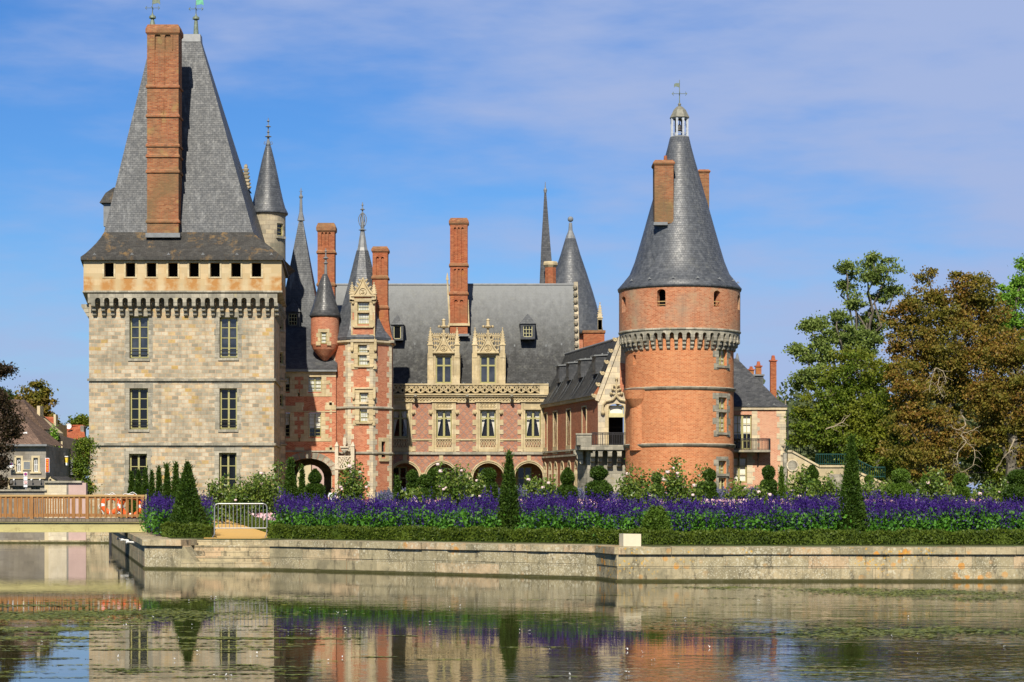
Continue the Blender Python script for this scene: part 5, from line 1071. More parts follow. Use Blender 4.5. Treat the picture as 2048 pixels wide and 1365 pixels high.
m.add([F(sl0.x, sl0.z, -.12), F(sl0.x + .28, sl0.z - .1, -.12), F(sl1.x + .2, sl1.z - .25, -.12), F(sl1.x, sl1.z, -.12), F(sl0.x, sl0.z, .35), F(sl0.x + .28, sl0.z - .1, .35), F(sl1.x + .2, sl1.z - .25, .35), F(sl1.x, sl1.z, .35)], [[0, 1, 2, 3], [7, 6, 5, 4], [0, 4, 5, 1], [1, 5, 6, 2], [2, 6, 7, 3], [3, 7, 4, 0]])
m.build('gable_coping', M['quoin'], g_)
for k in range(6):
    p = sl0.lerp(sl1, (k + .35) / 6); m = MB(); c = F(p.x - .14, p.z + .06, .08)
    m.path([(c[0] + .17 * (1 - a / 9) * math.cos(a * .9 + 2.4) , c[1], c[2] + .17 * (1 - a / 9) * math.sin(a * .9 + 2.4)) for a in range(9)], .085, .05, 5); m.ball(c, .10, 6); m.build('crocket', M['cream'], g_)
window(F, dr[0] + .04, dr[1] - .04, PZ(830, Dg) + .03, dr[3] - .12, T, d=.3, cols=1, rows=1, fr=.07, glass='clear', blind=.98, mf='paint_pale', name='door_light')
m = MB(); m.fbox(F, dr[0], dr[1], 5.85, PZ(830, Dg) - .12, 1.4, 1.5); m.build('dark_doorway', M['opening'], T)
m = MB(); 
for s_, u in ((-1, dr[0]), (1, dr[1])): m.fbox(F, min(u, u + s_ * .24), max(u, u + s_ * .24), 5.85, dr[3] - .1, -.10, .06); m.fbox(F, min(u, u + s_ * .06) - (0 if s_ > 0 else 0), max(u, u + s_ * .06), 5.85, dr[3] - .3, -.14, -.101)
um = (dr[0] + dr[1]) / 2
m.path([F(dr[0] - .42, dr[3] - .55, -.14), F(dr[0] - .42, dr[3] - .1, -.14), F(dr[0] - .2, dr[3] + .18, -.14), F(um - .25, dr[3] + .3, -.14), F(um, dr[3] + .62, -.14), F(um + .25, dr[3] + .3, -.14), F(dr[1] + .2, dr[3] + .18, -.14), F(dr[1] + .42, dr[3] - .1, -.14), F(dr[1] + .42, dr[3] - .55, -.14)], .09, n=6)
for u in (dr[0] - .42, dr[1] + .42): m.ball(F(u, dr[3] - .65, -.14), .17, 8)
for k, z in enumerate((.75, 1.05, 1.32)):
    w = .38 - k * .1
    for s_ in (-1, 1): m.ball(F(um + s_ * w, dr[3] + z, -.14), .12 - .02 * k, 6); m.tube(F(um, dr[3] + z - .1, -.14), F(um + s_ * w, dr[3] + z, -.14), .05, n=4)
m.tube(F(um, dr[3] + .55, -.14), F(um, dr[3] + 1.75, -.14), .08, .05, 6); m.ball(F(um, dr[3] + 1.8, -.14), .12, 6); m.build('door_surround', M['cream'], T)
m = MB(); m.fbox(F, dr[0], dr[1], PZ(832, Dg) - .1, PZ(829.5, Dg) + .03, .2, .36); m.build('door_transom', M['paint_pale'], T)
# stone bastion and machicolated balcony
bx0, bx1, Db0 = PX(1168, 151.2), PX(1292, 151.2), 150.9
zb0, zb1 = PZ(900, 150), PZ(890.5, 150)
m = MB(); Fb = Front(151.3); m.wall(Fb, bx0 + .25, bx1, GZ - .5, zb0, (), .1); m.quad((bx0 - .4, 153.6, GZ - .5), (bx0 + .25, 151.3, GZ - .5), (bx0 + .25, 151.3, zb0), (bx0 - .4, 153.6, zb0)); m.build('bastion', M['grey_stone'], T)
m = MB(); Dn = 150.1; bl = PX(1152, Dn); br = PX(1288, Dn); m.add([(bl, Dn + 1.2, zb0), (bl + .35, Dn, zb0), (br, Dn, zb0), (br, 152.6, zb0), (bl, 152.6, zb0), (bl, Dn + 1.2, zb1), (bl + .35, Dn, zb1), (br, Dn, zb1), (br, 152.6, zb1), (bl, 152.6, zb1)], [[0, 4, 3, 2, 1], [5, 6, 7, 8, 9], [0, 1, 6, 5], [1, 2, 7, 6], [2, 3, 8, 7], [3, 4, 9, 8], [4, 0, 5, 9]]); m.build('balcony_slab', M['grey_stone'], T)
m = MB(); m.box(bl + .05, PX(1183, Dn), Dn + .02, Dn + .22, zb1, PZ(870, Dn)); m.box(bl - .02, PX(1184, Dn), Dn - .05, Dn + .3, PZ(870, Dn), PZ(867, Dn)); m.box(bl + .05, bl + .25, Dn + .22, 152.4, zb1, PZ(870, Dn)); m.build('balcony_parapet', M['grey_stone'], T)
zc_ = zb0 + .0; FM = Front(Dn + .12); us = [PX(c, Dn) for c in (1186, 1201, 1220, 1239, 1257, 1276, 1288)]
mm = [(a + .14, b - .14, PZ(903, Dn) - .12, zb0 - .04, .2) for a, b in zip(us, us[1:])]
m = MB(); m.wall(FM, us[0], us[-1], PZ(903, Dn) - .12, zb0, mm, .9); m.build('balcony_arches', M['grey_stone'], T)
for u in us: corbel_mesh(Front(151.3), u, PZ(903, Dn) - .12, 1.15, .30, 3, .34).build('corbel', M['grey_stone'], T)
for k in range(5):
    yy = 151.5 + k * .38; corbel_mesh(Flat(bx0 - .1, 0, 0, -1), -yy, zb0, .62, .18, 3, .34).build('side_corbel', M['grey_stone'], T)
def railing(name, parent, P0, P1, z0, z1, n, mat='iron', r=.018, scroll=True, own=None):
    m = MB(); a, b = Vector(P0), Vector(P1); H = z1 - z0
    for z in (z1, z0 + .06, z1 - .13): m.tube((a.x, a.y, z), (b.x, b.y, z), .028 if z == z1 else .018, n=4)
    for k in range(n + 1):
        p = a.lerp(b, k / n); m.tube((p.x, p.y, z0), (p.x, p.y, z1), r if k % 6 else r * 1.8, n=4)
        if scroll and k < n:
            q = a.lerp(b, (k + .5) / n); c = Vector((q.x, q.y, z1 - .065)); m.ball(c, .03, 5)
    return m.build(name, M[mat], parent)
railing('balcony_railing', T, (PX(1184, Dn), Dn + .1, 0), (PX(1288, Dn), Dn + .1, 0), zb1, PZ(866, Dn), 30)
railing('balcony_side_railing', T, (PX(1288, Dn), Dn + .1, 0), (PX(1284, Dn) + .2, 152, 0), zb1, PZ(866, Dn), 8)

# ================================================================== ROUND TOWER
Dc = 150.0; s = Dc / K; xc = PX(1359, Dc); T = thing('round_tower', (xc, Dc, GZ), 'big round orange brick tower with machicolated drum, flared slate cone and bell lantern', 'tower')
rS, rD = 108 * s, 121 * s; FS = Cyl(xc, Dc, rS); FDm = Cyl(xc, Dc, rD); zf = Dc - rS
def zy(y, r=None): D = Dc - (r or rS); return PZ(y, D)
def us_(px, r): return r * math.asin(max(-1, min(1, (px - 1359) * s / r * (1.0)))) 
sw = [(1429, 1447, 688, 731), (1429, 1447, 795, 865), (1429, 1446, 922, 948), (1429, 1446, 956, 992)]
hl = [(us_(a, rS), us_(b, rS), zy(d, rS * .75), zy(c, rS * .75)) for a, b, c, d in sw]; hl.append((us_(1263, rS), us_(1268, rS), zy(730, 2), zy(710, 2)))
m = MB(); m.wall(FS, -math.pi * rS, math.pi * rS, GZ - .5, zy(660), hl, .4, step=.42); sh_ = m.build('shaft', M['tower_brick'], T)
for k, h in enumerate(hl[:4]):
    c = (h[0] + h[1]) / 2; p0 = FS(c, 0, 0); t = c / rS; FF = Flat(p0[0], p0[1], math.cos(t), math.sin(t)); hw = (h[1] - h[0]) / 2
    if k == 3: window(FF, -hw + .03, hw - .03, h[2] + .02, h[3] - .02, T, d=.25, cols=2, rows=3, mf='paint_pale', glass='glass_dark', name='window')
    else: window(FF, -hw + .03, hw - .03, h[2] + .02, h[3] - .02, T, d=.3, cols=2, rows=(4, 7, 3)[k], fr=.05, mull=.07, bar=.035, glass='leaded', transom=(h[2] + (h[3] - h[2]) * .62) if k == 1 else None)
    q = MB()
    for s_, u in ((-1, h[0] - .004), (1, h[1] + .004)): quoins(q, FS, u, h[2] - .3, h[3] + .3, s_, h=.44, a=.24, b=.50, d=-.03)
    q.fbox(FS, h[0] - .004, h[1] + .004, h[3] + .004, h[3] + .3, -.03, .3); q.fprism(FS, [(h[0] - .2, h[2] - .16), (h[1] + .2, h[2] - .16), (h[1] + .2, h[2] - .002), (h[0] - .2, h[2] - .002)], -.12, .35)
    if k == 1: q.fbox(FS, h[0], h[1], h[2] + (h[3] - h[2]) * .62 - .1, h[2] + (h[3] - h[2]) * .62 + .1, -.02, .26)
    q.build('window_surround', M['grey_stone'], T)
m = MB(); h = hl[4]; m.fbox(FS, h[0], h[1], h[2], h[3], .3, .38); m.build('loophole', M['opening'], T)
for y in (776, 890):
    m = MB(); z = zy(y); m.lathe(xc, Dc, [(rS, z - .16), (rS + .12, z - .05), (rS + .17, z + .05), (rS, z + .12)], 72); m.build('string_course', M['grey_stone'], T)
# half-round swelling at the left foot of the upper stage
m = MB(); m.lathe(xc - rS + .78, Dc - 1.9, [(.25, zy(822)), (.55, zy(812)), (.92, zy(796)), (1.05, zy(779))], 24); m.lathe(xc - rS + 1.2, Dc - 1.6, [(1.0, GZ + 4.5), (1.0, zy(800))], 24); m.build('corner_swelling', M['tower_brick'], T)
# drum
zD0, zD1 = PZ(660, Dc - rD), PZ(570, Dc - rD)
ow = [(1306.5, 1322.5, 580, 614.5), (1417.5, 1431, 582, 614), (1242, 1248.5, 588, 620), (1470, 1476, 585, 615)]
dh = [(us_(a, rD), us_(b, rD), PZ(d, Dc - rD * .8), PZ(c, Dc - rD * .8), .22) for a, b, c, d in ow]
m = MB(); m.wall(FDm, -math.pi * rD, math.pi * rD, zD0, zD1, dh, .5, step=.42); m.build('drum', M['drum_brick'], T)
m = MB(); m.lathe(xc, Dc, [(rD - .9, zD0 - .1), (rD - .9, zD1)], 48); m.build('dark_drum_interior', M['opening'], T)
q = MB()
for h in dh[:2]: 
    c = (h[0] + h[1]) / 2; p0 = FDm(c, 0, 0); t = c / rD; FF = Flat(p0[0], p0[1], math.cos(t), math.sin(t)); q.fbox(FF, -.3, .3, h[2] + .32, h[2] + .38, .1, .14); q.fbox(FF, -.3, .3, h[2] + .1, h[2] + .14, .1, .14)
q.build('opening_rail', M['wood_pale'], T)
NC = 46; zk = PZ(668, Dc - rD); FC = Cyl(xc, Dc, rD - .03); pitch = 2 * math.pi * (rD - .03) / NC
ah = [(-math.pi * (rD - .03) + pitch * i + pitch * .24, -math.pi * (rD - .03) + pitch * (i + 1) - pitch * .24, zk - .22, zk + .12, .17) for i in range(NC)]
m = MB(); m.wall(FC, -math.pi * (rD - .03), math.pi * (rD - .03), zk - .22, zD0 + .02, ah, .45); m.lathe(xc, Dc, [(rD - .02, zD0 - .02), (rD + .05, zD0 + .04), (rD + .05, zD0 + .12), (rD - .001, zD0 + .16)], 72); m.build('machicolation_arches', M['grey_stone'], T)
for i in range(NC):
    u = -math.pi * rS + 2 * math.pi * rS * i / NC
    if abs(u) < math.pi * rS * .62: corbel_mesh(FS, u, zk - .22, rD - rS - .02, .22, 3, .27).build('corbel', M['grey_stone'], T)
prof = [(122.5, 573), (124, 568), (112, 556), (100, 543), (90, 522), (80, 493), (70, 458), (60, 422), (50, 388), (40, 353), (31, 322), (24, 296), (19.5, 277)]
m = MB(); m.lathe(xc, Dc, [(r * s, PZ(y, Dc - (rD if y > 500 else 0) * min(1, (y - 500) / 70) if y > 500 else Dc)) for r, y in prof], 72); rf = m.build('conical_roof', M['slate_cone'], T, smooth=True)
m = MB(); m.lathe(xc, Dc, [(rD - .2, zD1 - .06), (rD + .06, zD1 - .02), (rD + .08, zD1 + .05)], 72); m.build('eave', M['slate_dark'], T)
m = MB()
for k in range(12):
    a = -2.6 + k * .42; rr = 116 * s; snow_hook(m, xc + rr * math.cos(a), Dc + rr * math.sin(a) - .02, PZ(557, Dc - rD * .9))
m.build('roof_hook', M['lead'], rf)
# bell lantern
m = MB(); m.lathe(xc, Dc, [(19.5 * s, PZ(279, Dc)), (20.5 * s, PZ(276, Dc)), (19 * s, PZ(274, Dc))], 8, rot=.39); lan = m.build('lantern', M['lead'], T)
rl = 16.5 * s
for k in range(8):
    a = math.pi / 8 + k * math.pi / 4; m = MB(); x, y = xc + rl * math.cos(a), Dc + rl * math.sin(a); m.box(x - .07, x + .07, y - .07, y + .07, PZ(275, Dc), PZ(236, Dc)); m.build('lantern_post', M['zinc'], lan)
for k in range(8):
    m = MB(); a0, a1 = math.pi / 8 + k * math.pi / 4, math.pi / 8 + (k + 1) * math.pi / 4; p, q = Vector((xc + rl * math.cos(a0), Dc + rl * math.sin(a0), 0)), Vector((xc + rl * math.cos(a1), Dc + rl * math.sin(a1), 0))
    FF = Flat(p.x, p.y, q.x - p.x, q.y - p.y); L_ = (q - p).length; FQ = FF
    m.wall(FF, 0, L_, PZ(250, Dc), PZ(236, Dc), [(.07, L_ - .07, PZ(250, Dc) + 1e-4, PZ(239, Dc), L_ * .4)], .06); m.tube((p.x, p.y, PZ(268, Dc)), (q.x, q.y, PZ(268, Dc)), .03, n=4)
    m.build('lantern_arch', M['zinc'], lan)
m = MB(); m.lathe(xc, Dc, [(.28, PZ(262, Dc)), (.22, PZ(258, Dc)), (.15, PZ(252, Dc)), (.04, PZ(249, Dc))], 12); m.lathe(xc, Dc, [(.03, PZ(249, Dc)), (.03, PZ(237, Dc))], 6); m.build('bell', M['iron'], lan)
m = MB(); m.lathe(xc, Dc, [(20.5 * s, PZ(237, Dc)), (20.5 * s, PZ(235.5, Dc)), (17 * s, PZ(229, Dc)), (13 * s, PZ(221, Dc)), (7 * s, PZ(215, Dc)), (2 * s, PZ(212, Dc))], 8, rot=.39); m.ball((xc, Dc, PZ(209.5, Dc)), .12, 8); m.build('lantern_dome', M['dome'], lan)
vane('weather_vane', T, 1359, Dc, 208, 160, 'vane', .5, -1)
o = chimney('chimney', T, 1309, 1347, 447, (), Dc - 2.35, 1.7, 'old_brick', cap=.42, top=320)
m = MB(); m.lathe(PX(1331, 148.5), 148.5, [(.13, PZ(321, 148.5)), (.11, PZ(312, 148.5))], 10); m.build('chimney_pot', M['chimney_brick'], o)
m = MB(); m.fbox(Front(147.6), PX(1307, 147.6), PX(1335, 147.6), PZ(451, 147.6), PZ(445, 147.6), -.15, .3); m.build('chimney_flashing', M['lead'], T)
chimney('rear_chimney', T, 1397, 1418.5, 420, (), Dc + .9, 1.3, 'old_brick', cap=.3, top=339)

# ================================================================== RIGHT PAVILION
D_ = 158.0; F = Front(D_); T = thing('right_pavilion', (PX(1520, D_), 162, GZ), 'brick and stone pavilion with iron balcony and hipped slate roof, right of the round tower', 'building')
x0, x1 = PX(1440, D_), PX(1571, D_); zt = PZ(820, D_); hh = [(PX(1466, D_), PX(1503.5, D_), PZ(900, D_), PZ(830, D_)), (PX(1462, D_), PX(1494, D_), PZ(966, D_), PZ(915, D_))]
m = MB(); m.wall(F, x0, x1, GZ - .5, zt, hh, .3); m.quad((x1, D_, GZ - .5), (x1 - .6, 168, GZ - .5), (x1 - .6, 168, zt), (x1, D_, zt)); m.quad((x1 - .6, 168, GZ - .5), (x0, 168, GZ - .5), (x0, 168, zt), (x1 - .6, 168, zt)); m.build('wall', M['rough_brick'], T)
window(F, hh[0][0] + .02, hh[0][1] - .02, hh[0][2] + .02, hh[0][3] - .02, T, d=.2, cols=4, rows=4, fr=.08, mull=.16, bar=.045, glass='clear', blind=.56, name='balcony_door')
window(F, hh[1][0] + .02, hh[1][1] - .02, hh[1][2] + .02, hh[1][3] - .02, T, d=.2, cols=2, rows=3, fr=.09, mull=.16, bar=.04, glass='clear', blind=.97, name='window')
m = MB(); quoins(m, F, x1 + .0, GZ - .3, zt, -1, h=.42, a=.42, b=.62, d=-.025, back=.06); 
for k in range(22): z = GZ - .3 + k * .42; m.box(x1 + .001, x1 + .03, D_ - .02, D_ + .5, z, min(z + .4, zt))
m.build('quoins', M['quoin'], T)
for h in hh:
    m = MB(); m.fbox(F, h[1] + .004, h[1] + .42, h[2] - .1, h[3] + .3, -.02, .05); m.fbox(F, h[0] - .3, h[1] + .42, h[3] + .303, h[3] + .55, -.022, .05)
    for k in range(4): m.fbox(F, h[1] + .421, h[1] + .6, h[2] + .2 + k * .62, h[2] + .5 + k * .62, -.02, .05)
    m.build('window_surround', M['quoin'], T)
m = MB(); m.box(x0, x1 + .1, D_ - .14, D_ + .2, zt - .0, zt + .22); m.box(x1 - .0, x1 + .1, D_ + .2, 168, zt, zt + .22); m.build('cornice', M['quoin'], T)
zr = zt + .22; zT = PZ(716, 162); e = .22
m = MB(); m.rings([[(x0, D_ - e, zr), (x1 + .25, D_ - e, zr), (x1, 168.2, zr), (x0, 168.2, zr)], [(x0, D_ + .5, zr + .55), (x1 - .5, D_ + .5, zr + .55), (x1 - .9, 167.4, zr + .55), (x0, 167.4, zr + .55)], [(x0, 162.9, zT), (PX(1474, 162.9), 162.9, zT), (PX(1474, 162.9), 163.1, zT), (x0, 163.1, zT)]], cap=True); m.build('roof', M['slate_dark'], T)
finial('finial', T, 1474.5, 163, 722, 707, (), r=.12)
m = MB(); snow_hook(m, PX(1497, D_), D_ + .05, zr + .15); snow_hook(m, PX(1548, D_), D_ + .05, zr + .15); m.build('roof_hook', M['lead'], T)
def pot_stack(px0, px1, ytop, ybot, D, crown=10):
    a, b = PX(px0, D), PX(px1, D); m = MB(); m.box(a, b, D, D + (b - a), PZ(ybot, D), PZ(ytop + crown, D)); o = m.build('chimney', M['chimney_brick'], T)
    m = MB(); m.box(a - .07, b + .07, D - .07, D + (b - a) + .07, PZ(ytop + crown, D), PZ(ytop + crown - 2.5, D)); m.rings([sq((a + b) / 2, D + (b - a) / 2, (b - a) * .36, PZ(ytop + crown - 2.5, D)), sq((a + b) / 2, D + (b - a) / 2, (b - a) * .22, PZ(ytop, D))]); m.build('chimney_pot', M['tile_red'], o)
pot_stack(1541, 1553, 711, 800, 163.5, 12); pot_stack(1512, 1523, 723, 752, 165, 11); pot_stack(1497.5, 1508, 733, 757, 165, 8)
m = MB(); m.box(PX(1503, 164.6), PX(1527, 164.6), 164.6, 166, PZ(790, 164.6), PZ(752, 164.6)); m.build('slate_chimney_base', M['slate'], T); m = MB(); m.box(PX(1500, 164.6), PX(1529, 164.6), 164.5, 166.1, PZ(752, 164.6), PZ(749, 164.6)); m.build('lead_tray', M['lead'], T)
zs_ = PZ(903, 157); m = MB(); m.box(PX(1462, 157), PX(1541, 157), 156.9, D_ - .03, zs_ - .06, zs_ + .1); m.build('balcony_slab', M['grey_stone'], T)
m = MB()
for px_ in (1480, 1518): x = PX(px_, 157); m.path([(x, 157.1, zs_ - .06), (x, 157.4, zs_ - .5), (x, 157.95, zs_ - 1.1)], .05, n=5); m.path([(x, 157.95, zs_ - .1), (x, 157.6, zs_ - .45), (x, 157.95, zs_ - .7)], .035, n=4)
m.build('balcony_bracket', M['iron'], T)
railing('balcony_railing', T, (PX(1463, 157), 156.95, 0), (PX(1540, 157), 156.95, 0), zs_ + .1, PZ(878, 157), 26); railing('balcony_side_railing', T, (PX(1540, 157), 156.95, 0), (PX(1540, 157), 157.95, 0), zs_ + .1, PZ(878, 157), 7)
m = MB(); m.path([(x1 + .16, D_ - .1, zt), (x1 + .16, D_ - .1, GZ)], .055, n=8); m.build('drainpipe', M['iron'], T)

# ================================================================== GARDEN STEPS on the right
D_ = 140.0; F = Front(D_); T = thing('garden_staircase', (PX(1650, D_), D_ + 1, GZ), 'pale stone garden staircase with round window, flat landing and low arch, right of the pavilion', 'staircase')
A = [(1575, 905), (1583, 905), (1641, 937), (1692, 937), (1760, 972), (1790, 990), (1790, 1035), (1575, 1035)]
top_ = [(PX(1576, D_), PZ(905, D_)), (PX(1584, D_), PZ(905, D_)), (PX(1638, D_), PZ(935, D_)), (PX(1690, D_), PZ(935, D_)), (PX(1768, D_), PZ(970, D_))]
xc_, zc_, ro = PX(1585, D_), PZ(932, D_), .33
m = MB(); zg = GZ - .3
xA = [top_[0][0], xc_ - ro - .02, xc_ + ro + .02] 
def zt_at(x):
    for (a, za), (b, zb) in zip(top_, top_[1:]):
        if a <= x <= b: return za + (zb - za) * (x - a) / (b - a) if b > a else za
    return top_[-1][1]
xs = sorted([top_[0][0], xc_ - ro, xc_ + ro, top_[1][0] + 1e-3] + [p[0] for p in top_[1:]] + [PX(1655, D_), PX(1700, D_)])
n = 14
for a, b in zip(xs, xs[1:]):
    if b - a < 1e-4: continue
    mid = (a + b) / 2
    if xc_ - ro <= mid <= xc_ + ro: lo, hi = zc_ + ro, zc_ - ro; m.fprism(F, [(a, hi) if 0 else (a, zg), (b, zg), (b, zc_ - ro), (a, zc_ - ro)], 0, .4); m.fprism(F, [(a, zc_ + ro), (b, zc_ + ro), (b, zt_at(b)), (a, zt_at(a))], 0, .4)
    elif PX(1655, D_) <= mid <= PX(1700, D_): m.fprism(F, [(a, PZ(949, D_)), (b, PZ(949, D_)), (b, zt_at(b)), (a, zt_at(a))], 0, .4)
    else: m.fprism(F, [(a, zg), (b, zg), (b, zt_at(b)), (a, zt_at(a))], 0, .4)
# corners between the square hole and the round opening
for q in range(4):
    for i in range(5):
        t0, t1 = q * math.pi / 2 + i * math.pi / 10, q * math.pi / 2 + (i + 1) * math.pi / 10
        def cp(t): return (xc_ + ro * math.cos(t), zc_ + ro * math.sin(t))
        def sp_(t): c, s_ = math.cos(t), math.sin(t); k = ro / max(abs(c), abs(s_)); return (xc_ + k * c, zc_ + k * s_)
        m.fprism(F, [cp(t0), sp_(t0), sp_(t1), cp(t1)], 0.001, .4)
m.build('stair_wall', M['cream'], T)
m = MB(); ring = [F(xc_ + (ro + .03) * math.cos(t), zc_ + (ro + .03) * math.sin(t), -.02) for t in [2 * math.pi * i / 20 for i in range(21)]]; m.path(ring, .06, n=5); m.build('round_window_surround', M['quoin'], T)
m = MB()
for (a, za), (b, zb) in zip(top_, top_[1:]): m.fprism(F, [(a - .02, za), (b + .02, zb), (b + .02, zb + .14), (a - .02, za + .14)], -.10, .5)
m.build('coping', M['cream'], T)
m = MB(); m.box(PX(1700, D_), top_[0][0] if 0 else PX(1701, D_), D_, D_, zg, zg) if 0 else None
FB_ = Front(D_ + 2.4)
for (a, za), (b, zb) in zip(top_, top_[1:]): m.fprism(FB_, [(a, zg), (b, zg), (b, zb), (a, za)], 0, .3)
m.build('rear_stair_wall', M['grey_stone'], T)
def rail_poly(name, pts, z_h, parent, D, n):
    m = MB()
    for (a, za), (b, zb) in zip(pts, pts[1:]):
        m.tube((a, D, za + z_h), (b, D, zb + z_h), .035, n=5); m.tube((a, D, za + .1), (b, D, zb + .1), .025, n=4); k = max(2, int((b - a) / .14))
        for i in range(k + 1): x = a + (b - a) * i / k; z = za + (zb - za) * i / k; m.tube((x, D, z), (x, D, z + z_h), .018, n=4)
    return m.build(name, M['teal'], parent)
rail_poly('green_railing', [(p[0], p[1] + .14) for p in top_[2:]] if 0 else [(PX(1632, D_ + 2.2), PZ(931, D_ + 2.2)), (PX(1692, D_ + 2.2), PZ(931, D_ + 2.2)), (PX(1745, D_ + 2.2), PZ(957, D_ + 2.2)), (PX(1770, D_ + 2.2), PZ(957, D_ + 2.2))], .75, T, D_ + 2.2, 20)
rail_poly('upper_railing', [(PX(1572, 150), PZ(906, 150)), (PX(1622, 150), PZ(908, 150))], .7, T, 150, 20)
# ================================================================== GROUND, WATER, QUAY
def sheet(name, mat, P, z): m = MB(); m.add([(x, y, z) for x, y in P], [list(range(len(P)))]); return tag(m.build(name, mat), kind='structure')
m = MB(); m.quad((-260, -60, 0), (260, -60, 0), (260, 104, 0), (-260, 104, 0)); tag(m.build('water', M['water']), kind='structure')
m = MB(); m.box(-3000, 3000, -400, 4000, -3.0, -1.5); tag(m.build('canal_bed', M['soil']), kind='structure')
def wpt(px, yw): D = K * HC / (yw - HY); return (PX(px, D), D)
WC = [(-12.0, 68.6), wpt(398, 1139.5), wpt(540, 1140.5), wpt(1195, 1158), wpt(1236, 1163.5), (60.0, 58.6)]   # waterline of the quay, left to right
WB = (-19.7, 103.0)                                                                                             # where the side wall meets the far bank
m = MB(); pts = [(x, y + .35) for x, y in WC]; P = [(-12.0 + .25, 68.9), (WC[1][0] - .45, WC[1][1] + .35), (WC[1][0] - .45, WC[1][1] + 1.4), (WC[2][0] + .02, WC[2][1] + 1.4)] + pts[2:] + [(300, 58.9), (300, 240), (-260, 240), (-260, 103.3), (WB[0] + .2, 103.3)]
m.add([(x, y, GZ - .012) for x, y in P], [list(range(len(P)))]); tag(m.build('garden_ground', M['soil']), kind='structure')
m = MB(); m.quad((-3000, 239.9, GZ - .03), (3000, 239.9, GZ - .03), (3000, 4000, GZ - .03), (-3000, 4000, GZ - .03)); tag(m.build('far_ground', M['soil']), kind='structure')
sheet('gravel_path', M['gravel'], [(-10.35, 70.5), (-8.45, 70.4), (-8.0, 74), (-15.6, 116), (-13.5, 128), (-12.5, 160.5), (-15.5, 160.5), (-16.2, 128), (-16.9, 118)], GZ - .004)
Q = thing('quay_wall', (0, 60, 0), 'long lichen-spotted stone quay wall with projecting coping along the near edge of the garden', 'wall')
def seg(p, q, ov=0.0): return Flat(p[0], p[1], q[0] - p[0], q[1] - p[1]), math.hypot(q[0] - p[0], q[1] - p[1])
for i, (p, q) in enumerate([(WC[0], WC[1]), (WC[2], WC[3]), (WC[3], WC[4]), (WC[4], WC[5])]):
    F, L_ = seg(p, q); mt = 'quay' if i < 2 else 'quay_lichen'
    m = MB(); u1 = L_; ztop = .76
    if i == 0: m.fprism(F, [(0, -1.4), (L_ + .2, -1.4), (L_ + .05, .05), (L_ - .55, ztop), (0, ztop)], 0, .5)
    else: m.wall(F, 0, L_, -1.4, ztop, step=2.0)
    m.build('wall', M[mt], Q)
    # facing blocks in three uneven courses, each a little proud or sunk
    if i != 0:
        m = MB(); v = .05
        for hgt in (.37, .335):
            u = 0.0
            while u < min(L_, 24) - .01:
                w = random.uniform(.7, 1.9); w = min(w, L_ - u)
                if L_ - u - w < .3: w = L_ - u
                m.fbox(F, u + .007, u + w - .007, v + .004, v + hgt - random.uniform(.004, .010), -.030 + random.uniform(-.014, .014), .1); u += w
            v += hgt
        m.build('facing_blocks', M[mt], Q)
    # coping stones, each slightly off line
    m = MB(); u = .0
    if i == 0: L2 = L_ - .58
    else: L2 = L_
    while u < min(L2, 26) - .05:
        w = min(random.uniform(.85, 1.5), L2 - u); j = random.uniform(-.012, .012); k = random.uniform(-.010, .010)
        if L2 - u - w < .3: w = L2 - u
        m.fbox(F, u + .006, u + w - .006, .765, GZ + .008 + k, -.10 + j, 1.0 + (0 if i != 2 else .0)); u += w
    if L2 > 26: m.fbox(F, u, L2, .765, GZ + .008, -.10, 1.0)
    m.build('coping', M[mt], Q)
    m = MB(); m.fbox(F, 0 if i else -.05, min(L_, 30), -.3, .045, -.07 if i != 0 else -.04, .3); m.build('footing', M[mt], Q)
# water stairs in the recess
F, L_ = seg(WC[1], WC[2]); m = MB(); n = 5
for k in range(n):
    d0 = .02 + k * .30; z1 = .10 + (GZ - .10) * (k + 1) / n - .02; m.fbox(F, -.62, L_, -1.0 if k == 0 else z1 - .3, z1 - .04, d0 + .010, d0 + .60 + (.8 if k == n - 1 else 0)); m.fbox(F, -.62, L_, z1 - .049, z1, d0 - .012 * (k % 2), d0 + .60 + (.8 if k == n - 1 else 0))
m.build('water_steps', M['quay'], Q)
F, L_ = seg(WB, WC[0]); m = MB(); m.wall(F, 0, L_, -1.4, .76, step=2); m.build('side_wall', M['quay'], Q)
m = MB(); u = 0
while u < L_ - .1: w = min(1.2, L_ - u); m.fbox(F, u + .006, u + w - .006, .765, GZ + .01, -.08, .9); u += w
m.build('side_coping', M['quay'], Q)
# loose block on the coping
D_ = 59.9; tag(MB().hexa([(PX(1246, D_), D_ - .22, GZ + .012), (PX(1281, D_), D_ - .26, GZ + .012), (PX(1281, D_) + .02, D_ + .14, GZ + .012), (PX(1246, D_) - .1, D_ + .18, GZ + .012), (PX(1246, D_), D_ - .22, GZ + .37), (PX(1281, D_), D_ - .26, GZ + .36), (PX(1281, D_) + .02, D_ + .14, GZ + .36), (PX(1246, D_) - .1, D_ + .18, GZ + .37)]).build('stone_block', M['block'], origin=(PX(1262, D_), D_, GZ)), 'clean pale cut stone block sitting on the quay coping in front of the hedge', 'block')
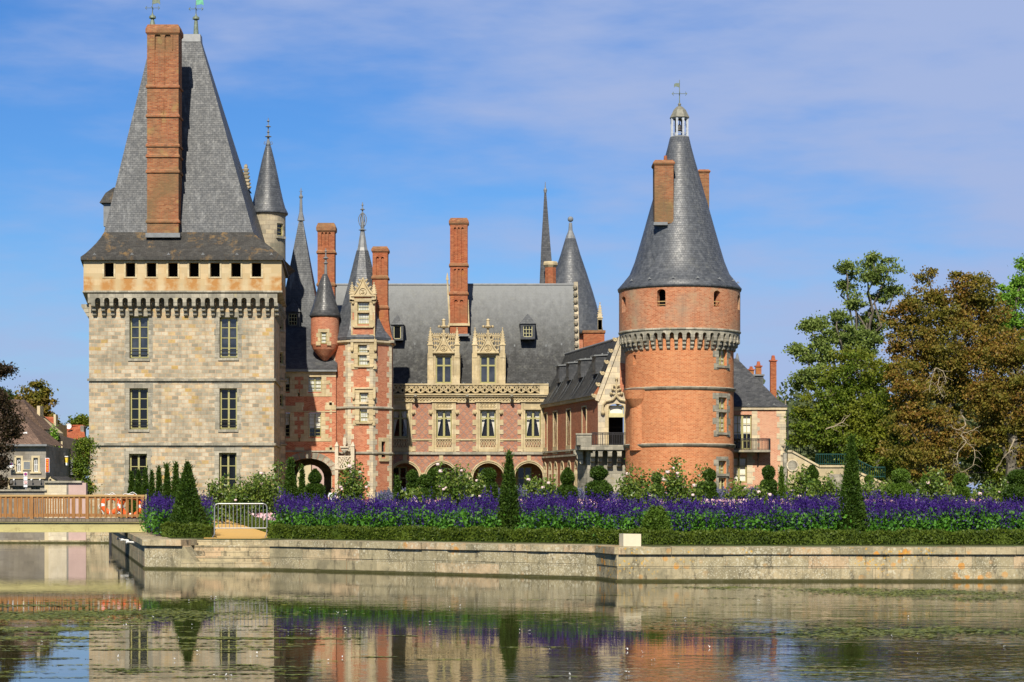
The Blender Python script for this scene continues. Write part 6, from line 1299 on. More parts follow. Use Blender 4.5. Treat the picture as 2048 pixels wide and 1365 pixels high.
# ------------------------------------------------------------------ foliage builders
def rhombs(C, s, asp=.45, axis=None, spread=1.0):
    """one leaf-shaped face per centre; axis biases the leaf direction"""
    n = len(C); a = rng.normal(size=(n, 3))
    if axis is not None: a = np.asarray(axis) + a * spread
    a /= np.linalg.norm(a, axis=1)[:, None]; b = np.cross(a, rng.normal(size=(n, 3))); b /= np.linalg.norm(b, axis=1)[:, None]
    s = (np.ones(n) * s) * rng.uniform(.65, 1.35, n); A = a * s[:, None] * .5; B = b * s[:, None] * asp * .5
    V = np.stack([C - A, C + B, C + A, C - B], 1).reshape(-1, 3); return V, np.arange(4 * n).reshape(-1, 4)
def leafpart(name, mat, parent, C, s, origin, **kw):
    V, F = rhombs(C, s, **kw); return raw_mesh(name, V - np.array(origin), F, M[mat], parent)
def shell(n, cx, cy, cz, rx, ry, rz, inner=.75):
    d = rng.normal(size=(n, 3)); d /= np.linalg.norm(d, axis=1)[:, None]; r = rng.uniform(inner, 1.03, n)[:, None]
    r = r * (1 + .07 * np.sin(d[:, :1] * 5 + cx) * np.cos(d[:, 2:] * 4 + cy) + .04 * np.abs(rng.normal(size=(n, 1)))); return np.array([cx, cy, cz]) + d * r * np.array([rx, ry, rz]), d
GPAL = []
def yew_cone(px, ytop, wpx, D, label, base=None, mat='yew', point=1.0, group='clipped yew cones in the garden', n=None):
    x = PX(px, D); zt = PZ(ytop, D); H = zt - GZ; r = wpx / 2 * D / K
    o = thing('yew_cone', (x, D, GZ), label, 'shrub', group); org = (x, D, GZ)
    N_ = n or int(min(14000, 2600 + 5200 * r * H)); t = rng.uniform(0, 1, N_) ** 1.35; th = rng.uniform(0, 2 * math.pi, N_); lump = 1 + .12 * np.sin(th * 3 + t * 9 + px) * (1 - t) + .09 * np.abs(rng.normal(size=N_)) ** 1.3
    prof = r * ((1 - t) ** (.95 * point) * (.90 - .10 * np.sin(np.pi * t)) + .035) * np.where(t < .08, .82 + t * 2.2, 1.0); prof *= lump; C = np.stack([x + prof * np.cos(th), D + prof * np.sin(th), GZ + .04 + t * H * .985 + .06 * rng.normal(size=N_)], 1)
    ax = np.stack([np.cos(th) * .6, np.sin(th) * .6, np.ones(N_) * .55], 1); leafpart('foliage', mat, o, C, .13 if D < 80 else .17, org, asp=.32, axis=ax, spread=.45)
    ns = int(60 + 240 * r); t = rng.uniform(.05, 1, ns); th = rng.uniform(0, 2 * math.pi, ns); pr = r * ((1 - t) ** (.95 * point) * (.90 - .10 * np.sin(np.pi * t)) + .05); k = 9; st = np.linspace(0, 1, k); ln = rng.uniform(.08, .26, ns)
    P_ = np.stack([x + (pr[:, None] + st * ln[:, None] * .55) * np.cos(th)[:, None], D + (pr[:, None] + st * ln[:, None] * .55) * np.sin(th)[:, None], GZ + t[:, None] * H + st * ln[:, None] * .9], 2).reshape(-1, 3) + rng.normal(size=(ns * k, 3)) * .012
    leafpart('shoots', mat, o, P_, .07 if D < 80 else .10, org, asp=.4, spread=.8, axis=[0, 0, .4])
    m = MB(); m.lathe(x, D, [(r * .80, GZ), (r * .84, GZ + H * .08), (r * .36, GZ + H * .5), (.02, GZ + H * .93)], 14); m.build('inner_growth', M[mat], o); return o
def ballstack(px, parts, D, label, mat='yew', group='topiary shapes in the garden'):
    """parts: (kind, y centre, half width px, half height px)"""
    x = PX(px, D); o = thing('topiary', (x, D, GZ), label, 'topiary', group); org = (x, D, GZ); m = MB(); m.tube((x, D, GZ), (x, D, PZ(parts[0][1], D)), .05, n=6); m.build('trunk', M['bark'], o)
    for kind, yc, hw, hh in parts:
        rx, rz, cz = hw * D / K, hh * D / K, PZ(yc, D); n = int(1500 + 5000 * rx * rz)
        if kind == 'ball':
            C, d = shell(n, x, D, cz, rx, rx, rz, .86); leafpart('foliage_ball', mat, o, C, .12, org, asp=.35, axis=d * .8 + [0, 0, .2], spread=.6)
            MB().ball((x, D, cz), rx * .84, 14, rz / rx).build('inner_growth', M[mat], o)
        elif kind == 'tip':    # ball drawn up to a point
            th = rng.uniform(0, 6.283, n); t = rng.uniform(0, 1, n); pr = rx * np.sqrt(np.clip(np.sin(np.pi * np.clip(t * .82 + .12, 0, 1)), 0, 1)) * (1 - t ** 3 * .75); C = np.stack([x + pr * np.cos(th), D + pr * np.sin(th), cz - rz + 2 * rz * t], 1)
            leafpart('foliage_ball', mat, o, C, .12, org, asp=.35, axis=np.stack([np.cos(th), np.sin(th), np.ones(n) * .6], 1), spread=.6); MB().ball((x, D, cz - rz * .1), rx * .8, 12, rz / rx).build('inner_growth', M[mat], o)
        else:                  # drum with a rounded shoulder
            th = rng.uniform(0, 6.283, n); t = rng.uniform(0, 1, n); pr = rx * np.where(t < .75, 1.0 - .1 * t, np.sqrt(np.clip(1 - ((t - .75) / .25) ** 2, 0, 1)) * .92) * rng.uniform(.9, 1.05, n); C = np.stack([x + pr * np.cos(th), D + pr * np.sin(th), cz - rz + 2 * rz * t], 1)
            leafpart('foliage_drum', mat, o, C, .13, org, asp=.35, axis=np.stack([np.cos(th), np.sin(th), np.ones(n) * .6], 1), spread=.6); MB().lathe(x, D, [(rx * .85, cz - rz), (rx * .8, cz + rz * .5), (rx * .3, cz + rz * .9)], 14).build('inner_growth', M[mat], o)
    return o
BLOOM = None
def rose_bush(px, ytop, wpx, D, label, blooms=6, dens=1.0, group='rose bushes in the garden', open_=False, cup=None):
    global BLOOM
    x = PX(px, D); zt = PZ(ytop, D); H = zt - GZ; r = wpx / 2 * D / K; o = thing('rose_bush', (x, D, GZ), label, 'shrub', group); org = (x, D, GZ); m = MB(); C = []; ends = []
    for k in range(int(9 + r * 9)):
        a = rng.uniform(0, 6.283); rr = r * math.sqrt(rng.uniform(0, 1)); hh = H * rng.uniform(.55, 1.0) * (1 - .28 * (rr / r) ** 2)
        p = [Vector((x, D, GZ + .02)), Vector((x + rr * .45 * math.cos(a), D + rr * .45 * math.sin(a), GZ + hh * .5)), Vector((x + rr * math.cos(a), D + rr * math.sin(a), GZ + hh))]
        m.path(p, .022, .008, 4); ends.append(p[-1])
        for j in range(int(250 * dens)):
            t = rng.uniform(.12, 1) ** .8; q = p[0].lerp(p[1], t * 2) if t < .5 else p[1].lerp(p[2], t * 2 - 1); C.append(np.array(q) + rng.normal(size=3) * np.array([.20, .20, .15]) * (1.15 - .45 * t))
    m.build('stems', M['bark'], o); leafpart('leaves', 'rose', o, np.array(C), .135, org, asp=.6)
    if BLOOM is None:
        b = MB()
        for k in range(9):
            a = k * 2.4; rr = .004 + .004 * k; b.lathe(rr * math.cos(a), rr * math.sin(a), [(.004, -.06), (.04, -.03), (.045, .02), (.025, .055), (.001, .04)], 6)
        BLOOM = b.build('rose_bloom', M['bloom'], origin=(0, 0, 0)); first = True
    else: first = False
    for k in range(blooms):
        e = ends[int(rng.integers(len(ends)))]; f = BLOOM if first and k == 0 else share(BLOOM, o); f.parent = o; s = rng.uniform(.75, 1.35)
        f.location = (e.x - x + rng.normal() * .12, e.y - D - .12, e.z - GZ + rng.uniform(-.35, .06) * H * .5); f.scale = (s, s, s)
    return o
def hedge(name, P, w, h, label, mat='box', s=.075, dens=900, group=None, z=GZ):
    """clipped hedge along a polyline of its centre line"""
    o = thing(name, (P[0][0], P[0][1], z), label, 'hedge', group); org = (P[0][0], P[0][1], z); Cs = []; A = []; m = MB()
    for p, q in zip(P, P[1:]):
        L_ = math.hypot(q[0] - p[0], q[1] - p[1]); F = Flat(p[0], p[1], q[0] - p[0], q[1] - p[1]); m.fbox(F, -.02, L_ + .02, z, z + h * .9, -w * .42, w * .42)
        n = int(L_ * (2 * h + w) * dens); t = rng.uniform(0, 2 * h + w, n); u = rng.uniform(-.05, L_ + .05, n); wob = .025 * np.sin(u * 7) + .03 * rng.normal(size=n) + .03 * np.sin(u * 2.3 + 1)
        d = np.where(t < h, -w / 2, np.where(t < h + w, t - h - w / 2, w / 2)); v = np.where(t < h, t, np.where(t < h + w, h, 2 * h + w - t)) + wob; d = d + wob * .8
        dx, dy = (q[0] - p[0]) / L_, (q[1] - p[1]) / L_; Cs.append(np.stack([p[0] + dx * u - dy * d, p[1] + dy * u + dx * d, z + v], 1)); up = ((t > h) & (t < h + w)).astype(float); fr = np.where(t < h, -1.0, np.where(t > h + w, 1.0, 0.0)); A.append(np.stack([-dy * fr, dx * fr, up + .35], 1))
    m.build('inner_growth', M[mat], o); leafpart('leaves', mat, o, np.concatenate(Cs), s, org, asp=.6, axis=np.concatenate(A), spread=.7); return o
def offs(P, d):
    return [(x, y + d) for x, y in P]
fl = [(x, y) for x, y in WC[2:5]]
hedge('box_hedge', [(WC[2][0] - .35, WC[2][1] + 3.9), (WC[3][0] + .1, WC[3][1] + 3.9), (3.5, 62.85)] , .55, .36, 'clipped low box hedge along the slanting quay edge, right of the gravel path', dens=1000)
hedge('box_hedge', [(3.55, 62.7), (22, 62.7)], .55, .36, 'long straight clipped box hedge behind the lichened quay wall at right', dens=1000)
hedge('box_hedge', [(-12.0, 72.4), (-10.3, 72.2)], .5, .42, 'short clipped box hedge in front of the big yew cone, left of the path', dens=1100)
hedge('border_hedge', [(-7.9, 73.6), (-10.8, 90), (-15.4, 116)], .5, .32, 'thin low box hedge running back along the right side of the gravel path', dens=500)
# salvia beds
SKIP = []
def bed(name, poly_pts, label, mat='salvia_flower', top=(1.06, 1.32), spikes=4, size=.05, near=True, leafmat='salvia_leaf'):
    P = np.asarray(poly_pts)
    for sx_, sy_, sr_ in SKIP: P = P[~((np.hypot(P[:, 0] - sx_, P[:, 1] - sy_) < sr_) | ((np.abs(P[:, 0] - sx_) < sr_ * .85) & (P[:, 1] < sy_)))]
    n = len(P); C1, C2, A1_, = [], [], []
    tmpl = rng.normal(size=(n * spikes, 2)) * .10; base = np.repeat(P, spikes, 0) + tmpl; H = rng.uniform(top[0] - .05, top[1] + .04, n * spikes) + .07 * np.sin(base[:, 0] * 1.7) * np.cos(base[:, 1] * 2.1) + .07 * np.sin(base[:, 0] * .63 + 1) + .05 * np.sin(base[:, 0] * 4.3 + base[:, 1]) + np.repeat(rng.normal(size=n) * .10, spikes) - np.repeat((rng.uniform(size=n) < .14) * .38, spikes); L_ = rng.uniform(.22, .66, n * spikes); k = 11
    t = np.tile(np.linspace(0, 1, k), (n * spikes, 1)) + rng.uniform(-.04, .04, (n * spikes, k)); lean = rng.normal(size=(n * spikes, 1, 2)) * .05
    z = GZ + H[:, None] - L_[:, None] * t; rad = .010 + .022 * t; xy = base[:, None, :] + rng.normal(size=(n * spikes, k, 2)) * rad[..., None] - lean * t[..., None]; F1 = np.concatenate([xy, z[..., None]], 2).reshape(-1, 3)
    V1, Q1 = rhombs(F1, size, .8, axis=[0, 0, 1.3], spread=.8)
    q = 26 if near else 12; hl = rng.beta(2.2, 1.5, (n, q)) * (top[0] - .20 + (.13 * np.sin(P[:, 0] * 2.3 + 1) * np.sin(P[:, 0] * .9 + P[:, 1]) + .10 * rng.normal(size=n))[:, None]) + .08; xy = P[:, None, :] + rng.normal(size=(n, q, 2)) * .13; F2 = np.concatenate([xy, (GZ + hl)[..., None]], 2).reshape(-1, 3); V2, Q2 = rhombs(F2, .115 if near else .13, .6, axis=[0, -.25, .25], spread=.8)
    o = raw_mesh(name, np.concatenate([V1, V2]), np.concatenate([Q1, Q2 + len(V1)]), M[mat]); o.data.materials.append(M[leafmat]); mi = np.zeros(len(Q1) + len(Q2), dtype=np.int32); mi[len(Q1):] = 1; o.data.polygons.foreach_set('material_index', mi)
    return tag(o, label, 'flowers', kind='stuff')
SKIP += [(PX(375, 73.4), 73.4, .95), (PX(1018, 68.0), 68.0, .55), (PX(1703, 64.6), 64.6, .55), (PX(1312, 63.5), 63.6, .5)]
def scatter(n, f): u = rng.uniform(0, 1, (n, 2)); return np.array([f(a, b) for a, b in u])
def bandB(a, b):    # right of the path, follows the wall
    x = -8.3 + a * 26.5; fy = 72.7 + (x + 7.9) * (63.9 - 72.4) / (10.9) if x < 3.0 else 63.9; return (x, fy - .15 + (b ** 1.4) * 6.0)
bed('salvia_bed', scatter(2700, bandB), 'deep violet salvia in a long bed behind the low box hedge')
def bandA(a, b): y = 72.9 + b * 7.5; xl_ = -12.35 - (y - 72.5) * .22; return (xl_ + a * ((-10.45 - (y - 73) * .16) - xl_), y)
bed('salvia_bed', scatter(420, bandA), 'deep violet salvia around the big yew cone beside the footbridge', top=(1.05, 1.35))
bed('distant_salvia_bed', scatter(1100, lambda a, b: (-6.5 + a * 28, 100 + b * 6)), 'paler lilac salvia in a far bed beyond the pink border', mat='salvia_far', top=(1.35, 1.62), near=False, size=.09)
def border(name, P, w, z, n, label):
    C = []
    for p, q in zip(P, P[1:]): t = rng.uniform(0, 1, n); C.append(np.stack([p[0] + (q[0] - p[0]) * t + rng.normal(size=n) * w / 2, p[1] + (q[1] - p[1]) * t + rng.normal(size=n) * w / 2, GZ + z * rng.uniform(.35, 1.0, n) ** .5], 1))
    C = np.concatenate(C); V, Q_ = rhombs(C, .11, .9, axis=[0, -.3, .6], spread=.6); C2 = C - [0, 0, .12]; V2, Q2 = rhombs(C2, .12, .5); o = raw_mesh(name, np.concatenate([V, V2]), np.concatenate([Q_, Q2 + len(V)]), M['pink']); o.data.materials.append(M['salvia_leaf']); mi = np.zeros(2 * len(C), dtype=np.int32); mi[len(C):] = 1; o.data.polygons.foreach_set('material_index', mi); return tag(o, label, 'flowers', kind='stuff')
border('pink_flower_border', [(-7.2, 74.5), (-10.0, 90), (-14.6, 116)], .45, .52, 2600, 'pink and white bedding flowers beside the gravel path')
border('pink_flower_border', [(-5, 92), (20, 90)], .9, 1.25, 5200, 'pink bedding flowers showing behind the violet salvia')
hedge('border_hedge', [(-9.2, 94), (-14.5, 118)], .6, .75, 'dark taller hedge under the rose thicket left of centre', mat='yew', dens=350, s=.12)
# clipped cones
for px, yt, w, D, lb, mt in [(375, 930, 86, 73.4, 'biggest yew cone, growing out of violet salvia between footbridge and metal barrier', 'yew'), (1018, 909, 64, 68.0, 'slim tall yew cone in the salvia before the central arcade', 'yew'), (1703, 878, 70, 64.6, 'tallest yew cone at right, with a wispy pointed top, in front of the stone steps', 'yew'), (1312, 1021, 66, 63.5, 'low rounded light green yew mound beside the loose stone block', 'yew_light'),
    (352, 930, 30, 98, 'tallest of the narrow yews behind the footbridge end', 'yew'), (334, 933, 26, 101, 'second narrow yew from the right in the row before the keep', 'yew'), (318, 938, 22, 104, 'third narrow yew from the right in the row before the keep', 'yew'), (304, 946, 20, 107, 'short narrow yew in the middle of the row before the keep', 'yew'), (291, 940, 26, 110, 'narrow yew just right of the lower left keep window', 'yew'), (277, 944, 26, 113, 'narrow yew in front of the lower left keep window', 'yew'), (263, 947, 24, 116, 'leftmost narrow yew in the row before the keep', 'yew'),
    (581, 921, 50, 90, 'broad dark pointed yew left of the carriage arch', 'yew'), (604, 934, 20, 96, 'thin pointed yew against the left side of the carriage arch', 'yew'), (1563, 938, 22, 95, 'thin light green pointed yew before the pavilion corner', 'yew_light'), (795, 958, 26, 100, 'narrow dark yew before the leftmost arcade arch', 'yew'), (1848, 955, 40, 96, 'loose light green cone behind the salvia, right of the squat topiary dome', 'yew_light')]: yew_cone(px, yt, w, D, lb, mat=mt, point=.42 if px == 1312 else 1.0)
B_, T_, R_ = 'ball', 'tip', 'drum'
for px, D, parts, lb in [(630, 95, [(T_, 953, 13, 14), (R_, 987, 20, 20)], 'topiary with shaggy top ball standing in front of the carriage arch'), (849, 92, [(B_, 963, 13, 13), (B_, 995, 21, 20)], 'topiary ball over a low dome before the second arcade arch'), (868, 96, [(B_, 949, 11, 11), (R_, 980, 13, 22)], 'topiary ball on a narrow drum beside the second arcade arch'), (825, 96, [(B_, 954, 11, 12), (R_, 984, 12, 20)], 'small topiary ball at the foot of the leftmost arcade pier'),
    (976, 90, [(B_, 951, 15, 13), (R_, 985, 20, 24)], 'topiary ball on a shaggy cylinder before the third arcade arch'), (1135, 90, [(T_, 953, 14, 17), (B_, 986, 20, 17)], 'topiary with a pointed ball over a round ball before the right wing'), (1197, 88, [(B_, 947, 17, 13), (B_, 981, 27, 21)], 'neat two-ball topiary under the stone balcony, widest of its kind in the centre'), (1314, 96, [(B_, 957, 10, 10), (B_, 982, 13, 16)], 'small two-ball topiary left of the tallest rose bush'),
    (1419, 92, [(B_, 951, 12, 12), (B_, 975, 13, 13), (R_, 995, 17, 12)], 'three-tier topiary at the right edge of the round tower'), (1403, 94, [(B_, 975, 9, 11), (R_, 995, 12, 14)], 'small topiary tucked against the three-tier one by the round tower'), (1537, 92, [(B_, 946, 12, 13), (R_, 980, 17, 22)], 'topiary ball on a drum before the pavilion'), (1624, 92, [(T_, 946, 13, 15), (R_, 980, 18, 22)], 'topiary with pointed ball and drum before the stone steps'),
    (1658, 94, [(R_, 990, 18, 10)], 'low clipped cushion left of the tallest yew cone'), (1738, 96, [(B_, 960, 8, 8), (T_, 985, 11, 18)], 'smallest ball topiary below the stone steps'), (1801, 88, [(B_, 953, 17, 14), (B_, 984, 28, 19)], 'squat wide topiary dome with ball, right of the stone steps'), (1921, 90, [(B_, 961, 14, 13), (R_, 988, 18, 16)], 'topiary ball on a drum below the brown chestnut trees'), (2036, 86, [(B_, 955, 21, 14), (B_, 986, 28, 21)], 'wide two-ball topiary at the right edge of the photo'), (803, 90, [(R_, 994, 14, 9)], 'low clipped cushion at the foot of the narrow dark yew')]: ballstack(px, parts, D, lb, mat='yew_light' if px in (1921, 1801, 1738) else 'yew')
for px, yt, w, D, lb, nb in [(444, 945, 62, 104, 'leftmost rose bush before the keep', 4), (482, 948, 60, 100, 'rose bush under the lower right keep window', 4), (524, 930, 66, 102, 'rose bush with pale blooms before the right corner of the keep', 6), (553, 925, 50, 104, 'tall rose bush beside the broad dark yew', 5), (610, 955, 30, 106, 'small yellowish rose bush in the arch', 2), (706, 918, 84, 88, 'white-flowered rose bush before the polygonal stair tower', 14), (822, 962, 46, 90, 'yellow-green rose bush before the leftmost arcade arch', 4), (908, 900, 74, 86, 'tall thin rose bush reaching above the second arcade arch', 7), (945, 930, 56, 88, 'rose bush between the second and third arcade arches', 4), (1077, 935, 60, 84, 'bright green rose bush before the rightmost arcade arch', 5),
    (1258, 926, 56, 90, 'rose bush against the stone bastion', 3), (1290, 925, 50, 88, 'rose bush at the left foot of the round tower', 3), (1369, 900, 92, 84, 'tallest rose bush, with pale blooms, before the round tower', 9), (1473, 948, 40, 92, 'small round standard rose between round tower and pavilion', 2), (1518, 972, 30, 88, 'low pink-flowered rose bush left of the pavilion topiary', 4), (1606, 925, 46, 90, 'thin rose bush under the round window of the steps', 3), (1656, 932, 46, 88, 'rose bush with one large pale bloom below the stair landing', 3), (1745, 945, 64, 92, 'reddish leggy rose bush right of the tallest yew cone', 4), (1778, 950, 50, 98, 'cream-flowered rose bush behind the squat dome', 6), (1876, 930, 80, 88, 'broad rose bush with white blooms below the chestnuts', 5), (1968, 950, 60, 92, 'rose bush between the two rightmost topiaries', 4), (2005, 948, 54, 96, 'yellowish rose bush near the right edge of the photo', 2), (1572, 960, 30, 97, 'small rose bush by the pavilion drainpipe', 3)]: rose_bush(px, yt, w, D, lb, nb)
# ================================================================== FOOTBRIDGE
DF, DR = 80.0, 82.3; xe = PX(290, DF); xw = -30.0; T = thing('footbridge', (xe, 81, .95), 'timber-railed footbridge with cream steel beam crossing the canal at left', 'bridge')
zb, zt, zd, zr = PZ(1065, DF), PZ(1044, DF), PZ(1038, DF), PZ(990, DF)
for D_, nm in ((DF, 'beam'), (DR, 'beam')):
    m = MB(); m.box(xw, xe, D_, D_ + .12, zb + .03, zt - .03); m.box(xw, xe, D_ - .08, D_ + .2, zb, zb + .03); m.box(xw, xe, D_ - .08, D_ + .2, zt - .03, zt)
    if D_ == DF:
        for k in range(8):
            for dx in (0, .12):
                for dz in (.07, .14): m.ball((xe - .95 - k * 1.32 * 1.0 + dx, D_ - .004, zb + dz), .018, 6)
    m.build(nm, M['steel'], T)
m = MB(); n = int((xe - xw) / .16)
for k in range(n): x = xe - .16 * k; m.box(x - .15, x, DF - .1, DR + .2, zt + .003, zd - .002 * (k % 3))
m.build('deck', M['deck'], T)
for D_, rear in ((DF + .03, 0), (DR, 1)):
    m = MB(); m.box(xw, xe - (0 if not rear else .9), D_ - .05, D_ + .09, zr - .07, zr); m.build('handrail', M['wood_pale'], T)
    m = MB(); m.box(xw, xe - (0 if not rear else .9), D_ + .0, D_ + .05, PZ(1034, DF), PZ(1029, DF)); m.box(xw, xe - (0 if not rear else .9), D_ + .0, D_ + .05, zr - .15, zr - .072); m.build('rail', M['wood'], T)
    for k in range(8):
        x = PX(285, DF) - k * 2.11 - (1.0 if rear else 0); m = MB(); m.box(x - .06, x + .06, D_ - .06, D_ + .06, zt + .05, zr - .071); m.build('post', M['wood'], T)
    x = PX(285, DF) - .205 - (1.0 if rear else 0); first = None; rest = MB(); k = 0
    while x > xw:
        if abs(((PX(285, DF) - (1.0 if rear else 0)) - x) % 2.11) > .12 and abs(((PX(285, DF) - (1.0 if rear else 0)) - x) % 2.11 - 2.11) > .12:
            if k < 42:
                if first is None: b = MB(); b.box(x - .033, x + .033, D_ - .032, D_ - .004, PZ(1036, DF), zr - .072); first = b.build('picket', M['wood'], T); fx = x
                else: c = share(first, T); c.location = (x - fx, 0, 0)
            else: rest.box(x - .033, x + .033, D_ - .032, D_ - .004, PZ(1036, DF), zr - .072)
        x -= .2; k += 1
    tag(rest.build('distant_pickets', M['wood'], T), kind='stuff')
m = MB(); m.tube((xe + .05, DF - .05, zb - .05), (xe + .05, DF - .05, zr + .02), .03, n=6); m.build('end_tube', M['steel'], T)
m = MB(); m.lathe(PX(268, 81), 81.2, [(.11, -1.4), (.11, zb - .001)], 10); m.build('pile', M['iron'], T)
m = MB(); m.lathe(PX(268, 81) - 6.5, 81.2, [(.11, -1.4), (.11, zb - .001)], 10); m.build('pile', M['iron'], T)
def life_ring(px, py, D, r, label):
    x, z = PX(px, D), PZ(py, D); o = thing('life_ring', (x, D, z), label, 'life ring', 'life rings hung on the footbridge railings')
    def arc(a0, a1, rr, mat, nm, n=10):
        m = MB(); R_ = r - rr; rings = []
        for i in range(n + 1):
            t = a0 + (a1 - a0) * i / n; rings.append([(x + (R_ + rr * math.cos(p)) * math.cos(t), D + rr * .8 * math.sin(p), z + (R_ + rr * math.cos(p)) * math.sin(t)) for p in [2 * math.pi * j / 10 for j in range(10)]])
        m.rings(rings, True); return m.build(nm, M[mat], o, smooth=False)
    for k in range(4):
        a = k * math.pi / 2; arc(a + .17, a + math.pi / 2 - .17, .10, 'orange', 'ring_segment'); arc(a - .169, a + .169, .105, 'white', 'white_band', 4)
    m = MB(); m.path([(x + (r + .05 + .03 * math.sin(8 * t)) * math.cos(t), D - .05, z + (r + .04 + .04 * math.cos(9 * t)) * math.sin(t)) for t in [2 * math.pi * i / 40 for i in range(41)]], .012, n=4); m.path([(x - .13, D - .1, zr + .02), (x, D - .1, z + r - .02), (x + .13, D - .1, zr + .02)], .015, n=4); m.build('cord', M['white'], o); return o
life_ring(262, 1013, DF + .20, .47, 'orange life ring with white bands behind the near railing of the footbridge')
life_ring(222, 1010, DR - .14, .40, 'second life ring, half hidden on the far railing of the footbridge')
F, L_ = Flat(WB[0], WB[1], WC[0][0] - WB[0], WC[0][1] - WB[1]), 34.0
for k, (u, z) in enumerate(((19.5, .62), (23.5, .66), (28.6, .70))):
    m = MB(); m.tube(F(u, z, .02), F(u + .12, z + .03, -.32), .035, n=8); m.tube(F(u + .1, z + .03, -.26), F(u + .13, z + .03, -.34), .05, n=8); o = m.build('drain_spout', M['white'], origin=F(u, z, 0))
    tag(o, ('white drain spout on the quay side wall, farthest under the footbridge', 'white drain spout on the quay side wall, middle one of three', 'white drain spout on the quay side wall, nearest the corner')[k], 'spout', 'drain spouts on the quay side wall')
# ------------------------------------------------------------------ barrier
D_ = 71.6; T = thing('metal_barrier', (PX(480, D_), D_, GZ), 'galvanised crowd barrier standing across the end of the gravel path', 'barrier'); xa, xb = PX(429, D_), PX(532, D_); zl, zh = PZ(1057, D_), PZ(1008, D_); m = MB(); c = .12
m.path([(xa, D_, GZ + .1), (xa, D_, zh - c), (xa + c * .3, D_, zh - c * .3), (xa + c, D_, zh), (xb - c, D_ + .25, zh), (xb - c * .3, D_ + .27, zh - c * .3), (xb, D_ + .28, zh - c), (xb, D_ + .28, GZ + .1)], .024, n=8); m.tube((xa, D_, zl), (xb, D_ + .28, zl), .02, n=6); m.build('frame', M['galv'], T)
for k in range(1, 14): x = xa + (xb - xa) * k / 14; y = D_ + .28 * k / 14; m = MB(); m.tube((x, y, zl), (x, y, zh), .0125, n=5); m.build('bar', M['galv'], T)
for x, y in ((xa, D_), (xb, D_ + .28)): m = MB(); m.path([(x - .03, y - .3, GZ + .012), (x, y - .05, GZ + .12), (x, y + .05, GZ + .12), (x + .03, y + .3, GZ + .012)], .018, n=6); m.build('foot', M['galv'], T)
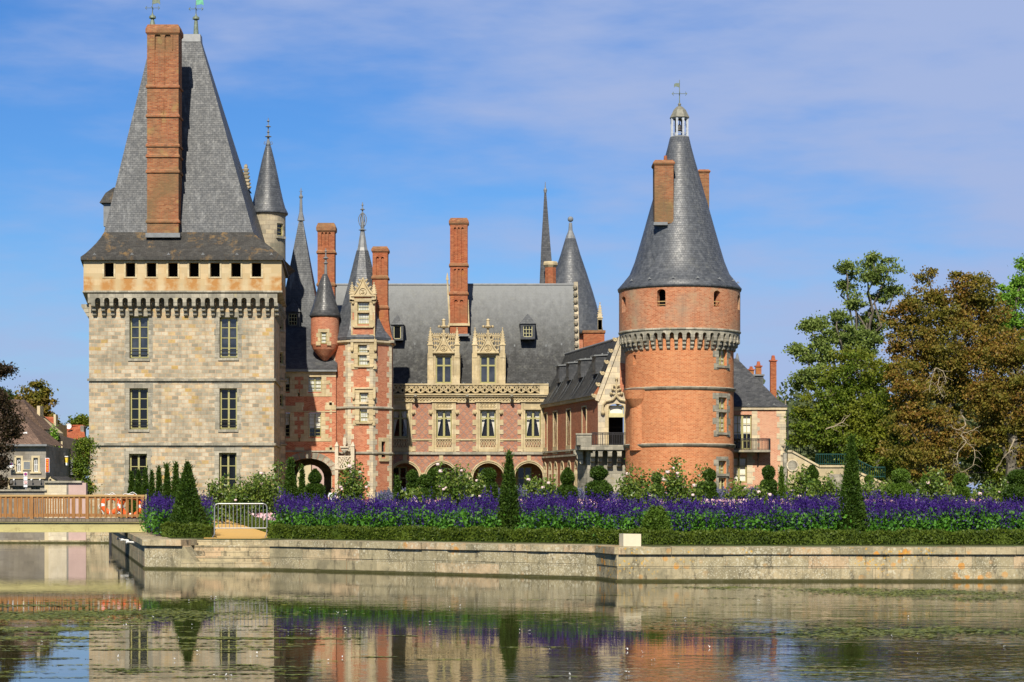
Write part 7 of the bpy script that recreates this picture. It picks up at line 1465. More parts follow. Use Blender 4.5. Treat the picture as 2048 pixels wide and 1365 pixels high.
# ------------------------------------------------------------------ people
def person(px, py, D, label, face, shirt, bag=False, h=1.72):
    x = PX(px, D); base = (x, D, GZ); o = None; k = h / 1.75
    def skin(name, J, E, mat, parent, root=0):
        me = bpy.data.meshes.new(name); me.from_pydata([tuple(Vector(j[:3]) * k) for j in J], E, []); ob = bpy.data.objects.new(name, me); scene.collection.objects.link(ob); md = ob.modifiers.new('skin', 'SKIN')
        for i, j in enumerate(J): v = me.skin_vertices[0].data[i]; r = j[3] * k; v.radius = (r, r * (j[4] if len(j) > 4 else 1)); v.use_root = (i == root)
        s_ = ob.modifiers.new('sub', 'SUBSURF'); s_.levels = 1; s_.render_levels = 1; me.materials.append(M[mat]); ob.parent = parent; return ob
    J = [(0, 0, .95, .13, .8), (0, 0, 1.15, .12, .75), (0, 0, 1.38, .14, .7), (0, 0, 1.50, .06), (0, -.01, 1.56, .055), (0, -.015, 1.64, .085, 1.1), (0, -.01, 1.72, .06)]; E = [(0, 1), (1, 2), (2, 3), (3, 4), (4, 5), (5, 6)]
    for s_ in (-1, 1):
        b = len(J); J += [(s_ * .19, 0, 1.42, .055), (s_ * .24, .0, 1.16, .042), (s_ * .25, -.08, .92, .030), (s_ * .25, -.10, .86, .026)]; E += [(2, b), (b, b + 1), (b + 1, b + 2), (b + 2, b + 3)]
        for f in range(5):
            c = len(J); a = (f - 2) * .016; ln = (.055, .08, .085, .08, .06)[f] * (.8 if f == 0 else 1); J += [(s_ * .25 + (a if f else -s_ * .03), -.115, .83 + (.02 if f == 0 else 0), .009), (s_ * .25 + (a if f else -s_ * .04), -.125, .83 - ln * .5, .008), (s_ * .25 + a * .9, -.11, .83 - ln, .007)]; E += [(b + 3, c), (c, c + 1), (c + 1, c + 2)]
        b = len(J); J += [(s_ * .09, 0, .86, .09), (s_ * .10, -.02, .48, .06), (s_ * .10, .03, .09, .04), (s_ * .105, -.13, .03, .035)]; E += [(0, b), (b, b + 1), (b + 1, b + 2), (b + 2, b + 3)]
    o = skin('person', J, E, 'skin', None); o.location = base; o.rotation_euler = (0, 0, face); tag(o, label, 'person')
    J = [(0, 0, .93, .16, .8), (0, 0, 1.15, .145, .78), (0, 0, 1.38, .165, .72), (0, 0, 1.47, .085)]; E = [(0, 1), (1, 2), (2, 3)]
    for s_ in (-1, 1): b = len(J); J += [(s_ * .19, 0, 1.42, .075), (s_ * .235, 0, 1.20, .062)]; E += [(2, b), (b, b + 1)]
    skin('shirt', J, E, shirt, o, 1); J = [(0, 0, .95, .15, .8)]; E = []
    for s_ in (-1, 1): b = len(J); J += [(s_ * .095, 0, .84, .10), (s_ * .10, -.02, .48, .075), (s_ * .10, .03, .10, .06)]; E += [(0, b), (b, b + 1), (b + 1, b + 2)]
    skin('trousers', J, E, 'trousers', o)
    m = MB(); m.lathe(0, .01, [(.02, 1.60 * k), (.092, 1.63 * k), (.10, 1.69 * k), (.085, 1.75 * k), (.04, 1.785 * k), (.001, 1.79 * k)], 10); q = m.build('hair', M['hair'], None, origin=(0, 0, 0)); q.parent = o; q.location = (0, .025, 0)
    m = MB(); m.ball((0, -.105, 1.645 * k), .016, 6); m.tube((-.025, -.098, 1.60 * k), (.025, -.098, 1.60 * k), .006, n=4); q = m.build('nose_and_mouth', M['skin'], None, origin=(0, 0, 0)); q.parent = o
    for s_ in (-1, 1): m = MB(); m.ball((s_ * .032, -.092, 1.665 * k), .011, 6); q = m.build('eye', M['hair'], None, origin=(0, 0, 0)); q.parent = o; m = MB(); m.ball((s_ * .09, -.005, 1.645 * k), .022, 6, 1.4); q = m.build('ear', M['skin'], None, origin=(0, 0, 0)); q.parent = o
    if bag: m = MB(); m.rings([[(-.15, .12, z), (.15, .12, z), (.13, .12 + d, z), (-.13, .12 + d, z)] for z, d in ((1.0, .12), (1.1, .18), (1.3, .17), (1.44, .08))]); q = m.build('rucksack', M['bag'], None, origin=(0, 0, 0)); q.parent = o
    return o
person(665.5, 978, 124, 'person in a white shirt facing the canal before the carriage arch', .15, 'shirt', h=1.80)
person(777, 981, 122, 'person seen from behind with a blue rucksack, right of the stair tower', math.pi - .2, 'shirt', bag=True, h=1.66)
# ================================================================== TREES
def branch(m, a, b, r0, r1, wob=.12, n=6):
    a, b = Vector(a), Vector(b); L_ = (b - a).length; P = []
    for i in range(n + 1):
        t = i / n; P.append(a.lerp(b, t) + Vector(rng.normal(size=3)) * wob * L_ * .12 * math.sin(math.pi * t) + Vector((0, 0, .12 * L_ * math.sin(math.pi * t))))
    m.path(P, r0, r1, 5); return P
def tree(name, label, px, D, blobs, mat, cat='tree', leaf=.19, dens=1.0, base=GZ, tr=.35, lean=0, group=None, bark='bark', twig=True, depth=.8):
    x = PX(px, D); o = thing(name, (x, D, base), label, cat, group); org = (x, D, base); m = MB(); C = []
    zmax = max(PZ(y, D + dd) for _, y, _, dd in blobs); trunk = branch(m, (x, D, base - .2), (x + lean, D, base + (zmax - base) * .6), tr, tr * .45, .25, 7)
    for (bx, by, br, dd) in blobs:
        Db = D + dd; c = np.array([PX(bx, Db), Db, PZ(by, Db)]); r = br * Db / K; t0 = trunk[min(7, max(1, int(7 * min(1, max(0, (c[2] - base) / (zmax - base)) * .9))))]; branch(m, t0, c, tr * .35, .05, .5, 5)
        ns = max(8, int(19.0 * r * r * dens)); d = rng.normal(size=(ns, 3)); d /= np.linalg.norm(d, axis=1)[:, None]; S = c + d * (rng.uniform(.15, 1, ns) ** .45)[:, None] * r * np.array([1, depth, .92])
        for s_ in S:
            if twig and rng.uniform() < .45: m.tube(c, s_, .05, .015, 3)
            k = int(74 * (.22 / leaf) ** 1.2 * rng.uniform(.6, 1.4)); cr = rng.uniform(.35, .8) * max(.6, min(1.1, r * .4)); q = rng.normal(size=(k, 3)) * np.array([cr, cr, cr * .55]) * .68; C.append(s_ + q)
    m.build('trunk', M[bark], o); leafpart('crown', mat, o, np.concatenate(C), leaf, org, asp=.62, axis=[0, -.1, .25], spread=.9); return o, m
D_ = 150
tree('ash_tree', 'tall airy ash tree with pale leaves and sky showing through its open top', 1735, 158, [(1735, 548, 30, 0), (1700, 562, 24, 1), (1778, 540, 26, 0), (1745, 522, 16, 0), (1712, 600, 22, 0), (1762, 590, 24, 1), (1790, 580, 14, 1), (1690, 530, 12, 0), (1740, 650, 40, 2)], 'pale_leaf', leaf=0.20, dens=.85, tr=.3)
tree('ash_tree', 'pale green ash with spreading limbs reaching over the pavilion side', 1690, 150, [(1640, 660, 26, 0), (1610, 705, 24, 0), (1652, 700, 30, 0), (1598, 765, 16, 0), (1625, 750, 26, -1), (1690, 665, 34, 1), (1675, 635, 18, 1), (1612, 650, 10, 0), (1590, 700, 12, 0), (1720, 690, 40, 2)], 'pale_leaf', leaf=0.19, dens=1.25, tr=.35)
tree('maple_tree', 'dense dark green tree directly behind the stone steps', 1700, 147, [(1700, 745, 55, 0), (1650, 800, 45, -1), (1720, 820, 60, 0), (1640, 860, 40, -2), (1690, 885, 55, -1), (1600, 870, 26, -1), (1760, 880, 50, 0), (1605, 830, 22, 0), (1770, 760, 45, 1), (1750, 930, 40, -1), (1660, 930, 36, 2)], 'oak', leaf=0.19, dens=1.0, tr=.4)
tree('chestnut_tree', 'browning horse chestnut, highest dome of the right-hand group', 1900, 154, [(1945, 580, 42, 0), (1900, 620, 48, 0), (1845, 615, 45, 0), (1970, 630, 48, 1), (1830, 690, 55, 0), (1910, 700, 65, -1), (1985, 700, 55, 0), (1800, 640, 30, 0), (1855, 555, 16, 1), (1925, 560, 22, 0), (1870, 760, 60, 0), (1950, 780, 60, 0)], 'brown_leaf', leaf=0.19, dens=1.0, tr=.5)
tree('chestnut_tree', 'rust brown horse chestnut with drooping bare branches in front of the others', 1860, 143, [(1820, 790, 42, 0), (1870, 850, 52, 0), (1800, 850, 36, -1), (1910, 890, 45, 0), (1840, 920, 44, -1), (1780, 900, 24, -1), (1890, 950, 35, 0), (1805, 745, 30, 1)], 'brown_leaf', leaf=0.18, dens=1.0, tr=.4)
tree('chestnut_tree', 'olive brown horse chestnut filling the right edge of the photo', 2020, 146, [(2020, 720, 55, 0), (2060, 800, 70, 0), (1985, 790, 50, 0), (2030, 870, 60, 1), (1975, 860, 35, 1), (2090, 700, 60, 0), (2100, 900, 60, 0)], 'brown_leaf', leaf=0.18, dens=1.0, tr=.5)
tree('maple_tree', 'bright green tree behind the chestnuts at the right edge', 2040, 164, [(2020, 600, 34, 0), (2048, 570, 30, 0), (2055, 525, 18, 0), (2010, 650, 34, 0), (2060, 640, 50, 0), (2090, 560, 50, 1)], 'bright', leaf=0.22, dens=.8, tr=.4)
tree('maple_tree', 'fresh green undergrowth tree between the chestnut trunks', 1800, 158, [(1790, 820, 36, 0), (1815, 900, 40, 0), (1780, 930, 30, 0), (1960, 900, 40, 1), (1900, 830, 30, 2), (2000, 940, 50, 1), (1850, 960, 40, 1), (2080, 960, 60, 1), (1740, 960, 40, 1)], 'oak', leaf=0.22, dens=.9, tr=.25)
def bare(label, pts_list, D):
    P0 = pts_list[0][0]; o = None; m = MB()
    for pts in pts_list:
        W = [Vector((PX(a, D), D + .3 * math.sin(a), PZ(b, D))) for a, b in pts]; S = []
        for i in range(len(W) - 1):
            p0, p1, p2, p3 = W[max(0, i - 1)], W[i], W[i + 1], W[min(len(W) - 1, i + 2)]
            for k in range(4):
                t = k / 4; S.append(.5 * ((2 * p1) + (p2 - p0) * t + (2 * p0 - 5 * p1 + 4 * p2 - p3) * t * t + (3 * p1 - p0 - 3 * p2 + p3) * t ** 3) + Vector(rng.normal(size=3)) * .03)
        S.append(W[-1]); m.path(S, .05 if pts is pts_list[0] else .032, .012, 5)
        for k in range(2, len(S) - 1, 2):
            q = S[k]; s_ = rng.choice([-1, 1]); m.path([q, q + Vector((s_ * rng.uniform(.1, .3), -.1, rng.uniform(-.2, .1))), q + Vector((s_ * rng.uniform(.25, .6), -.1, rng.uniform(-.5, .0)))], .016, .007, 4)
    o = m.build('bare_branch', M['bare'], origin=(PX(P0[0], D), D, PZ(P0[1], D))); tag(o, label, 'branch', 'bare branches hanging in the chestnuts'); return o
bare('bleached forked branch high in the middle of the chestnut group', [[(1872, 737), (1866, 750), (1862, 768), (1858, 785)], [(1872, 737), (1880, 755), (1876, 775), (1885, 790)], [(1872, 737), (1884, 742), (1890, 765), (1880, 780), (1888, 796)]], 141)
bare('bleached branch hanging low over the roses', [[(1925, 830), (1932, 850), (1924, 870), (1932, 885), (1918, 905), (1916, 930), (1930, 955), (1945, 970)], [(1932, 850), (1915, 860), (1900, 852)], [(1924, 870), (1945, 860), (1960, 852)], [(1932, 885), (1950, 900), (1945, 930), (1930, 945)]], 140)
bare('pale slanting bough at lower right under the chestnuts', [[(2030, 880), (2015, 905), (2000, 930), (1990, 945)], [(2015, 905), (2030, 900)]], 141)
bare('thin pale bough crossing the dark green tree behind the steps', [[(1650, 858), (1675, 850), (1690, 838), (1700, 828)], [(1675, 850), (1690, 853)]], 143)
# wood on the far hill
C = []
for k in range(420):
    bx = rng.uniform(1480, 2300); D = rng.uniform(250, 330); yb = 800 + 14 * math.sin(bx * .05) + 10 * math.sin(bx * .13) + max(0, (1560 - bx)) * .6; z1 = PZ(yb, D); c = np.array([PX(bx, D), D, GZ + (z1 - GZ) * rng.uniform(.25, 1) - 1.0]); C.append(c + rng.normal(size=(120, 3)) * np.array([2.2, 2.2, 1.3]))
V, Q_ = rhombs(np.concatenate(C), .75, .7); tag(raw_mesh('far_wood', V, Q_, M['hill_tree']), 'hazy green wood on the hill beyond the pavilion', 'wood', kind='stuff')
# trees on the town side
tree('lime_tree', 'round brownish tree standing above the town roofs', 75, 170, [(72, 785, 24, 0), (60, 805, 26, 0), (88, 812, 24, 0), (76, 835, 30, 0), (98, 840, 14, 0), (50, 830, 16, 0), (105, 850, 10, 0)], 'brown_leaf', leaf=0.24, dens=1.0, tr=.3)
tree('fir_tree', 'dark green tree behind the brown roof at the left edge', 12, 172, [(10, 795, 16, 0), (22, 800, 12, 0), (-5, 790, 18, 0), (8, 815, 20, 0)], 'yew', leaf=0.24, dens=1.3, tr=.2)
tree('garden_tree', 'small olive tree top beside the satellite dish roof', 162, 175, [(160, 845, 12, 0), (170, 842, 10, 0), (150, 852, 9, 0)], 'oak', leaf=0.24, dens=1.3, tr=.12)
tree('copper_beech', 'dark copper beech hanging into the left edge of the photo', -30, 108, [(6, 812, 17, 0), (22, 842, 9, 0), (-2, 850, 18, 0), (16, 872, 12, 0), (26, 858, 7, 0), (-5, 745, 9, 0), (9, 740, 4, 0), (2, 925, 10, 0), (-6, 965, 15, 0), (-20, 800, 26, 0), (4, 895, 8, 0)], 'copper', leaf=0.13, dens=2.6, tr=.3)
tree('ivy_screen', 'tall ivy-clad shrub at the left corner of the keep', 167, 132, [(168, 900, 9, 0), (166, 920, 10, 0), (165, 945, 11, 0), (168, 965, 10, 0), (162, 930, 8, 0), (170, 885, 6, 0), (172, 980, 8, 0)], 'ivy', leaf=0.14, dens=5.0, tr=.1, twig=False)
# ================================================================== TOWN SIDE
def poly_slab(name, mat, parent, pts, D0, D1, pts2=None):
    """solid between a photo outline at depth D0 and the same (or another) outline at depth D1"""
    n = len(pts); p2 = pts2 or pts; m = MB(); s = 1 if pts2 else D1 / D0
    A = [(PX(a, D0), D0, PZ(b, D0)) for a, b in pts]; B = [(PX(a, D1), D1, PZ(b, D1)) for a, b in p2] if pts2 else [(x, D1, z) for x, _, z in A]
    area = sum(A[i][0] * A[(i + 1) % n][2] - A[(i + 1) % n][0] * A[i][2] for i in range(n))
    if area < 0: A, B = A[::-1], B[::-1]
    m.add(A + B, [list(range(n)), list(range(2 * n - 1, n - 1, -1))] + [[i, n + i, n + (i + 1) % n, (i + 1) % n] for i in range(n)]); return m.build(name, M[mat], parent)
D_ = 125.0; T = thing('town_house', (PX(45, D_), D_ + 3, GZ), 'drab stone house with pinkish tiled roof and shop front at the left edge', 'house'); F = Front(D_)
wn = [(PX(a, D_), PX(b, D_), PZ(d, D_), PZ(c, D_)) for a, b, c, d in ((33, 42, 916, 944), (67, 76, 916, 944))]; sh = [(PX(25, D_), PX(50, D_), PZ(990, D_), PZ(974, D_)), (PX(62, D_), PX(80, D_), PZ(990, D_), PZ(974, D_))]
m = MB(); m.wall(F, PX(-60, D_), PX(92, D_), GZ - .5, PZ(893, D_), wn + sh, .25); m.quad(F(PX(92, D_), GZ - .5, 0), F(PX(92, D_), GZ - .5, 7), F(PX(92, D_), PZ(893, D_), 7), F(PX(92, D_), PZ(893, D_), 0)); m.build('wall', M['drab'], T)
for h in wn:
    window(F, h[0] + .01, h[1] - .01, h[2], h[3], T, d=.18, cols=2, rows=2, fr=.04, mull=.05, bar=.03, mf='white', glass='glass_dark'); q = MB(); q.fbox(F, h[0] - .12, h[0], h[2], h[3] + .12, -.04, .2); q.fbox(F, h[1], h[1] + .12, h[2], h[3] + .12, -.04, .2); q.fbox(F, h[0], h[1], h[3], h[3] + .12, -.04, .2); q.fbox(F, h[0] - .2, h[1] + .2, h[2] - .1, h[2], -.1, .1); q.build('window_surround', M['render_wall'], T)
for h in sh: window(F, h[0], h[1], h[2], h[3], T, d=.18, cols=2, rows=1, fr=.05, mull=.05, mf='grey_board', glass='glass_dark', name='shop_window')
m = MB(); m.fbox(F, PX(21, D_), PX(89, D_), PZ(972, D_), PZ(960, D_), -.14, .02); m.build('shop_board', M['grey_board'], T); m = MB(); m.fbox(F, PX(17, D_), PX(21, D_), GZ, PZ(957, D_), -.16, .02); m.fbox(F, PX(17, D_), PX(92, D_), PZ(958, D_), PZ(956, D_), -.2, .02); m.build('shop_trim', M['cream'], T)
for px_ in (31, 66, 83): m = MB(); m.tube((PX(px_, D_), D_ - .02, PZ(957, D_)), (PX(px_, D_), D_ - .4, PZ(959, D_)), .02, n=4); m.ball((PX(px_, D_), D_ - .42, PZ(960, D_)), .06, 6); m.build('shop_lamp', M['white'], T)
m = MB(); m.fbox(F, PX(46, D_), PX(62, D_), PZ(941, D_), PZ(922, D_), -.06, .02); fr_ = m.build('wall_plaque', M['render_wall'], T); m = MB(); m.fbox(F, PX(48, D_), PX(60.5, D_), PZ(939, D_), PZ(924, D_), -.075, -.05); m.build('painted_panel', M['lead'], fr_)
m = MB(); m.fbox(F, PX(20, D_), PX(31, D_), PZ(936, D_), PZ(931, D_), -.5, -.44); bl_ = m.build('hanging_sign', M['white'], T); m = MB(); m.fbox(F, PX(20, D_), PX(29, D_), PZ(931, D_) + .01, PZ(927, D_), -.5, -.44); m.build('sign_top', M['blue'], bl_); m = MB(); m.fbox(F, PX(24, D_), PX(28, D_), PZ(930, D_), PZ(928, D_), -.51, -.5); m.build('sign_mark', M['red'], bl_)
m = MB(); m.fbox(F, PX(-60, D_), PX(96, D_), PZ(893, D_), PZ(889, D_), -.35, .3); m.build('gutter', M['lead'], T)
m = MB(); m.quad((PX(-60, D_), D_ - .3, PZ(889, D_)), (PX(86, D_), D_ - .3, PZ(889, D_)), (PX(30, D_ + 4), D_ + 4, PZ(814, D_ + 4)), (PX(-60, D_ + 4), D_ + 4, PZ(814, D_ + 4))); m.quad((PX(86, D_), D_ - .3, PZ(889, D_)), (PX(86, D_), D_ + 6, PZ(889, D_)), (PX(30, D_ + 4), D_ + 4.1, PZ(814, D_ + 4)), (PX(30, D_ + 4), D_ + 4, PZ(814, D_ + 4))); rf = m.build('roof', M['tile_pink'], T)
poly_slab('roof_window', 'white', rf, [(46, 866), (53, 864), (60, 876), (54, 878)], D_ + .9, D_ + 1.1)
D_ = 131.5; T = thing('gabled_house', (PX(75, D_), D_ + 3, GZ), 'cream gabled house under a long brown tiled roof, with a dark timber front', 'house')
poly_slab('gable_wall', 'render_wall', T, [(28, 815), (86, 862), (86, 885), (95, 885), (95, 1000), (28, 1000)], D_, D_ + 6)
poly_slab('roof', 'tile_brown', T, [(-30, 799), (-30, 812), (28, 813), (84, 862), (88, 859), (48, 804)], D_ - .2, D_ + 7, [(-30, 797), (-30, 808), (30, 808), (96, 864), (123, 863), (50, 800)])
poly_slab('timber_front', 'dark_wood', T, [(86, 864), (152, 880), (152, 1000), (86, 1000)], D_ + 2.2, D_ + 3.5)
for a, b, c, d in ((108, 111, 881, 903), (122, 125, 883, 903), (103, 105, 917, 950), (112, 115, 917, 950), (123, 126, 917, 950), (131, 133, 917, 950), (140, 146, 917, 950)): poly_slab('timber_post', 'render_wall' if c < 900 else 'lead', T, [(a, c), (b, c), (b, d), (a, d)], D_ + 2.05, D_ + 2.2)
poly_slab('chimney', 'render_wall', T, [(74, 812), (80, 812), (80, 850), (74, 850)], D_ + 5, D_ + 6)
m = MB(); poly_slab('balcony_planter', 'cream', T, [(83, 877), (95, 880), (95, 889), (83, 886)], D_ - .9, D_ - .3)
o = poly_slab('hanging_sign_case', 'white', T, [(90.5, 916.5), (98.5, 916.5), (98.5, 945.5), (90.5, 945.5)], 124.2, 124.35); q = poly_slab('sign_face', 'red', o, [(91.5, 917.5), (97.5, 917.5), (97.5, 944.5), (91.5, 944.5)], 124.17, 124.199)
for k in range(5):
    y = 921 + k * 5; m = MB(); F = Front(124.16)
    for (a, b, c, d) in ((92.7, 96.3, y, y), (94.5, 94.5, y - 1.5, y + 2), (93, 96, y + 2, y + 1.2), (93, 94, y - 1.2, y - .4)): m.tube(F(PX(a, 124.16), PZ(b if 0 else c, 124.16)), F(PX(b, 124.16), PZ(d, 124.16)), .012, n=4)
    m.build('sign_glyph', M['yellow'], o)
o = poly_slab('lantern_sign', 'yellow', T, [(128.5, 914), (135.5, 914), (134.5, 926), (129.5, 926)], 130, 130.3); poly_slab('sign_edge', 'white', o, [(128.2, 912.5), (135.8, 912.5), (135.8, 914.4), (128.2, 914.4)], 129.95, 130.3); poly_slab('sign_foot', 'white', o, [(131, 926), (134, 926), (134.5, 931), (130.5, 931)], 129.95, 130.3)
C = np.array([PX(109, D_ + 1.9), D_ + 1.9, PZ(872, D_ + 2)]) + rng.normal(size=(420, 3)) * [.12, .1, .32]; V, Q_ = rhombs(C, .12, .7); o = raw_mesh('hanging_vine', V - C[0], Q_, M['bright'], loc=tuple(C[0])); tag(o, 'bright yellow-green vine hanging from the timber front below the brown roof', 'plant')
D_ = 156; T = thing('red_roof_house', (PX(145, D_), D_ + 3, GZ), 'low house with broad red tiled roof, satellite dish and chimney, left of the keep', 'house')
poly_slab('wall', 'drab', T, [(118, 925), (160, 925), (160, 1000), (118, 1000)], D_, D_ + 1.5)
m = MB(); m.quad((PX(118, D_), D_ - .3, PZ(918, D_)), (PX(182, D_), D_ - .3, PZ(930, D_)), (PX(166, D_ + 5), D_ + 5, PZ(850, D_ + 5)), (PX(120, D_ + 5), D_ + 5, PZ(860, D_ + 5))); m.build('roof', M['tile_red'], T)
poly_slab('party_wall', 'pinkwall', T, [(138, 853), (142, 850), (164, 852), (164, 866), (138, 864)], D_ + 5, D_ + 6); poly_slab('chimney', 'drab', T, [(160.5, 851), (167.5, 853), (167, 890), (162, 885)], D_ + 4, D_ + 4.9); poly_slab('ridge', 'tile_red', T, [(142, 850), (163, 850), (165, 853), (141, 853)], D_ + 4.9, D_ + 6.1)
m = MB(); xd, zd_ = PX(137.5, D_ + 4), PZ(852.5, D_ + 4)
m.rings([[(xd + r * math.cos(t), D_ + 4 + y, zd_ + r * 1.08 * math.sin(t)) for t in [2 * math.pi * i / 20 for i in range(20)]] for r, y in ((.06, .06), (.15, .03), (.205, -.02), (.21, -.02), (.15, .05), (.05, .08))]); m.tube((xd, D_ + 4, zd_ - .1), (xd, D_ + 3.75, zd_), .012, n=4); m.tube((xd, D_ + 4.1, zd_), (xd + .1, D_ + 4.4, zd_ - .4), .02, n=5); m.build('satellite_dish', M['white'], T)
m = MB(); m.tube((xd, D_ + 4.2, zd_ + .1), (xd, D_ + 4.2, PZ(832, D_ + 4)), .016, n=4); m.tube((xd - .12, D_ + 4.2, PZ(833, D_ + 4)), (xd + .06, D_ + 4.2, PZ(832.5, D_ + 4)), .014, n=4); m.build('aerial', M['iron'], T)
D_ = 150; T = thing('far_house', (PX(98, D_), D_ + 2, GZ), 'small red roof and slim pale chimney peeping over the brown roof', 'house'); poly_slab('wall', 'render_wall', T, [(84, 848), (112, 848), (112, 1000), (84, 1000)], D_ + .3, D_ + 4)
m = MB(); m.quad((PX(84, D_), D_, PZ(856, D_)), (PX(113, D_), D_, PZ(856, D_)), (PX(110, D_ + 2), D_ + 2, PZ(834, D_ + 2)), (PX(84, D_ + 2), D_ + 2, PZ(834, D_ + 2))); m.build('roof', M['tile_red'], T); poly_slab('chimney', 'render_wall', T, [(107, 829), (111.5, 829), (112, 856), (108, 856)], D_ - .2, D_ + .5)
D_ = 112; T = thing('garden_shed', (PX(115, D_), D_, GZ), 'tiny cream gabled shed with mossy roof behind the boundary wall', 'shed'); poly_slab('wall', 'render_wall', T, [(97, 965), (97, 957), (101, 953.5), (110, 958), (116, 965)], D_, D_ + 3); m = MB(); m.quad((PX(101, D_), D_ - .1, PZ(953, D_)), (PX(118, D_), D_ - .1, PZ(962.5, D_)), (PX(146, D_ + 3), D_ + 3, PZ(960, D_ + 3)), (PX(136, D_ + 3), D_ + 3, PZ(953.5, D_ + 3))); m.build('roof', M['slate_low'], T)
poly_slab('shed_window', 'opening', T, [(98.5, 958.5), (102.5, 958.5), (102.5, 962), (98.5, 962)], D_ - .03, D_ - .005)
# walls along the far bank
D_ = 103.2; T = thing('boundary_wall', (PX(130, D_), D_, 0), 'high boundary wall, half pale rubble and half pink render, across the canal', 'wall')
for a, b, y, mt in ((89, 97, 964, 'render_wall'), (97.02, 133, 966, 'rubble'), (133.02, 137, 966, 'drab'), (137.02, 172, 966, 'pinkwall')): poly_slab('wall_panel', mt, T, [(a, y), (b, y), (b, 1160), (a, 1160)], D_, D_ + .4)
m = MB(); m.box(PX(89, D_), PX(172, D_), D_ - .05, D_ - .002, -1, .14); m.build('footing', M['quay'], T); poly_slab('coping', 'grey_stone', T, [(88.5, 962), (163, 962), (163, 966), (88.5, 966)], D_ - .12, D_ + .5)
T = thing('street_parapet', (PX(30, D_), D_, 0), 'dark low stone parapet of the street beside the canal at far left', 'wall'); poly_slab('parapet', 'drab', T, [(-900, 983), (88.9, 983), (88.9, 1160), (-900, 1160)], D_ + .02, D_ + .45); m = MB(); m.box(PX(-900, D_), PX(88.8, D_), D_ - .05, D_ + .018, -1, .14); m.build('footing', M['quay'], T); poly_slab('coping', 'grey_stone', T, [(-900, 979.5), (93, 979.5), (93, 983), (-900, 983)], D_ - .08, D_ + .5)
T = thing('bank_wall', (PX(200, D_), D_, 0), 'pale low stone wall between the pink wall and the quay, under the footbridge', 'wall'); poly_slab('wall', 'quay', T, [(172.02, 1000), (236, 1000), (236, 1160), (172.02, 1160)], D_ + .05, D_ + .5)
T = thing('mooring_post', (PX(222, 101), 101, 0), 'dark mooring post in the water near the far end of the quay side wall', 'post'); m = MB(); m.lathe(PX(222, 101), 101, [(.10, -1.4), (.10, 1.0), (.07, 1.06)], 8); m.build('shaft', M['iron'], T)
# road signs on one post
D_ = 105; T = thing('sign_post', (PX(51.5, D_), D_, GZ), 'no-parking signs with small plates stacked on a post at the street edge', 'road sign'); F = Front(D_); xs_ = PX(51.5, D_); m = MB(); m.tube((xs_, D_ + .03, GZ), (xs_, D_ + .03, PZ(944, D_)), .03, n=6); m.build('post', M['galv'], T)
for a, b, y0, y1 in ((47.5, 55, 944.5, 953), (47.5, 55, 954, 961), (47.5, 55, 962, 969), (47.5, 55, 970, 974.5)):
    m = MB(); m.fbox(F, PX(a, D_), PX(b, D_), PZ(y1, D_), PZ(y0, D_), -.03, 0); m.build('sign_plate', M['white'], T)
for yc, rr in ((948.7, 3.1), (965.5, 2.9)):
    z = PZ(yc, D_); r = rr * D_ / K; m = MB(); m.fprism(Front(D_), [(xs_ + r * math.cos(t), z + r * math.sin(t)) for t in [2 * math.pi * i / 16 for i in range(16)]], -.045, -.031); o = m.build('red_disc', M['red'], T); r *= .72; m = MB(); m.fprism(Front(D_), [(xs_ + r * math.cos(t), z + r * math.sin(t)) for t in [2 * math.pi * i / 16 for i in range(16)]], -.05, -.046); m.build('disc_face', M['blue'] if yc < 960 else M['white'], o); m = MB(); m.tube((xs_ - r * .7, D_ - .055, z + r * .7), (xs_ + r * .7, D_ - .055, z - r * .7), .012, n=4); m.build('red_slash', M['red'], o)
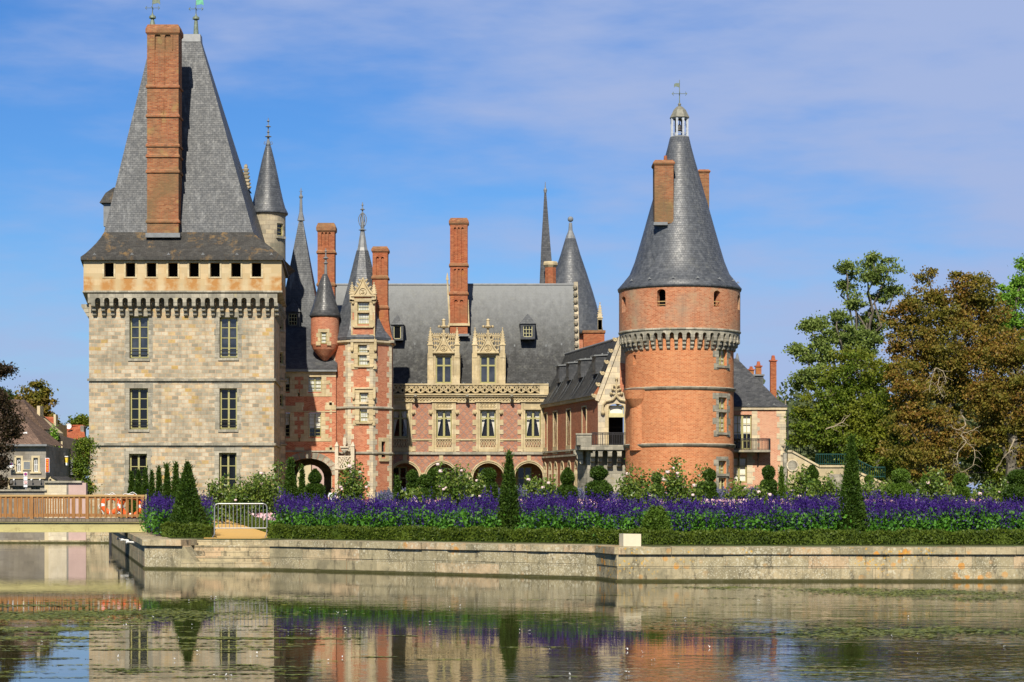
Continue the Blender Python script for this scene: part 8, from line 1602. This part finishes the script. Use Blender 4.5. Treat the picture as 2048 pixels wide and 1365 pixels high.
# ================================================================== FLOATING WEED
C = []
def mat_(px, yw, w, d, n):
    """drifting patch of weed lying on the water, spread round a point"""
    D = K * HC / (yw - HY); q = rng.normal(size=(n, 2)) * [w, d]; k = np.sin(q[:, 0] * 3.1 / max(.4, w)) * d * .6; C.append(np.stack([PX(px, D) + q[:, 0], D + q[:, 1] + k, np.full(n, .006) + rng.uniform(0, .006, n)], 1))
for a in [(130, 1228, 1.9, .7, 3000), (40, 1236, 1.6, .55, 2000), (250, 1226, 1.2, .5, 1300), (30, 1212, 1.2, .4, 700), (330, 1240, .7, .3, 350), (60, 1259, .42, .25, 800), (150, 1259, .48, .28, 1000), (225, 1249, .4, .10, 260), (70, 1276, .55, .22, 600), (1450, 1176, .7, .45, 500), (1830, 1186, 1.4, .85, 3600), (1700, 1180, 1.0, .6, 700), (1970, 1197, 1.1, .6, 900), (1850, 1262, 1.0, .42, 1500), (1700, 1270, .9, .4, 600), (520, 1278, .8, .08, 400), (420, 1276, .5, .05, 200), (480, 1200, 1.5, .5, 250), (1500, 1250, 1.6, .5, 250)]: mat_(*a)
for k in range(150):
    yw = rng.uniform(1190, 1362); px = rng.uniform(-20, 640) if k < 110 else rng.uniform(300, 2048); mat_(px, yw, rng.uniform(.15, .7) * (1 if yw < 1300 else .6), rng.uniform(.01, .04), int(rng.uniform(15, 70)))
C = np.concatenate(C); V, Q_ = rhombs(C, .13, .45, axis=[1, 0, 0], spread=.5); V[:, 2] = .004 + (V[:, 2] - .006) * .06 + rng.uniform(0, .006, len(V)); tag(raw_mesh('water_weed', V, Q_, M['weed']), 'rafts and streaks of green weed drifting on the canal', 'weed', kind='stuff')
n = 55; yw = rng.uniform(1195, 1360, n); px = np.where(rng.uniform(size=n) < .6, rng.uniform(0, 700, n), rng.uniform(700, 2048, n)); D = K * HC / (yw - HY); C = np.stack([PX(px, D), D, np.full(n, .03)], 1); C = np.repeat(C, 3, 0) + rng.normal(size=(n * 3, 3)) * [.015, .015, .006]; V, Q_ = rhombs(C, .026, .5, axis=[0, 0, .8], spread=.8); tag(raw_mesh('floating_feathers', V, Q_, M['white']), 'small white feathers scattered on the water surface', 'feathers', kind='stuff')
print('objects', len(scene.objects), 'polys', sum(len(o.data.polygons) for o in scene.objects if o.type == 'MESH'))
